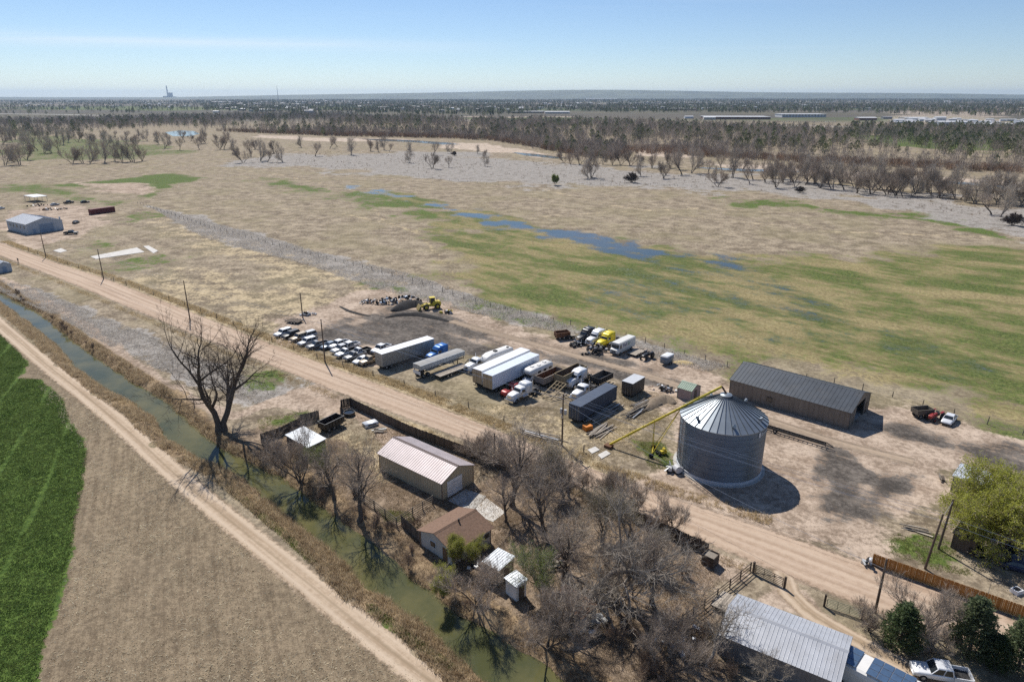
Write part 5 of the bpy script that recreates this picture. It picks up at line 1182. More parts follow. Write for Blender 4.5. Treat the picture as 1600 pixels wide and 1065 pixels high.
def pipe_gate(name, label, a, b, h, mat, brace=True):
    A, B = np.array(G(*a)), np.array(G(*b)); Ln = np.linalg.norm(B-A); t = thing(name, label, 'gate', (A[0], A[1], 0), math.degrees(math.atan2(B[1]-A[1], B[0]-A[0])))
    mb = MB()
    for x in (0.15, Ln-.15): mb.bar((x,0,.15),(x,0,h),.07)
    for i in range(1, max(2, int(Ln/1.1))): mb.bar((i*Ln/max(2,int(Ln/1.1)),0,.15),(i*Ln/max(2,int(Ln/1.1)),0,h),.05)
    mb.build('upright', mat, t)
    for k in range(6): MB().bar((.15,0,.15+k*(h-.15)/5),(Ln-.15,0,.15+k*(h-.15)/5),.055).build('rail', mat, t)
    if brace: MB().bar((.15,.03,.15),(Ln-.15,.03,h),.05).build('brace', mat, t)
    for x in (-.1, Ln+.1): MB().box(x,0,.85,.24,.24,1.7).build('gate_post', darkwood, t)
    return t
pipe_gate('farm_gate', 'dark pipe gate with cross braces at the corner of the property', (1178,895), (1224,918), 1.35, darkmetal)
pipe_gate('farm_gate', 'pale weedy pipe gate beside the curved driveway', (1289,947), (1345,966), 1.2, MAT('pale_green_pipe', (.24,.25,.17), .8, var=.2), False)
# ------------------------------------------------------------------ piles
def lumber(label, px, deg, n, Ln, spread, mat, group='lumber and pole piles'):
    t = thing('lumber_pile', label, 'lumber pile', G(*px), deg, group)
    for i in range(n):
        w = random.choice((.1,.14,.2,.28)); h = random.choice((.05,.09,.14)); l_ = Ln*random.uniform(.5,1.05); y = random.uniform(-spread,spread); z = .08 + random.random()*.55*(1-abs(y)/spread/1.3); a = random.gauss(0,.09)
        x = random.uniform(-.12,.12)*Ln; dx, dy = math.cos(a)*l_/2, math.sin(a)*l_/2
        MB().bar((x-dx,y-dy,z),(x+dx,y+dy,z+random.uniform(-.06,.1)),w,h).build('board', mat if random.random()<.7 else random.choice((palewood,oldwood,darkwood,steel)), t)
    return t
lumber('grey lumber pile right alongside the dark blue trailer', (938,651), 48, 22, 6.5, 1.3, palewood)
lumber('bleached pole stack between the blue trailer and the dark enclosed trailer', (955,638), 46, 20, 5.5, 1.1, palewood)
lumber('dark pipe and pole pile right of the enclosed trailer', (993,645), 44, 20, 6.5, 1.0, oldwood)
lumber('scattered poles just right of the orange crate', (940,674), 47, 20, 6.5, 1.4, palewood)
lumber('brushy lumber heap below the pink-walled shed', (1008,634), 40, 26, 5.5, 2.0, oldwood)
lumber('long poles lying along the fence left of the transformer pole', (846,682), -32, 18, 8.5, 1.0, palewood)
lumber('planks lying flat on the dirt beside the willow', (1432,828), -28, 6, 3.6, .6, palewood)
lumber('bleached boards beside the white truck topper in the fenced yard', (593,673), 10, 10, 2.6, .8, palewood)
lumber('dark posts leaning near the metal shed by the willow', (1470,748), 70, 8, 2.6, .5, oldwood)
lumber('pale drift boards under the dead trees at the grove edge', (870,885), 10, 8, 3.0, 1.2, palewood)
scrapm = [MAT('scrap_grey', (.30,.31,.33), .5, .4, var=.25, rand=.4), rust, darkmetal, MAT('scrap_white', (.60,.60,.58), .6, rand=.3), MAT('scrap_blue_grey', (.24,.30,.38), .5, .2, rand=.3), rubber]
def scrap(label, px, deg, n, sx, sy, h, mats=None, name='scrap_pile', cat='scrap pile', group='scrap heaps'):
    t = thing(name, label, cat, G(*px), deg, group)
    for i in range(n):
        x, y = random.gauss(0, sx/2.4), random.gauss(0, sy/2.4); k = max(0, 1-(x/sx)**2-(y/sy)**2); z = random.random()*h*k; kind = random.random(); m = random.choice(mats or scrapm); mb = MB()
        if kind < .3:
            r_ = random.uniform(.3,.5); q = random.random()*3; ax = Vector((math.cos(q), math.sin(q), random.uniform(-.6,.6))).normalized()*.13; c = Vector((x,y,z+r_*.7)); mb.tube([tuple(c-ax), tuple(c-ax*.8), tuple(c+ax*.8), tuple(c+ax)], [r_*.8,r_,r_,r_*.8], 10); m = rubber; nm_ = 'tyre'
        elif kind < .6:
            s_ = random.uniform(.4,1.1); P = [(x+random.uniform(-s_,s_)*.7, y+random.uniform(-s_,s_)*.7, max(0.02, z+random.uniform(0,s_)*.8)) for _ in range(3)]; mb.bar(P[0], P[1], .18, .1); mb.bar(P[1], P[2], .22, .12); nm_ = 'frame_piece'
        else:
            a, b, c = random.uniform(.4,1.5), random.uniform(.3,.9), random.uniform(.2,.7); q = random.random()*3
            cq, sq = math.cos(q), math.sin(q); hw = [(-a/2,-b/2),(a/2,-b/2),(a/2*.8,b/2),(-a/2*.9,b/2)]
            mb.loft([[(x+u*cq-v*sq, y+u*sq+v*cq, z+.05) for u, v in hw], [(x+.8*(u*cq-v*sq), y+.8*(u*sq+v*cq), z+.05+c*random.uniform(.6,1)) for u, v in hw]]); nm_ = 'panel_piece'
        mb.build(nm_, m, t)
    return t
scrap('long pale heap of crushed car parts behind the black gravel heap', (603,474), 12, 46, 5.5, 2.2, 1.6, [scrapm[3], scrapm[0], scrapm[4], darkmetal])
scrap('dark right half of the scrap row beside the wheel loader', (634,470), 10, 44, 5.0, 2.0, 1.5, [scrapm[0], darkmetal, scrapm[0], scrapm[4]])
scrap('low brown scrap at the left end of the scrap row', (570,473), 10, 22, 4.5, 1.8, .7, [rust, darkmetal, scrapm[0]])
scrap('black engines and tyres heaped in front of the yellow truck', (931,550), 20, 44, 3.6, 1.8, 1.2, [darkmetal, darkmetal, scrapm[0], rubber])
scrap('grey car parts in front of the black sleeper truck', (900,540), 15, 22, 2.2, 1.3, .7, [scrapm[0], scrapm[3], darkmetal])
scrap('white and rusty junk beside the pink-walled shed', (1040,609), -10, 28, 2.6, 1.3, .7, [scrapm[3], rust, scrapm[0], scrapm[3]])
scrap('pale junk and sheets at the short utility pole', (482,492), 10, 14, 2.4, 1.4, .5, [scrapm[3], scrapm[4]])
scrap('grey junk beside the pale blue farm building', (85,345), 10, 18, 4, 2, .8, [scrapm[3], scrapm[0], darkmetal])
scrap('dark scrap row behind the pale blue farm building', (80,328), 20, 34, 8, 2.5, 1.2, [darkmetal, rust, scrapm[0]])
scrap('dark scrap beneath the open carport', (62,322), 20, 18, 7, 1.6, 1.0, [darkmetal, darkmetal, scrapm[0]])
scrap('dark machinery junk beside the black pickup under the willow', (1578,862), -20, 40, 3.2, 2.0, 1.4, [darkmetal, scrapm[0], rust])
scrap('white junk bits scattered among the grove trees', (925,975), 20, 12, 3.5, 2.0, .4, [scrapm[3], scrapm[0]])
scrap('white and grey bits beside the mailboxes at the cedar fence end', (1356,881), 20, 6, .7, .4, .5, [scrapm[3], scrapm[3], steel])
scrap('grey junk heap under the bare thicket, bottom centre', (1060,1010), 10, 16, 3, 2, .5, [scrapm[0], scrapm[3]])
scrap('small junk at the foot of the ladder beside the grain bin', (1048,735), 60, 10, 1.0, .6, .6, [scrapm[3], scrapm[0]])
scrap('white pile beside the leaning white shed', (740,884), 20, 8, 1.2, .8, .5, [scrapm[3]])
scrap('yellowish machine parts right of the wheel loader', (700,489), -10, 12, 2.0, 1.0, .7, [yellow, darkmetal, scrapm[0]])
# orange crate, white topper, round tank, wood bin
t = thing('orange_crate', 'orange bin lying among the poles near the transformer pole', 'crate', G(918,671), 30)
om = MAT('orange_plastic', (.62,.20,.02), .6, var=.15, dirt=.3)
for s in (-1,1): MB().box(0,s*.55,.45,1.5,.07,.9).build('side', om, t); MB().box(s*.72,0,.45,.07,1.03,.9).build('end', om, t)
MB().box(0,0,.85,1.36,1.02,.06).build('cover', om, t)
t = thing('truck_topper', 'white truck topper lying in the fenced yard', 'truck topper', G(579,664), 35)
MB().loft([ring(-1.3,.85,0.02,.75,.7), ring(1.1,.85,0.02,.75,.7), ring(1.3,.8,0.02,.6,.65)]).build('shell', P_['white'], t, True); MB().box(-1.31,0,.42,.03,1.2,.34).build('window', glass, t)
for s in (-1,1): MB().box(0,s*.85,.45,1.6,.03,.28).build('side_window', glass, t)
t = thing('round_tank', 'black round stock tank at the end of the dark board fence', 'tank', G(546,648), 0)
MB().lathe([(1.05,0),(1.08,.35),(1.05,.7),(.98,.7),(.95,.1),(0.01,.1)], 24).build('tank_shell', P_['black'], t); MB().lathe([(.96,.55),(0.01,.55)], 24).build('water', glass, t)
t = thing('wooden_bin', 'dark wooden bin at the roadside end of the grove fence', 'bin', G(1109,880), 48)
for s in (-1,1):
    for k in range(5): MB().box(0, s*.8, .2+k*.3, 1.6, .06, .27).build('plank', darkwood, t); MB().box(s*.8, 0, .2+k*.3, .06, 1.54, .27).build('plank', darkwood, t)
MB().box(0,0,1.3,1.5,1.5,.05).build('lid', palewood, t)
t = thing('mailbox', 'white mailbox at the left end of the cedar fence', 'mailbox', G(1357,886), 60)
MB().bar((0,0,0),(0,0,1.05),.1).build('post', oldwood, t); MB().prism([(-.3,1.05),(.3,1.05),(.3,1.25),(.2,1.36),(-.2,1.36),(-.3,1.25)], -.12, .12).build('box', white, t)
t = thing('road_sign', 'small tan sign beside the road near the left edge', 'sign', G(29,412), 140)
for s in (-.5,.5): MB().bar((s,0,0),(s,0,2.0),.1).build('post', oldwood, t)
MB().box(0,-.06,1.6,1.6,.05,.9).build('board', palewood, t)
t = thing('window_unit', 'white box lying at the right edge beside the dark shed', 'box', G(1588,925), 20)
MB().loft([[(-.6,-.5,.02),(.6,-.5,.02),(.6,.5,.02),(-.6,.5,.02)],[(-.55,-.45,.5),(.55,-.45,.5),(.55,.45,.5),(-.55,.45,.5)]]).build('case', white, t); MB().box(0,0,.51,.8,.6,.03).build('opening', darkmetal, t)
t = thing('blue_barrel', 'blue barrel in the shade behind the cedar fence', 'barrel', G(1566,884), 0)
MB().lathe([(.01,0.0),(.29,0.0),(.31,.3),(.29,.6),(.29,.88),(.01,.9)], 16).build('drum', P_['blue'], t); MB().lathe([(.315,.28),(.325,.3),(.315,.32)],16).build('hoop', P_['blue'], t)
# black gravel heap: a curved windrow
hm = MAT('black_gravel', (.035,.032,.03), .95, var=.35, scale=2.5, bump=.6)
def windrow(name, label, px, hw, hh, cat='gravel heap'):
    C = smoothline(GA(px), 40, 5); tng = np.gradient(C, axis=0); tng /= np.linalg.norm(tng, axis=1)[:,None]; nn = np.stack([-tng[:,1], tng[:,0]], 1); mb = MB(); K = 9
    for i, (c, n) in enumerate(zip(C, nn)):
        e = math.sin(math.pi*min(1, (i+.3)/len(C)))**.5
        for k in range(K):
            u = k/(K-1)*2-1; z = hh*e*max(0, 1-abs(u)**1.5) + random.uniform(-.05,.09)*(1-abs(u)); p = c + n*u*hw*e; mb.v.append((p[0], p[1], max(-.03, z-.02)))
    for i in range(len(C)-1):
        for k in range(K-1): q = i*K+k; mb.f.append((q, q+1, q+K+1, q+K))
    return tag(mb.build(name, hm, None, True), label, cat)
windrow('gravel_heap', 'long curved low ridge of black gravel across the yard', [(600,497),(625,492),(655,492),(690,499),(702,503)], 1.3, .75)
windrow('gravel_heap', 'black gravel heap in front of the wheel loader', [(612,487),(635,478),(652,476),(664,480)], 2.8, 1.7)
windrow('gravel_heap', 'low dark spoil ridge left of the black gravel heap', [(530,478),(545,486),(562,491),(580,494)], .7, .35)
strawm = MAT('loose_straw', (.52,.40,.20), .95, var=.25, scale=3, bump=.4)
hm_keep = hm; hm = strawm; windrow('hay_heap', 'loose yellow hay spread right of the small horse trailer', [(1052,566),(1068,566),(1085,569)], 1.3, .4, 'hay'); hm = MAT('brown_brush_pile', (.22,.17,.12), .95, var=.35, scale=3, bump=.6)
windrow('brush_pile', 'brown brush pile between the enclosed trailer and the pink-walled shed', [(1010,640),(1025,628),(1040,622),(1055,632)], 1.8, .9, 'brush pile'); hm = hm_keep
# ------------------------------------------------------------------ trees
def rotv(d, ang, rng):
    """unit vector at angle ang from d, random azimuth"""
    u = Vector((rng.gauss(0,1), rng.gauss(0,1), rng.gauss(0,1))); a = d.cross(u)
    if a.length < 1e-4: a = d.cross(Vector((1,0,0)))
    a.normalize(); return (d*math.cos(ang) + a*math.sin(ang)).normalized()
class Tree:
    def __init__(s, seed, H, r0, kids=(6,5,5), twigs=10, twl=.9, tww=.03, stems=1, lean=(0,0), spread=.75, first=.35, up=.12, wander=.16, leaf=0, leafsize=.16, short=.62, sides=(8,6,4,3), tilt=(.12,.42), sep=1.3):
        s.rng = random.Random(seed); s.T = MB(); s.C = MB(); s.Lf = MB(); s.p = (kids, twigs, twl, tww, spread, up, wander, leaf, leafsize, short, sides); s.first = first
        for k in range(stems):
            q = 2*math.pi*k/max(1, stems) + s.rng.random(); tl_ = 0 if stems == 1 else s.rng.uniform(*tilt)
            d = Vector((lean[0] + math.cos(q)*tl_, lean[1] + math.sin(q)*tl_, 1)).normalized()
            base = Vector((0,0,-.25)) if stems == 1 else Vector((math.cos(q)*r0*sep, math.sin(q)*r0*sep, -.25))
            s.grow(base, d, H*(.55 if stems == 1 else .5)*s.rng.uniform(.85,1.1), r0*(1 if stems == 1 else .75), 0, H)
    def grow(s, p, d, L_, r, lev, H):
        kids, twigs, twl, tww, spread, up, wander, leaf, leafsize, short, sides = s.p; rng = s.rng
        n = (6,5,4,3)[min(lev,3)]; pts = [p.copy()]; rr_ = [r]; q = p.copy(); dd = d.copy(); dirs = [d]
        for i in range(n):
            dd = (dd + Vector((rng.gauss(0,wander), rng.gauss(0,wander), rng.gauss(0,wander)*.6 + up*(0 if lev == 0 else 1)))).normalized(); q = q + dd*(L_/n); pts.append(q.copy()); dirs.append(dd.copy())
            rr_.append(max(.006, r*(1 - .72*(i+1)/n) if lev else r*(1-.45*(i+1)/n)))
        if lev == 0: rr_[0] *= 1.45
        (s.T if lev <= 1 else s.C).tube(pts, rr_, sides[min(lev,3)], False)
        last = lev >= len(kids)
        if last or lev >= len(kids)-1:
            m = twigs if last else twigs//2
            for _ in range(m):
                t = rng.uniform(.15,1.0)*n; i = min(n-1, int(t)); a = pts[i].lerp(pts[i+1], t-i); td = rotv(dirs[i+1], rng.uniform(.3,1.0), rng); l2 = twl*rng.uniform(.5,1.25); td = (td + Vector((0,0,.15))).normalized()
                sd = td.cross(Vector((rng.gauss(0,1),rng.gauss(0,1),rng.gauss(0,1)))).normalized()*tww*.5; mid = a + td*l2*.55; e = mid + (td + Vector((rng.gauss(0,.3),rng.gauss(0,.3),rng.gauss(0,.3)))).normalized()*l2*.5
                s.C.add([tuple(a+sd), tuple(a-sd), tuple(mid-sd*.7), tuple(mid+sd*.7), tuple(e)], [(0,1,2,3), (3,2,4)])
                for _k in range(leaf):
                    c = a.lerp(e, rng.uniform(.3,1.1)) + Vector((rng.gauss(0,.14),rng.gauss(0,.14),rng.gauss(0,.14))); u = Vector((rng.gauss(0,1),rng.gauss(0,1),rng.gauss(0,1))).normalized()*leafsize*rng.uniform(.6,1.3); v = u.cross(Vector((rng.gauss(0,1),rng.gauss(0,1),rng.gauss(0,1)))).normalized()*leafsize*.5
                    s.Lf.add([tuple(c-u*.5), tuple(c+v*.5), tuple(c+u*.5), tuple(c-v*.5)], [(0,1,2,3)])
        if last: return
        k = kids[lev]; k = max(2, int(k*rng.uniform(.8,1.25)+.5))
        for c in range(k):
            t = (s.first if lev == 0 else .25) + (1-(s.first if lev == 0 else .25))*((c+rng.random())/k); t = min(.99, t)*n; i = min(n-1, int(t)); a = pts[i].lerp(pts[i+1], t-i); ra = rr_[i] + (rr_[i+1]-rr_[i])*(t-i)
            nd_ = rotv(dirs[i+1], spread*rng.uniform(.6,1.25), rng); s.grow(a, nd_, L_*short*rng.uniform(.7,1.2)*(1.12 if lev == 0 else 1), ra*rng.uniform(.5,.72), lev+1, H)
        s.grow(pts[-1], dirs[-1], L_*short*.9, rr_[-1]*.95, lev+1, H)
def tmesh(mb, name, mat):
    m = bpy.data.meshes.new(name); m.from_pydata(mb.v, [], mb.f); m.update(); m.materials.append(mat); return m
class Proto:
    def __init__(s, tree, tm, cm, lm=None):
        s.t = tmesh(tree.T, 'trunk', tm); s.c = tmesh(tree.C, 'crown', cm); s.l = tmesh(tree.Lf, 'foliage', lm) if lm and tree.Lf.v else None
        if s.t.polygons: s.t.polygons.foreach_set('use_smooth', [True]*len(s.t.polygons))
    def place(s, name, label, loc, rz=0.0, sc=1.0, group=None, cat='tree', z=0.0, flat=1.0):
        o = thing(name, label, cat, (loc[0], loc[1], z), math.degrees(rz), group); o.scale = (sc, sc, sc*flat)
        put('trunk', s.t, o); c = put('crown', s.c, o)
        if s.l: put('foliage', s.l, c)
        return o
leaf_y = leafmat('young_yellow_green_leaves', (.36,.37,.06)); leaf_g = leafmat('fresh_green_leaves', (.20,.25,.06)); leaf_o = leafmat('olive_spring_buds', (.20,.18,.07))
needle = leafmat('dark_evergreen_needles', (.09,.125,.05)); needle2 = leafmat('grey_green_pine_needles', (.15,.185,.09))
# big dead-looking cottonwood by the canal bend
cw_ = Tree(8, 22, .66, (7,6,5), 8, .9, .03, 2, (-.03,.02), .84, .30, .05, .13, short=.62, tilt=(.05,.12), sep=.5)
Proto(cw_, bark, MAT('dark_twigs', (.085,.062,.046), .9, var=.3)).place('cottonwood_tree', 'tall bare dark cottonwood standing alone at the canal bend', G(346,672), .4, 1.18, None, 'tree', -.2)
# prototypes for the grove
pA = Proto(Tree(21, 14, .42, (7,6,5), 9, 1.0, .026, 1, (0,0), .78, .25, .1, .2), bark, twig)
pB = Proto(Tree(22, 15, .5, (8,6,5), 8, .95, .026, 1, (-.28,.1), .8, .3, .08, .24), greybark, greytwig)
pC = Proto(Tree(23, 9, .16, (5,5,4), 9, .8, .022, 5, (0,0), .55, .25, .16, .16), bark, twig)
pD = Proto(Tree(24, 12, .3, (6,6,5), 7, 1.0, .025, 2, (.1,0), .75, .25, .1, .2, leaf=1, leafsize=.13), greybark, greytwig, leaf_o)
pE = Proto(Tree(25, 7, .13, (5,4,4), 10, .7, .02, 5, (0,0), .7, .12, .14, .2), bark, twig)
pF = Proto(Tree(26, 8, .18, (6,5,5), 13, .7, .022, 3, (0,0), .6, .2, .15, .15, leaf=3, leafsize=.17), bark, twig, leaf_y)
pG = Proto(Tree(27, 9, .2, (6,5,5), 13, .8, .022, 2, (0,0), .65, .2, .14, .16, leaf=2, leafsize=.17), bark, greytwig, leaf_g)
pW = Proto(Tree(28, 9.5, .42, (8,7,6), 13, .9, .024, 2, (.1,0), .85, .15, .06, .18, leaf=4, leafsize=.22, short=.68), bark, twig, leaf_y)
pDead = Proto(Tree(29, 11, .3, (6,5,5), 7, .9, .032, 1, (.15,-.1), .8, .3, .02, .26), MAT('bleached_dead_wood', (.33,.29,.24), .9, var=.25), MAT('bleached_dead_twigs', (.30,.255,.20), .9, var=.3))
pS = Proto(Tree(30, 2.6, .05, (4,4), 9, .55, .018, 6, (0,0), .6, .05, .14, .2), bark, MAT('reddish_brush_twigs', (.26,.185,.13), .9, var=.35, rand=.25))
pSg = Proto(Tree(31, 2.8, .05, (4,4), 9, .55, .018, 6, (0,0), .6, .05, .14, .2, leaf=1, leafsize=.12), bark, greytwig, leaf_g)
GR = 'bare trees of the grove'
for P, lab, px, rz, sc in (
  (pB, 'huge grey leaning cottonwood in the middle of the grove', (925,936), .2, 1.22),
  (pA, 'broad brown bare tree between workshop drive and road', (800,789), 1.0, .92),
  (pA, 'dark twisted bare tree on the canal bank below the workshop', (562,812), 2.4, .82),
  (pC, 'slender grey many-stemmed tree beside the metal lean-to', (470,752), 0.3, 1.05),
  (pA, 'bare tree right behind the brown-roofed house', (850,835), 4.1, .75),
  (pD, 'bare tree with olive buds at the roadside behind the grove', (885,775), 2.0, .9),
  (pD, 'budding tree along the road right of the big cottonwood', (985,835), 3.2, .85),
  (pA, 'dark many-branched bare tree on the right side of the grove', (1020,945), 5.2, .72),
  (pC, 'dense bare clump in the heart of the grove', (985,935), 1.2, .8),
  (pDead, 'bleached dead tree with broken limbs left of the leaning cottonwood', (860,880), .6, .9),
  (pDead, 'pale dead tree at the bottom of the grove', (960,985), 3.4, .8),
  (pA, 'bare tree with dark fine twigs near the pale concrete pad', (790,815), 3.0, .5),
  (pC, 'grey slim tree in front of the tan metal-roofed shed', (745,945), 2.2, .8),
  (pC, 'thin dark tree leaning by the canal at bottom centre', (855,1010), 2.9, .9),
  (pB, 'grey tree leaning over the canal at the bottom of the grove', (905,1010), 2.5, .62),
  (pD, 'budding tree beside the open dirt yard at the grove edge', (1000,880), 5.0, .6),
  (pC, 'low purple-brown tree at the roadside bend in front of the bin', (1050,828), .7, .62),
  (pDead, 'bleached dead branches at the corner of the grey storage building', (1105,1040), 1.7, .75),
  (pC, 'bare thicket tree at the bottom edge left of the grey building', (1040,1050), 4.4, .8),
  (pDead, 'pale leafless tree in front of the grey storage building wall', (1195,1060), 5.2, .5),
  (pA, 'bare tree between the tan shed and the hidden cabin', (880,905), .2, .6),
  (pA, 'bare canal-bank tree below the metal lean-to', (522,778), 4.4, .6),
  (pC, 'thin bare tree between the two dark evergreens', (1447,990), 1.4, .85),
  (pE, 'grey bush at the right end of the pale pipe gate', (1358,986), .4, .55),
  (pF, 'yellow-green leafing tree hiding the corner of the brown-roofed house', (722,884), .5, .62),
  (pG, 'green leafing tree in front of the small white shed', (848,940), 1.5, .72),
  (pF, 'small yellow-green shrub tree at the canal edge', (692,932), 2.2, .5),
  (pG, 'small green-budded tree beside the lean-to', (505,748), 2.0, .6),
  (pD, 'budding tree at the end of the leaning cottonwood crown', (940,850), 1.0, .75)):
    P.place('leafing_tree' if P in (pF, pG) else 'dead_tree' if P is pDead else 'bush' if P is pE else 'bare_tree', lab, G(*px), rz, sc, GR if P not in (pF, pG) else 'leafing trees')
pW.place('willow_tree', 'large yellow-green willow spreading over the dark shed at right', G(1530,843), .6, 1.08)
# evergreens: whorls of drooping boughs covered with needle tufts
def evergreen(seed, H, rb, mat, tuft=.32, n=58, per=22, round_=.6):
    rng = random.Random(seed); T = MB(); C = MB(); T.tube([(0,0,-.2),(0,0,H*.5),(0,0,H*.97)], [.2,.13,.03], 7)
    for i in range(n*4):
        u = rng.random()**.85; z = H*(.05+.94*u); rad_ = rb*(1-u**1.6)**round_*rng.uniform(.65,1.08)*(.75+.25*min(1,u*6)); q = rng.random()*6.283; d = Vector((math.cos(q), math.sin(q), rng.uniform(.05,.5)))
        end_ = Vector((0,0,z-.15*rad_)) + d*rad_
        if i % 3 == 0: T.tube([(0,0,z-.15*rad_), tuple(end_)], [.035,.01], 3)
        for k in range(per):
            w = rng.uniform(.45,1.05); c = Vector((0,0,z-.15*rad_)).lerp(end_, w) + Vector((rng.gauss(0,.2),rng.gauss(0,.2),rng.gauss(0,.17)))
            a = (d + Vector((rng.gauss(0,.6),rng.gauss(0,.6),rng.gauss(.2,.5)))).normalized()*tuft*rng.uniform(.5,1.2); b = a.cross(Vector((rng.gauss(0,1),rng.gauss(0,1),rng.gauss(0,1)))).normalized()*tuft*.24
            C.add([tuple(c-a*.4+b), tuple(c-a*.4-b), tuple(c+a*.6)], [(0,1,2)])
    o = Proto.__new__(Proto); o.t = tmesh(T, 'trunk', bark); o.c = tmesh(C, 'crown', mat); o.l = None; return o
ev1 = evergreen(41, 5.6, 2.5, needle, .34, 75); ev2 = evergreen(42, 7.4, 2.5, needle2, .38, 95)
ev1.place('juniper_tree', 'rounded dark evergreen right of the lone brown utility pole', G(1405,1010), 0, 1.0, 'evergreens')
ev2.place('pine_tree', 'tall pine in front of the cedar fence, middle of the three evergreens', G(1512,1022), 1.0, 1.0, 'evergreens')
ev2.place('pine_tree', 'dense pine at the right edge in front of the cedar fence', G(1590,1045), 2.0, .92, 'evergreens')
ev1.place('juniper_tree', 'low dark juniper between the two pines', G(1552,1042), 2.6, .72, 'evergreens')
# shrubs and brush along the canal, the grove fence and the road
ORD = 'first second third fourth fifth sixth seventh eighth ninth tenth eleventh twelfth thirteenth fourteenth fifteenth sixteenth seventeenth eighteenth nineteenth twentieth'.split()
def nth(i):
    if i < 20: return ORD[i]
    tens = {2: 'twenty', 3: 'thirty', 4: 'forty'}; a, b = divmod(i+1, 10); return tens[a] + '-' + ORD[b-1] if b else {3: 'thirtieth', 4: 'fortieth'}[a]
def rowlabel(i, n, lab): return (nth(i) + ' from the left: ' + lab) if n > 1 else lab
def sx(p): return p[0]/max(1.0, p[1]*CP + CAMH*SP)
def along(px, n, jitter, seed):
    rng = random.Random(seed); P = resample(GA(px), n); return [(p[0]+rng.gauss(0,jitter), p[1]+rng.gauss(0,jitter)) for p in P]
k_ = 0
def brush(P, pts, lab, group, s0, s1, name='brush_shrub'):
    global k_
    pts = sorted(pts, key=sx); sd_c = sdist(np.array(pts), canal); pts = [p for p, d_ in zip(pts, sd_c) if d_ < -.7]
    for i, p in enumerate(pts): k_ += 1; P.place(name, rowlabel(i, len(pts), lab), p, k_*1.7, random.uniform(s0, s1), group, 'shrub')
brush(pS, along([(395,722),(460,770),(520,812),(575,845),(640,893),(700,945),(760,985),(840,1035)], 26, .9, 1), 'reddish bare brush shrub on the far canal bank below the houses', 'brush on the far canal bank', .55, 1.1)
brush(pS, along([(20,455),(90,505),(150,548),(205,592),(262,628),(310,668),(345,695)], 30, .6, 2), 'low dark brush along the upper canal bank left of the cottonwood', 'brush on the upper canal bank', .35, .7)
brush(pE, along([(870,745),(930,775),(985,795)], 6, .8, 3), 'grey-brown hedge bush along the roadside fence of the grove', 'hedge bushes behind the grove fence', .45, .75, 'hedge_bush')
brush(pE, along([(740,716),(800,735),(860,752)], 6, .8, 4), 'bare hedge bush along the road behind the broad brown tree', 'hedge bushes along the road', .5, .85, 'hedge_bush')
brush(pS, along([(1000,812),(1050,838),(1095,862)], 10, .5, 5), 'brown brush hiding the fence at the right end of the grove', 'brush on the grove fence', .6, 1.0)
brush(pS, along([(430,700),(470,735),(530,775),(590,812),(640,850)], 14, 1.6, 6), 'bare brush between the corral and the canal', 'brush behind the corral', .5, 1.0)
brush(pS, along([(880,960),(960,1000),(1040,1010),(1110,985)], 12, 2.4, 7), 'tangled bare brush on the grove floor, lower right', 'brush on the grove floor', .6, 1.1)
brush(pS, along([(960,1060),(1040,1065),(1120,1060)], 9, 2.0, 8), 'tangled bare brush along the bottom edge beside the grey building', 'brush at the bottom edge', .7, 1.2)
brush(pSg, along([(650,930),(720,985),(800,1010)], 5, .8, 9), 'greenish budding shrub at the canal edge', 'budding canal shrubs', .6, .9)
brush(pS, along([(870,900),(940,900),(1000,870),(1040,880)], 8, 2.2, 10), 'bare undergrowth shrub beneath the big cottonwood', 'undergrowth beneath the cottonwood', .5, .95)
brush(pE, along([(1425,1005),(1480,1015)], 3, .5, 13), 'small grey bush among the evergreens', 'bushes among the evergreens', .3, .45, 'hedge_bush')
# ------------------------------------------------------------------ grass, reeds, stubble: one object each
def blades(name, label, pts, h, w, mat, per=4, spreadr=.15, lean=.5, cat='grass', z=None):
    n = len(pts); P = np.repeat(pts, per, 0); m = len(P); Z = np.zeros(m) if z is None else np.repeat(z, per)
    base = np.c_[P + rs.normal(0, spreadr, (m,2)), Z-.03]; hh = h*rs.uniform(.5,1.3,m); az = rs.uniform(0,2*np.pi,m); ln = np.abs(rs.normal(0,lean,m))*hh
    tip = base + np.c_[np.cos(az)*ln, np.sin(az)*ln, hh]; a2_ = rs.uniform(0,2*np.pi,m); sd = np.c_[np.cos(a2_)*w/2, np.sin(a2_)*w/2, np.zeros(m)]
    V = np.stack([base+sd, base-sd, tip], 1).reshape(-1,3).astype(np.float32); me_ = bpy.data.meshes.new(name)
    me_.vertices.add(3*m); me_.vertices.foreach_set('co', V.ravel()); me_.loops.add(3*m); me_.loops.foreach_set('vertex_index', np.arange(3*m, dtype=np.int32)); me_.polygons.add(m)
    me_.polygons.foreach_set('loop_start', (np.arange(m)*3).astype(np.int32)); me_.polygons.foreach_set('loop_total', np.full(m,3,np.int32)); me_.update(calc_edges=True)
    me_.materials.append(mat); o = put(name, me_); return tag(o, label, cat, None, 'stuff')
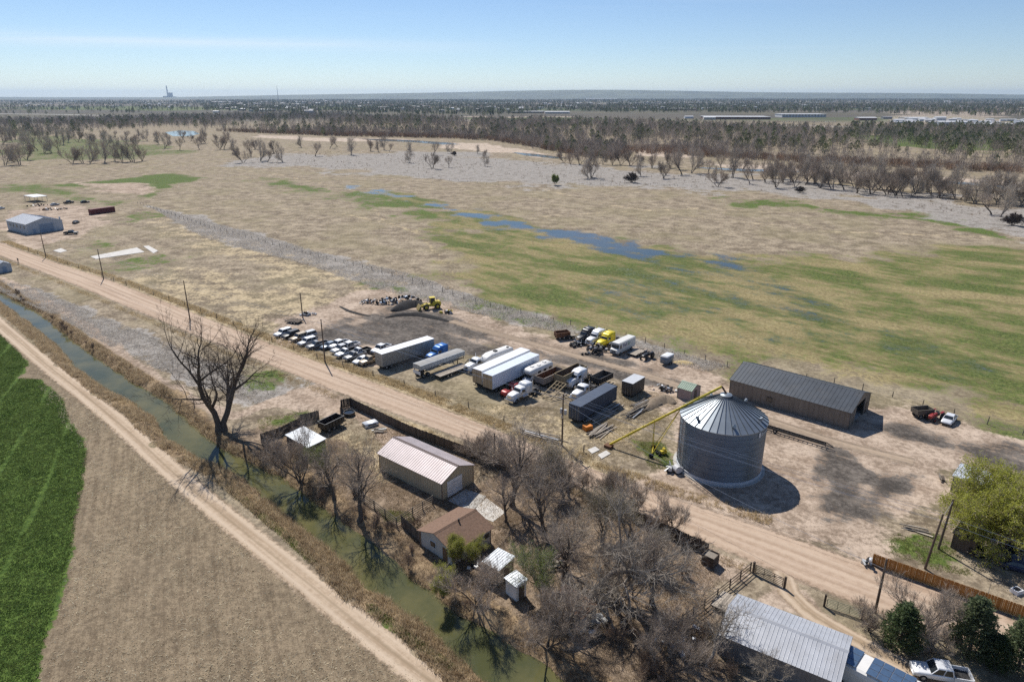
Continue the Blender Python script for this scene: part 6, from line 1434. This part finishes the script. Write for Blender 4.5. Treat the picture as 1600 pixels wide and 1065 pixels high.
def gmat(name, ca, cb, scale=.8):
    m = bpy.data.materials.new(name); m.use_nodes = True; t = m.node_tree; b = t.nodes['Principled BSDF']; b.inputs['Roughness'].default_value = .9; b.inputs['Specular IOR Level'].default_value = .1
    ge = nd(t, 'ShaderNodeNewGeometry'); n = nd(t, 'ShaderNodeTexNoise', noise_dimensions='2D'); n.inputs['Scale'].default_value = scale; n.inputs['Detail'].default_value = 3; t.links.new(ge.outputs['Position'], n.inputs['Vector'])
    ad_ = nd(t, 'ShaderNodeMath', operation='ADD'); mu = nd(t, 'ShaderNodeMath', operation='MULTIPLY'); mu.inputs[1].default_value = .35; t.links.new(ge.outputs['Random Per Island'], mu.inputs[0]); t.links.new(mu.outputs[0], ad_.inputs[0]); t.links.new(n.outputs['Fac'], ad_.inputs[1])
    mr = nd(t, 'ShaderNodeMapRange'); mr.inputs[1].default_value = .4; mr.inputs[2].default_value = .95; t.links.new(ad_.outputs[0], mr.inputs[0])
    x = nd(t, 'ShaderNodeMix', data_type='RGBA'); x.inputs[6].default_value = ca+(1,); x.inputs[7].default_value = cb+(1,); t.links.new(mr.outputs[0], x.inputs[0]); t.links.new(x.outputs[2], b.inputs['Base Color']); return translucent(m, .5)
def inside(px, n, dens_noise=None, seed=0, poly=None):
    poly = GA(px) if poly is None else poly; lo, hi = poly.min(0), poly.max(0); r_ = np.random.RandomState(seed+3); out = np.zeros((0,2))
    for _ in range(30):
        c = r_.uniform(lo, hi, (n*2,2)); c = c[sdist(c, poly) > 0]
        if dens_noise: c = c[vnoise(c[:,0], c[:,1], dens_noise) + .6*vnoise(c[:,0]+31, c[:,1], dens_noise*.3) > r_.uniform(-1,.7,len(c))]
        out = np.vstack([out, c])
        if len(out) >= n: break
    return out[:n]
def gz(pts):
    s = sdist(pts, canal); w = (vnoise(pts[:,0], pts[:,1], 3.1)*.35 + vnoise(pts[:,0]+50, pts[:,1], 1.3)*.18)*sstep(-6,-1,s); return ground_z(s, w), s
tan_g = gmat('dry_tan_grass', (.36,.27,.15), (.66,.53,.32)); reed_g = gmat('rusty_reeds', (.28,.20,.12), (.62,.50,.33)); green_g = gmat('green_weeds', (.14,.17,.045), (.32,.33,.12)); crop_g = gmat('young_crop_leaves', (.05,.09,.022), (.155,.20,.06), .35); weed_g = gmat('silver_weeds', (.38,.34,.295), (.70,.655,.59)); stub_g = gmat('corn_stubble', (.46,.38,.26), (.85,.76,.56))
# reeds and dead grass on both canal banks
bp_ = inside([(-60,415),(0,440),(120,515),(260,605),(360,690),(480,760),(600,860),(760,970),(900,1080),(700,1100),(560,960),(430,830),(300,740),(150,620),(60,545),(-60,450)], 60000, 3.0, 1); zz, s_ = gz(bp_); k = (s_ < -.1) & (s_ > -4.2); 
blades('bank_reeds', 'dry rust-coloured reeds and grass on both canal banks', bp_[k], .6, .07, reed_g, 4, .14, .55, 'reeds', zz[k])
bp2 = inside(None, 26000, None, 2, np.vstack([offset(tw, 3.2), offset(tw, 6.0)[::-1]])); zz, s_ = gz(bp2); k = s_ < -.6; blades('bank_grass', 'tan dry grass strip between field track and canal', bp2[k], .4, .06, tan_g, 3, .12, .6, 'grass', zz[k])
vg = [np.vstack([GA(ROAD_T)[1:14] + np.array([.2,.3]), (GA(ROAD_T)[1:14] + np.array([1.9,2.3]))[::-1]])]
blades('verge_grass', 'tall straw-coloured grass along the yard side of the gravel road', inside(None, 22000, 2.5, 5, vg[0]), .5, .07, tan_g, 4, .15, .5)
vb = np.vstack([GA(ROAD_B)[1:14] - np.array([.2,.3]), (GA(ROAD_B)[1:14] - np.array([1.3,1.7]))[::-1]]); pb = inside(None, 12000, 2.0, 6, vb); blades('verge_grass', 'thin dry grass along the near side of the gravel road', pb, .35, .06, tan_g, 3, .15, .6)
yd = inside([(430,545),(560,585),(700,635),(860,700),(940,735),(1040,700),(1060,620),(960,600),(900,640),(760,630),(640,600),(520,560)], 26000, 4, 7); blades('yard_grass', 'patchy dry grass across the truck yard', yd, .16, .06, gmat('yard_dry_grass', (.28,.22,.13), (.55,.46,.28)), 3, .2, .8)
wd = inside([(-60,424),(60,452),(150,490),(240,527),(330,565),(440,612),(400,632),(330,606),(250,578),(180,545),(90,495),(0,455),(-60,430)], 24000, 5, 8); blades('ditch_weeds', 'silvery dead weeds between the canal and the gravel road', wd, .35, .07, weed_g, 3, .2, .6, 'weeds')
wp = inside([(228,320),(400,366),(520,400),(640,428),(760,470),(880,505),(1000,535),(1140,572),(1100,580),(980,548),(860,517),(740,489),(600,454),(480,414),(320,372)], 34000, 9, 9); blades('fence_weeds', 'grey dead weeds along the near pasture fence', wp, .5, .1, weed_g, 3, .3, .6, 'weeds')
gf = inside([(400,690),(520,650),(560,650),(700,700),(860,770),(1000,800),(1150,880),(1100,940),(1130,1080),(900,1090),(760,985),(620,870),(500,785)], 40000, 4, 10); zz, s_ = gz(gf); k = s_ < -.5; blades('grove_litter', 'dry grass and leaf litter on the grove floor', gf[k], .24, .07, gmat('leaf_litter', (.22,.16,.105), (.55,.43,.29)), 3, .2, .9, 'litter', zz[k])
cp_ = inside([(-80,505),(0,522),(22,540),(45,570),(30,590),(60,592),(98,622),(108,655),(128,685),(136,710),(128,765),(118,815),(112,870),(98,930),(85,975),(68,1020),(58,1070),(50,1110),(-60,1120)], 70000, None, 11)
_r = cp_ @ np.array([math.cos(R(22)), math.sin(R(22))]); _keep = (np.abs(((_r + .5*vnoise(cp_[:,0], cp_[:,1], 9)) % 7.3) - 3.6) > .25 + .35*vnoise(cp_[:,0], cp_[:,1], 6)); cp_ = cp_[_keep]
blades('crop_rows', 'young green crop covering the field corner at lower left', cp_, .13, .15, crop_g, 3, .15, 1.1, 'crop')
pc = inside([(60,600),(150,640),(260,750),(420,880),(560,995),(680,1080),(40,1090),(90,990),(125,800),(140,720)], 14000, 6, 12); blades('corn_stubble', 'pale bits of corn stubble strewn over the bare field', pc, .16, .17, stub_g, 1, .2, 1.6, 'stubble')
gs1 = np.vstack([inside([(358,764),(366,763),(450,833),(495,878),(484,880),(440,838)], 2200, None, 13), inside([(572,944),(582,944),(655,1000),(712,1040),(700,1045),(640,1005)], 2600, None, 14), inside([(590,795),(640,800),(650,815),(600,815)], 700, 2, 15), inside([(1395,835),(1470,830),(1500,870),(1520,900),(1440,885),(1385,862)], 1100, 2, 16), inside([(400,655),(470,640),(500,640),(450,668),(410,680)], 500, 2, 17), inside([(1000,690),(1040,690),(1050,730),(1015,735)], 900, 2, 18)]); zz, s_ = gz(gs1)
blades('green_weeds', 'green weeds beside the field track and in the yards', gs1, .18, .09, green_g, 4, .15, .7, 'weeds', zz)
# ------------------------------------------------------------------ pasture edge trees, river woods, town, hills, haze
fA = Proto(Tree(51, 12, .34, (5,5,4), 7, 1.4, .055, 1, (0,0), .8, .25, .1, .2), bark, twig)
fB = Proto(Tree(52, 11, .28, (5,4,4), 7, 1.3, .055, 3, (0,0), .6, .2, .14, .2), bark, twig)
fC = Proto(Tree(53, 13, .34, (6,5,4), 6, 1.4, .055, 2, (.12,0), .75, .2, .1, .22), greybark, greytwig)
fD = Proto(Tree(54, 8, .2, (5,4,4), 10, 1.1, .08, 6, (0,0), .75, .1, .14, .2), bark, MAT('dark_bush_twigs', (.10,.075,.06), .9))
fG = Proto(Tree(55, 8, .2, (5,4,4), 9, 1.0, .08, 2, (0,0), .6, .2, .14, .18, leaf=3, leafsize=.5), bark, twig, leaf_g)
FAR = [fA, fB, fC]
def belt(spots, lab, group, smin=.8, smax=1.25, protos=FAR, seed=1, name='bare_tree'):
    rng = random.Random(seed)
    Q = sorted([G(px+rng.uniform(-2,2), py+rng.uniform(-.6,.6)) for px, py in spots], key=sx)
    for i, q in enumerate(Q): rng.choice(protos).place(name, rowlabel(i, len(Q), lab), q, rng.random()*6.28, rng.uniform(smin, smax), group, flat=rng.uniform(1.0,1.4))
belt([(10,258),(30,258),(22,254),(42,250),(115,256),(128,255),(140,256),(145,250),(165,254),(178,252),(193,253),(203,253),(210,253),(224,252),(70,239),(82,240),(92,238),(60,236),(38,240)], 'bare tree in the loose groups along the far-left pasture edge', 'trees at the far-left pasture edge', 1.0, 1.4, seed=1)
belt([(200,228),(214,228),(165,228),(178,233),(240,220),(250,220),(258,232),(280,234),(310,234),(345,234),(352,234),(368,240),(380,254),(392,244),(400,234),(408,252),(418,253),(428,240),(440,253),(470,230),(492,244),(516,232),(525,230),(548,242),(5,226),(20,222),(45,224),(100,226),(120,222),(140,224),(320,224),(290,222),(360,222)], 'bare tree scattered on the grey weedy flat between river and pasture', 'trees on the weedy flat, left half', .85, 1.3, seed=2)
belt([(580,236),(592,237),(600,235),(610,237),(642,241),(675,242),(704,240),(745,241),(757,246),(640,254),(675,264),(700,261),(758,260)], 'bare tree on the weedy flat in the middle distance', 'trees on the weedy flat, middle', .6, 1.0, seed=3)
belt([(920,279),(925,278),(1003,275),(1035,278),(1040,274),(1065,273),(1082,271),(1108,272),(1118,284),(1120,292),(1145,278),(1170,286),(1175,281),(1195,284),(1212,293),(1224,285),(1240,283),(1262,286),(1270,288),(1290,286),(1300,296),(1320,286),(1340,302),(1360,304),(1365,296),(1385,298),(1400,305),(1408,308),(1430,300),(1440,298),(1455,304),(1470,310),(1490,310),(1510,316),(1522,318),(1545,314),(1560,316),(1575,320),(1590,322)], 'bare tree in the ragged row along the right-hand pasture edge', 'trees in the right-hand row', .8, 1.4, seed=4)
belt([(880,254),(890,256),(905,257),(925,257),(940,257),(955,258),(970,258),(985,259),(1000,259),(1020,262),(1045,262),(1060,265),(1090,262),(1130,266),(1160,268),(1200,272),(1230,272),(1255,274),(1280,276),(1310,278),(1350,282),(1380,284),(1420,286),(1460,290),(1500,294),(1540,298),(1580,300)], 'bare tree in the thin belt along the river sandbars', 'trees along the sandbars', .7, 1.15, seed=5)
belt([(1205+i*12.5+(i%3)*4, 278+i*1.15+(i*7%11)) for i in range(32)], 'bare tree in the crowded second row behind the right-hand pasture edge', 'trees in the second right-hand row', .7, 1.25, seed=6)
belt([(8+i*13+(i%4)*3, 214+(i*5%13)) for i in range(26)], 'bare tree in front of the left river woods', 'trees before the left river woods', .7, 1.2, seed=7)
fC.place('bare_tree', 'largest spreading bare tree at the right end of the pasture edge', G(1563,339), 1.0, 1.35); fA.place('bare_tree', 'dark leaning bare tree left of the largest spreading one', G(1549,335), 2.0, 1.05)
fD.place('round_bush', 'dark round bush alone at the far pasture edge', G(987,285), 0, .95, None, 'bush'); fD.place('round_bush', 'small dark bush in the weeds right of the middle trees', G(710,243), 0, .6, None, 'bush'); fD.place('round_bush', 'low dark bush at the pasture edge on the right', G(1250,301), 0, .55, None, 'bush'); fD.place('round_bush', 'grey bush at the far right beneath the spreading tree', G(1582,352), 0, .8, None, 'bush')
fG.place('young_green_tree', 'single small green tree on the far pasture edge', G(867,289), 0, .8)
# woods: one mass, instanced
def lowtree(seed, kind):
    H = {'bare': 13, 'green': 12, 'ever': 12, 'brush': 6}[kind]; rng = random.Random(seed); mb = MB()
    mb.tube([(0,0,0),(rng.uniform(-.4,.4),rng.uniform(-.4,.4),H*.55)], [.3,.16], 4, False); n = {'bare': 150, 'green': 190, 'ever': 150, 'brush': 110}[kind]
    for i in range(n):
        u = rng.random(); z = H*(.22+.78*u); rad_ = {'ever': 2.4*(1.05-u), 'brush': 2.6}.get(kind, 4.2*math.sin(math.pi*min(1, .25+.75*u))**.8)
        q = rng.random()*6.283; r_ = rad_*math.sqrt(rng.random()); c = Vector((r_*math.cos(q), r_*math.sin(q), z))
        d = (Vector((c.x*.5, c.y*.5, 1.6)) + Vector((rng.gauss(0,.6),rng.gauss(0,.6),rng.gauss(0,.4)))).normalized()
        l_ = rng.uniform(1.2,3.0) if kind in ('bare','brush') else rng.uniform(.8,1.7); w_ = rng.uniform(.10,.22) if kind in ('bare','brush') else rng.uniform(.6,1.1); s = d.cross(Vector((rng.gauss(0,1),rng.gauss(0,1),rng.gauss(0,1)))).normalized()*w_/2
        mb.add([tuple(c-d*l_*.5+s), tuple(c-d*l_*.5-s), tuple(c+d*l_*.5)], [(0,1,2)])
    return mb
wm = {'bare': MAT('wood_twigs', (.36,.30,.245), .9, var=.3, rand=.45), 'green': MAT('wood_spring_leaves', (.17,.185,.075), .9, var=.3, rand=.35), 'ever': MAT('wood_evergreen', (.045,.065,.035), .9, var=.3, rand=.2), 'brush': MAT('willow_brush_twigs', (.32,.215,.14), .9, var=.3, rand=.3)}
def protocol(name, kinds):
    c = bpy.data.collections.new(name)
    for i, k in enumerate(kinds):
        o = bpy.data.objects.new('wood_tree', tmesh(lowtree(100+i*7+len(name), k), 'wood_tree', wm[k])); c.objects.link(o)
    return c
def wood(name, label, pts, coll, smin, smax, seed=1):
    me_ = bpy.data.meshes.new(name); me_.from_pydata([(p[0], p[1], -.1) for p in pts], [], []); me_.update(); o = put(name, me_)
    ng = bpy.data.node_groups.new(name, 'GeometryNodeTree'); ng.interface.new_socket('Geometry', in_out='INPUT', socket_type='NodeSocketGeometry'); ng.interface.new_socket('Geometry', in_out='OUTPUT', socket_type='NodeSocketGeometry')
    gi, go = ng.nodes.new('NodeGroupInput'), ng.nodes.new('NodeGroupOutput'); ip = ng.nodes.new('GeometryNodeInstanceOnPoints'); ci = ng.nodes.new('GeometryNodeCollectionInfo')
    ci.inputs[0].default_value = coll; ci.inputs['Separate Children'].default_value = True; ci.inputs['Reset Children'].default_value = True
    rv = ng.nodes.new('FunctionNodeRandomValue'); rv.data_type = 'FLOAT_VECTOR'; rv.inputs[0].default_value = (0,0,0); rv.inputs[1].default_value = (.06,.06,6.283)
    sv = ng.nodes.new('FunctionNodeRandomValue'); sv.data_type = 'FLOAT'; sv.inputs[2].default_value = smin; sv.inputs[3].default_value = smax; sv.inputs['Seed'].default_value = seed
    K = ng.links; K.new(gi.outputs[0], ip.inputs['Points']); K.new(ci.outputs[0], ip.inputs['Instance']); ip.inputs['Pick Instance'].default_value = True; K.new(rv.outputs[0], ip.inputs['Rotation'])
    K.new(sv.outputs[1], ip.inputs['Scale']); K.new(ip.outputs[0], go.inputs[0])
    md = o.modifiers.new('scatter', 'NODES'); md.node_group = ng; return tag(o, label, 'woods', None, 'stuff')
cb_ = protocol('bare_wood', ['bare','bare','bare','bare','green']); cbr = protocol('brush_wood', ['brush','brush','bare']); cg_ = protocol('town_wood', ['bare','green','green','ever','bare','green','bare']); 
WA = [(-160,192),(60,190),(150,187),(330,182),(420,179),(640,184),(740,190),(800,194),(800,222),(740,219),(640,214),(520,213),(400,209),(330,204),(260,199),(180,203),(100,212),(0,220),(-160,226)]
WB = [(740,188),(860,189),(1000,192),(1110,198),(1250,203),(1420,206),(1600,206),(1760,206),(1760,268),(1600,266),(1500,262),(1400,258),(1270,253),(1200,250),(1130,243),(1060,232),(985,227),(975,240),(960,249),(880,243),(800,226)]
wood('river_woods', 'bare grey-brown woods along the left stretch of the river', inside(WA, 5000, 120, 21), cb_, .5, 1.3)
wood('river_woods', 'bare woods with green tints along the right stretch of the river', inside(WB, 5000, 110, 22), cb_, .5, 1.3, 2)
wood('river_brush', 'reddish willow brush at the foot of the river woods', inside([(330,205),(520,213),(640,215),(760,219),(820,228),(900,244),(960,250),(985,240),(1060,243),(1160,249),(1270,256),(1400,262),(1600,272),(1600,264),(1400,255),(1200,247),(1060,231),(900,236),(760,214),(520,209)], 3200, None, 23), cbr, .6, 1.1, 3)
wood('town_trees', 'dense greenish trees of the nearer town on the right', inside([(830,165),(1000,164),(1200,163),(1500,163),(1760,163),(1760,184),(1500,182),(1400,179),(1300,177),(1200,177),(1100,177),(960,176),(830,173)], 9000, 120, 24), cg_, .8, 1.4, 4)
wood('town_trees', 'hazy trees of the farther town on the right', inside([(830,157),(1000,156),(1200,155.5),(1760,155.5),(1760,163),(1200,163),(830,165)], 9000, 300, 28), cg_, 1.2, 2.0, 8)
wood('town_trees', 'scattered trees of the nearer town in the middle', inside([(320,166),(420,165),(600,164),(830,165),(840,176),(780,182),(640,179),(500,178),(400,177),(320,173)], 4200, 120, 25), cg_, .8, 1.3, 5)
wood('town_trees', 'hazy trees of the farther town in the middle', inside([(300,158),(420,157),(600,156.5),(830,157),(830,165),(600,164),(320,166)], 5000, 260, 29), cg_, 1.1, 1.8, 9)
wood('far_windbreaks', 'thin dark tree lines on the far farmland at left', inside([(0,158),(320,157.5),(320,172),(200,178),(0,180)], 2600, 240, 26), cg_, .8, 1.4, 6)
wood('park_trees', 'green and bare trees of the park beyond the river at right', inside([(1330,196),(1600,200),(1760,204),(1760,240),(1600,238),(1450,228),(1330,212)], 900, 40, 27), protocol('park_wood', ['green','bare','green']), .7, 1.1, 7)
wood('flat_brush', 'low grey and dark brush clumps strewn over the weedy flat', inside([(380,250),(500,236),(640,240),(800,250),(950,262),(1150,278),(1300,290),(1560,325),(1560,345),(1300,306),(1100,292),(900,288),(760,284),(600,268),(420,258)], 900, 35, 31), protocol('flat_brush_kinds', ['brush','brush']), .06, .2, 11)
# buildings of the town, each on its own spot
tb = {'white': MAT('white_town_roof', (.62,.62,.62), .6, var=.06, rand=.12), 'tan': MAT('tan_town_wall', (.34,.26,.19), .8, rand=.2), 'blue': MAT('pale_blue_town_wall', (.38,.45,.52), .6), 'grey': MAT('grey_town_roof', (.30,.30,.31), .7, rand=.25), 'brick': MAT('brick_town_wall', (.22,.12,.09), .85, rand=.2), 'pale': MAT('pale_town_wall', (.50,.47,.43), .8, rand=.15)}
def town(label, px, py, wpx, h, wall, roof, depth=.5, gab=True, name='town_building', group=None, cat='building', win=0):
    x, y = G(px, py); dist = y/CP; W = wpx/FPX*dist; D = W*depth; t = thing(name, label, cat, (x, y, 0), random.uniform(-8,8), group)
    MB().box(0, 0, h/2, W, D, h).build('wall', tb[wall], t)
    if gab: MB().loft([[(-W*.51,-D*.53,h),(W*.51,-D*.53,h),(W*.51,D*.53,h),(-W*.51,D*.53,h)], [(-W*.51,-.02*D,h*1.28),(W*.51,-.02*D,h*1.28),(W*.51,.02*D,h*1.28),(-W*.51,.02*D,h*1.28)]]).build('roof', tb[roof], t)
    else: MB().box(0, 0, h+.3, W*1.02, D*1.03, .6).build('roof', tb[roof], t)
    for i in range(win):
        for s in ((.3,), (.3,.68))[h > 6]: MB().box(-W/2 + W*(i+.5)/win, -D/2-.1, h*s+.9, W/win*.5, .3, h*.2).build('window', glass, t)
    return t
for a in [('white shed roof glinting far left of the smokestack', 113,158.5,9,7,'white','white'), ('long white warehouse roof right of the smokestack', 350,160.5,30,8,'pale','white'), ('low grey building row left of the long white warehouse', 262,162,26,6,'grey','grey'), ('small white building at the left woods edge', 111,188,6,4,'white','white'), ('small white farmstead roof right of the smokestack', 338,176,8,5,'white','white'),
          ('bright white roof left of the middle of town', 455,165,24,7,'pale','white'), ('pale roof at the left end of the middle town', 420,173,18,5,'pale','white'), ('dark blue-grey block beside the river woods in the middle', 483,178,12,10,'blue','grey'), ('white roof above the middle town trees', 470,161,16,8,'white','white'), ('tan-walled store with white roof in the middle of town', 600,170,17,7,'tan','white'), ('pale roof left of the tan-walled store', 578,162,16,7,'pale','white'), ('long pale roof high in the middle distance', 720,154.8,46,12,'blue','white'), ('white roofs at the centre of the far town', 672,164,12,7,'white','grey'), ('white store beside the dark town trees', 790,162,16,7,'white','white'), ('pale school-like building in mid town', 540,160,20,8,'pale','white'),
          ('long tan building with white roof at the river woods, left half', 824,177,46,6,'tan','white'), ('long pale building with white roof at the river woods, right half', 870,177.5,34,6,'pale','white'), ('white factory roof on the far ridge side', 940,155.5,42,12,'white','white'), ('grey roof among the trees left of centre right', 885,167,28,7,'grey','white'), ('brown long building behind the park lawn', 1062,172.5,42,7,'brick','grey'), ('small white house by the highway', 1076,185,12,5,'white','white'), ('long flat brick building with pale roof by the highway', 1148,186,86,6,'brick','white'), ('pale wing at the left end of the flat brick building', 1108,187,16,6,'pale','white'),
          ('long two-storey white motel with dark window rows', 1250,183,60,8,'white','white'), ('square white-roofed building on the bare hill', 1352,188,26,6,'brick','white'), ('dark roofed house beside the bare hill', 1385,186,13,5,'grey','grey'), ('long pale roofs at the start of the trailer park', 1427,187,34,5,'pale','white'), ('white arched roof shed in the trailer park', 1468,189,14,8,'white','white'), ('pale blue hall in front of the trailer park', 1484,197,40,8,'blue','white'), ('very long low white storage row at right', 1547,197.5,80,5,'white','white'), ('white roof far across the right-hand trees', 1475,159,9,8,'white','white'), ('bright speck of a white building on the right horizon', 1343,153,8,10,'white','white')]:
    town(*a, gab=a[0].split()[1] not in ('flat','two-storey','tan','long'), win=14 if 'motel' in a[0] or 'flat brick' in a[0] else 0)
rng = random.Random(77)
for i in range(46): town('small pale trailer home in the park of the right-hand town', 1395+rng.random()*215, 187+rng.random()*7, rng.uniform(7,13), 4, rng.choice(('white','pale','blue')), 'white', .4, True, 'trailer_home', 'trailer homes of the far town', 'trailer home')
for i in range(260):
    px = rng.choice((rng.uniform(330,830), rng.uniform(830,1600))); wc_ = rng.choice(('white','pale','white','tan','brick')); rc_ = rng.choice(('white','white','grey','pale','brick')); town('small %s-walled house with %s roof among the far town trees, %s' % (wc_, rc_, 'right of centre' if px > 830 else 'left of centre'), px, rng.uniform(157.5,172) if px > 830 else rng.uniform(157.5,175), rng.uniform(3,8), 7, wc_, rc_, .6, True, 'town_house', 'houses of the far town', 'house')
for i in range(24): town('tiny farm building on the far-left farmland', rng.uniform(0,330), rng.uniform(156,172), rng.uniform(2.5,5), 6, rng.choice(('white','pale','grey')), 'white', .6, True, 'farm_shed', 'sheds of the far farmland', 'building')
# parked cars row by the motel
for i in range(26):
    x, y = G(1215+i*3.6, 190.5); t = thing('far_car', 'tiny parked car in the lot below the white motel', 'car', (x, y, 0), rng.uniform(60,110), 'cars in the motel lot'); MB().loft([ring(-2.2,.9,.3,1.0), ring(2.2,.9,.3,.9)]).build('body', P_[rng.choice(('white','silver','black','grey','red'))], t); MB().loft([ring(-1.4,.8,.95,1.45,.7), ring(.9,.8,.95,1.45,.7)]).build('window_glass', glass, t)
# power station with tall stack
x, y = G(263, 154.6); ps = thing('power_station', 'power station with a single tall smokestack on the horizon', 'power station', (x, y, 0), 0)
stk = MAT('hazy_concrete_stack', (.30,.31,.32), .8)
s_ = y/CP/FPX; MB().tube([(0,0,0),(0,0,17*s_)], [1.6*s_*.6, 1.6*s_*.45], 12).build('smokestack', stk, ps); MB().box(4*s_,0,4*s_,4*s_,4*s_,8*s_).build('boiler_house', stk, ps); MB().box(-3*s_,0,1.8*s_,6*s_,4*s_,3.6*s_).build('turbine_hall', stk, ps); MB().box(8*s_,0,1.5*s_,5*s_,3*s_,3*s_).build('side_hall', stk, ps)
x, y = G(435, 158); tm_ = thing('radio_mast', 'thin lattice radio mast above the middle of town', 'mast', (x, y, 0), 0); s_ = y/CP/FPX; mb = MB()
for q in (0, 2.1, 4.2): mb.bar((math.cos(q)*.7*s_*.4, math.sin(q)*.7*s_*.4, 0), (0,0,20*s_), .28*s_)
mb.build('mast_legs', stk, tm_)
x, y = G(631, 172); wt = thing('storage_tank', 'small white round tank in the middle of town', 'tank', (x, y, 0), 0); MB().lathe([(6,0),(6,9),(4,11),(.1,12)], 20).build('tank_shell', tb['white'], wt)
# highway line across the middle distance
for nm_, pts, w_ in (('highway', [(600,187),(700,188.5),(830,189.5),(1000,192),(1200,196),(1380,199),(1600,201),(1760,202)], 9), ('highway', [(-160,176),(0,178),(90,179),(170,181),(260,182)], 10)):
    C = GA(pts); ribbon(nm_, offset(C, w_), offset(C, -w_), slabm, .15, .05, 2, 80)
# distant low hills
hmat = MAT('far_rangeland', (.10,.11,.065), .95, var=.55, scale=.004, stretch=(.4,1,1), dirt=.7, dirtcol=(.035,.045,.03))
def ridge(y0, prof, name):
    mb = MB(); n = len(prof); dep = 2500
    xs = [ (p[0]-800)/FPX*y0/CP*1.0 for p in prof ]
    for (px, up), x in zip(prof, xs): mb.v += [(x, y0, -2), (x, y0+dep*.5, up/FPX*(y0+dep*.5)/CP + CAMH*.55 if up > 0 else -2), (x, y0+dep, -2)]
    for i in range(n-1):
        for k in range(2): q = 3*i+k; mb.f.append((q, q+3, q+4, q+1))
    return structure(mb.build(name, hmat, None, True))
pr = [(-600+40*i, max(.01, (1.2 + 1.4*math.sin(i*.21+1) + .5*math.sin(i*.53)) + 6.8*math.exp(-((-600+40*i-930)/330)**2) + 4.2*math.exp(-((-600+40*i-1350)/300)**2))) for i in range(72)]
ridge(13500, pr, 'hills')
# air
hz = MB().box(0, 0, 131, 61500, 61500, 268).build('haze', None); hz['kind'] = 'stuff'; hz['label'] = 'pale blue haze filling the air over the whole plain'; hz['category'] = 'haze'
hm2 = bpy.data.materials.new('thin_haze'); hm2.use_nodes = True; hn = hm2.node_tree; hn.nodes.remove(hn.nodes['Principled BSDF']); pv = hn.nodes.new('ShaderNodeVolumePrincipled')
pv.inputs['Color'].default_value = (.60,.78,1.0,1); pv.inputs['Density'].default_value = 3.6e-5; pv.inputs['Anisotropy'].default_value = .25
hn.links.new(pv.outputs[0], hn.nodes['Material Output'].inputs['Volume']); hz.data.materials.append(hm2)
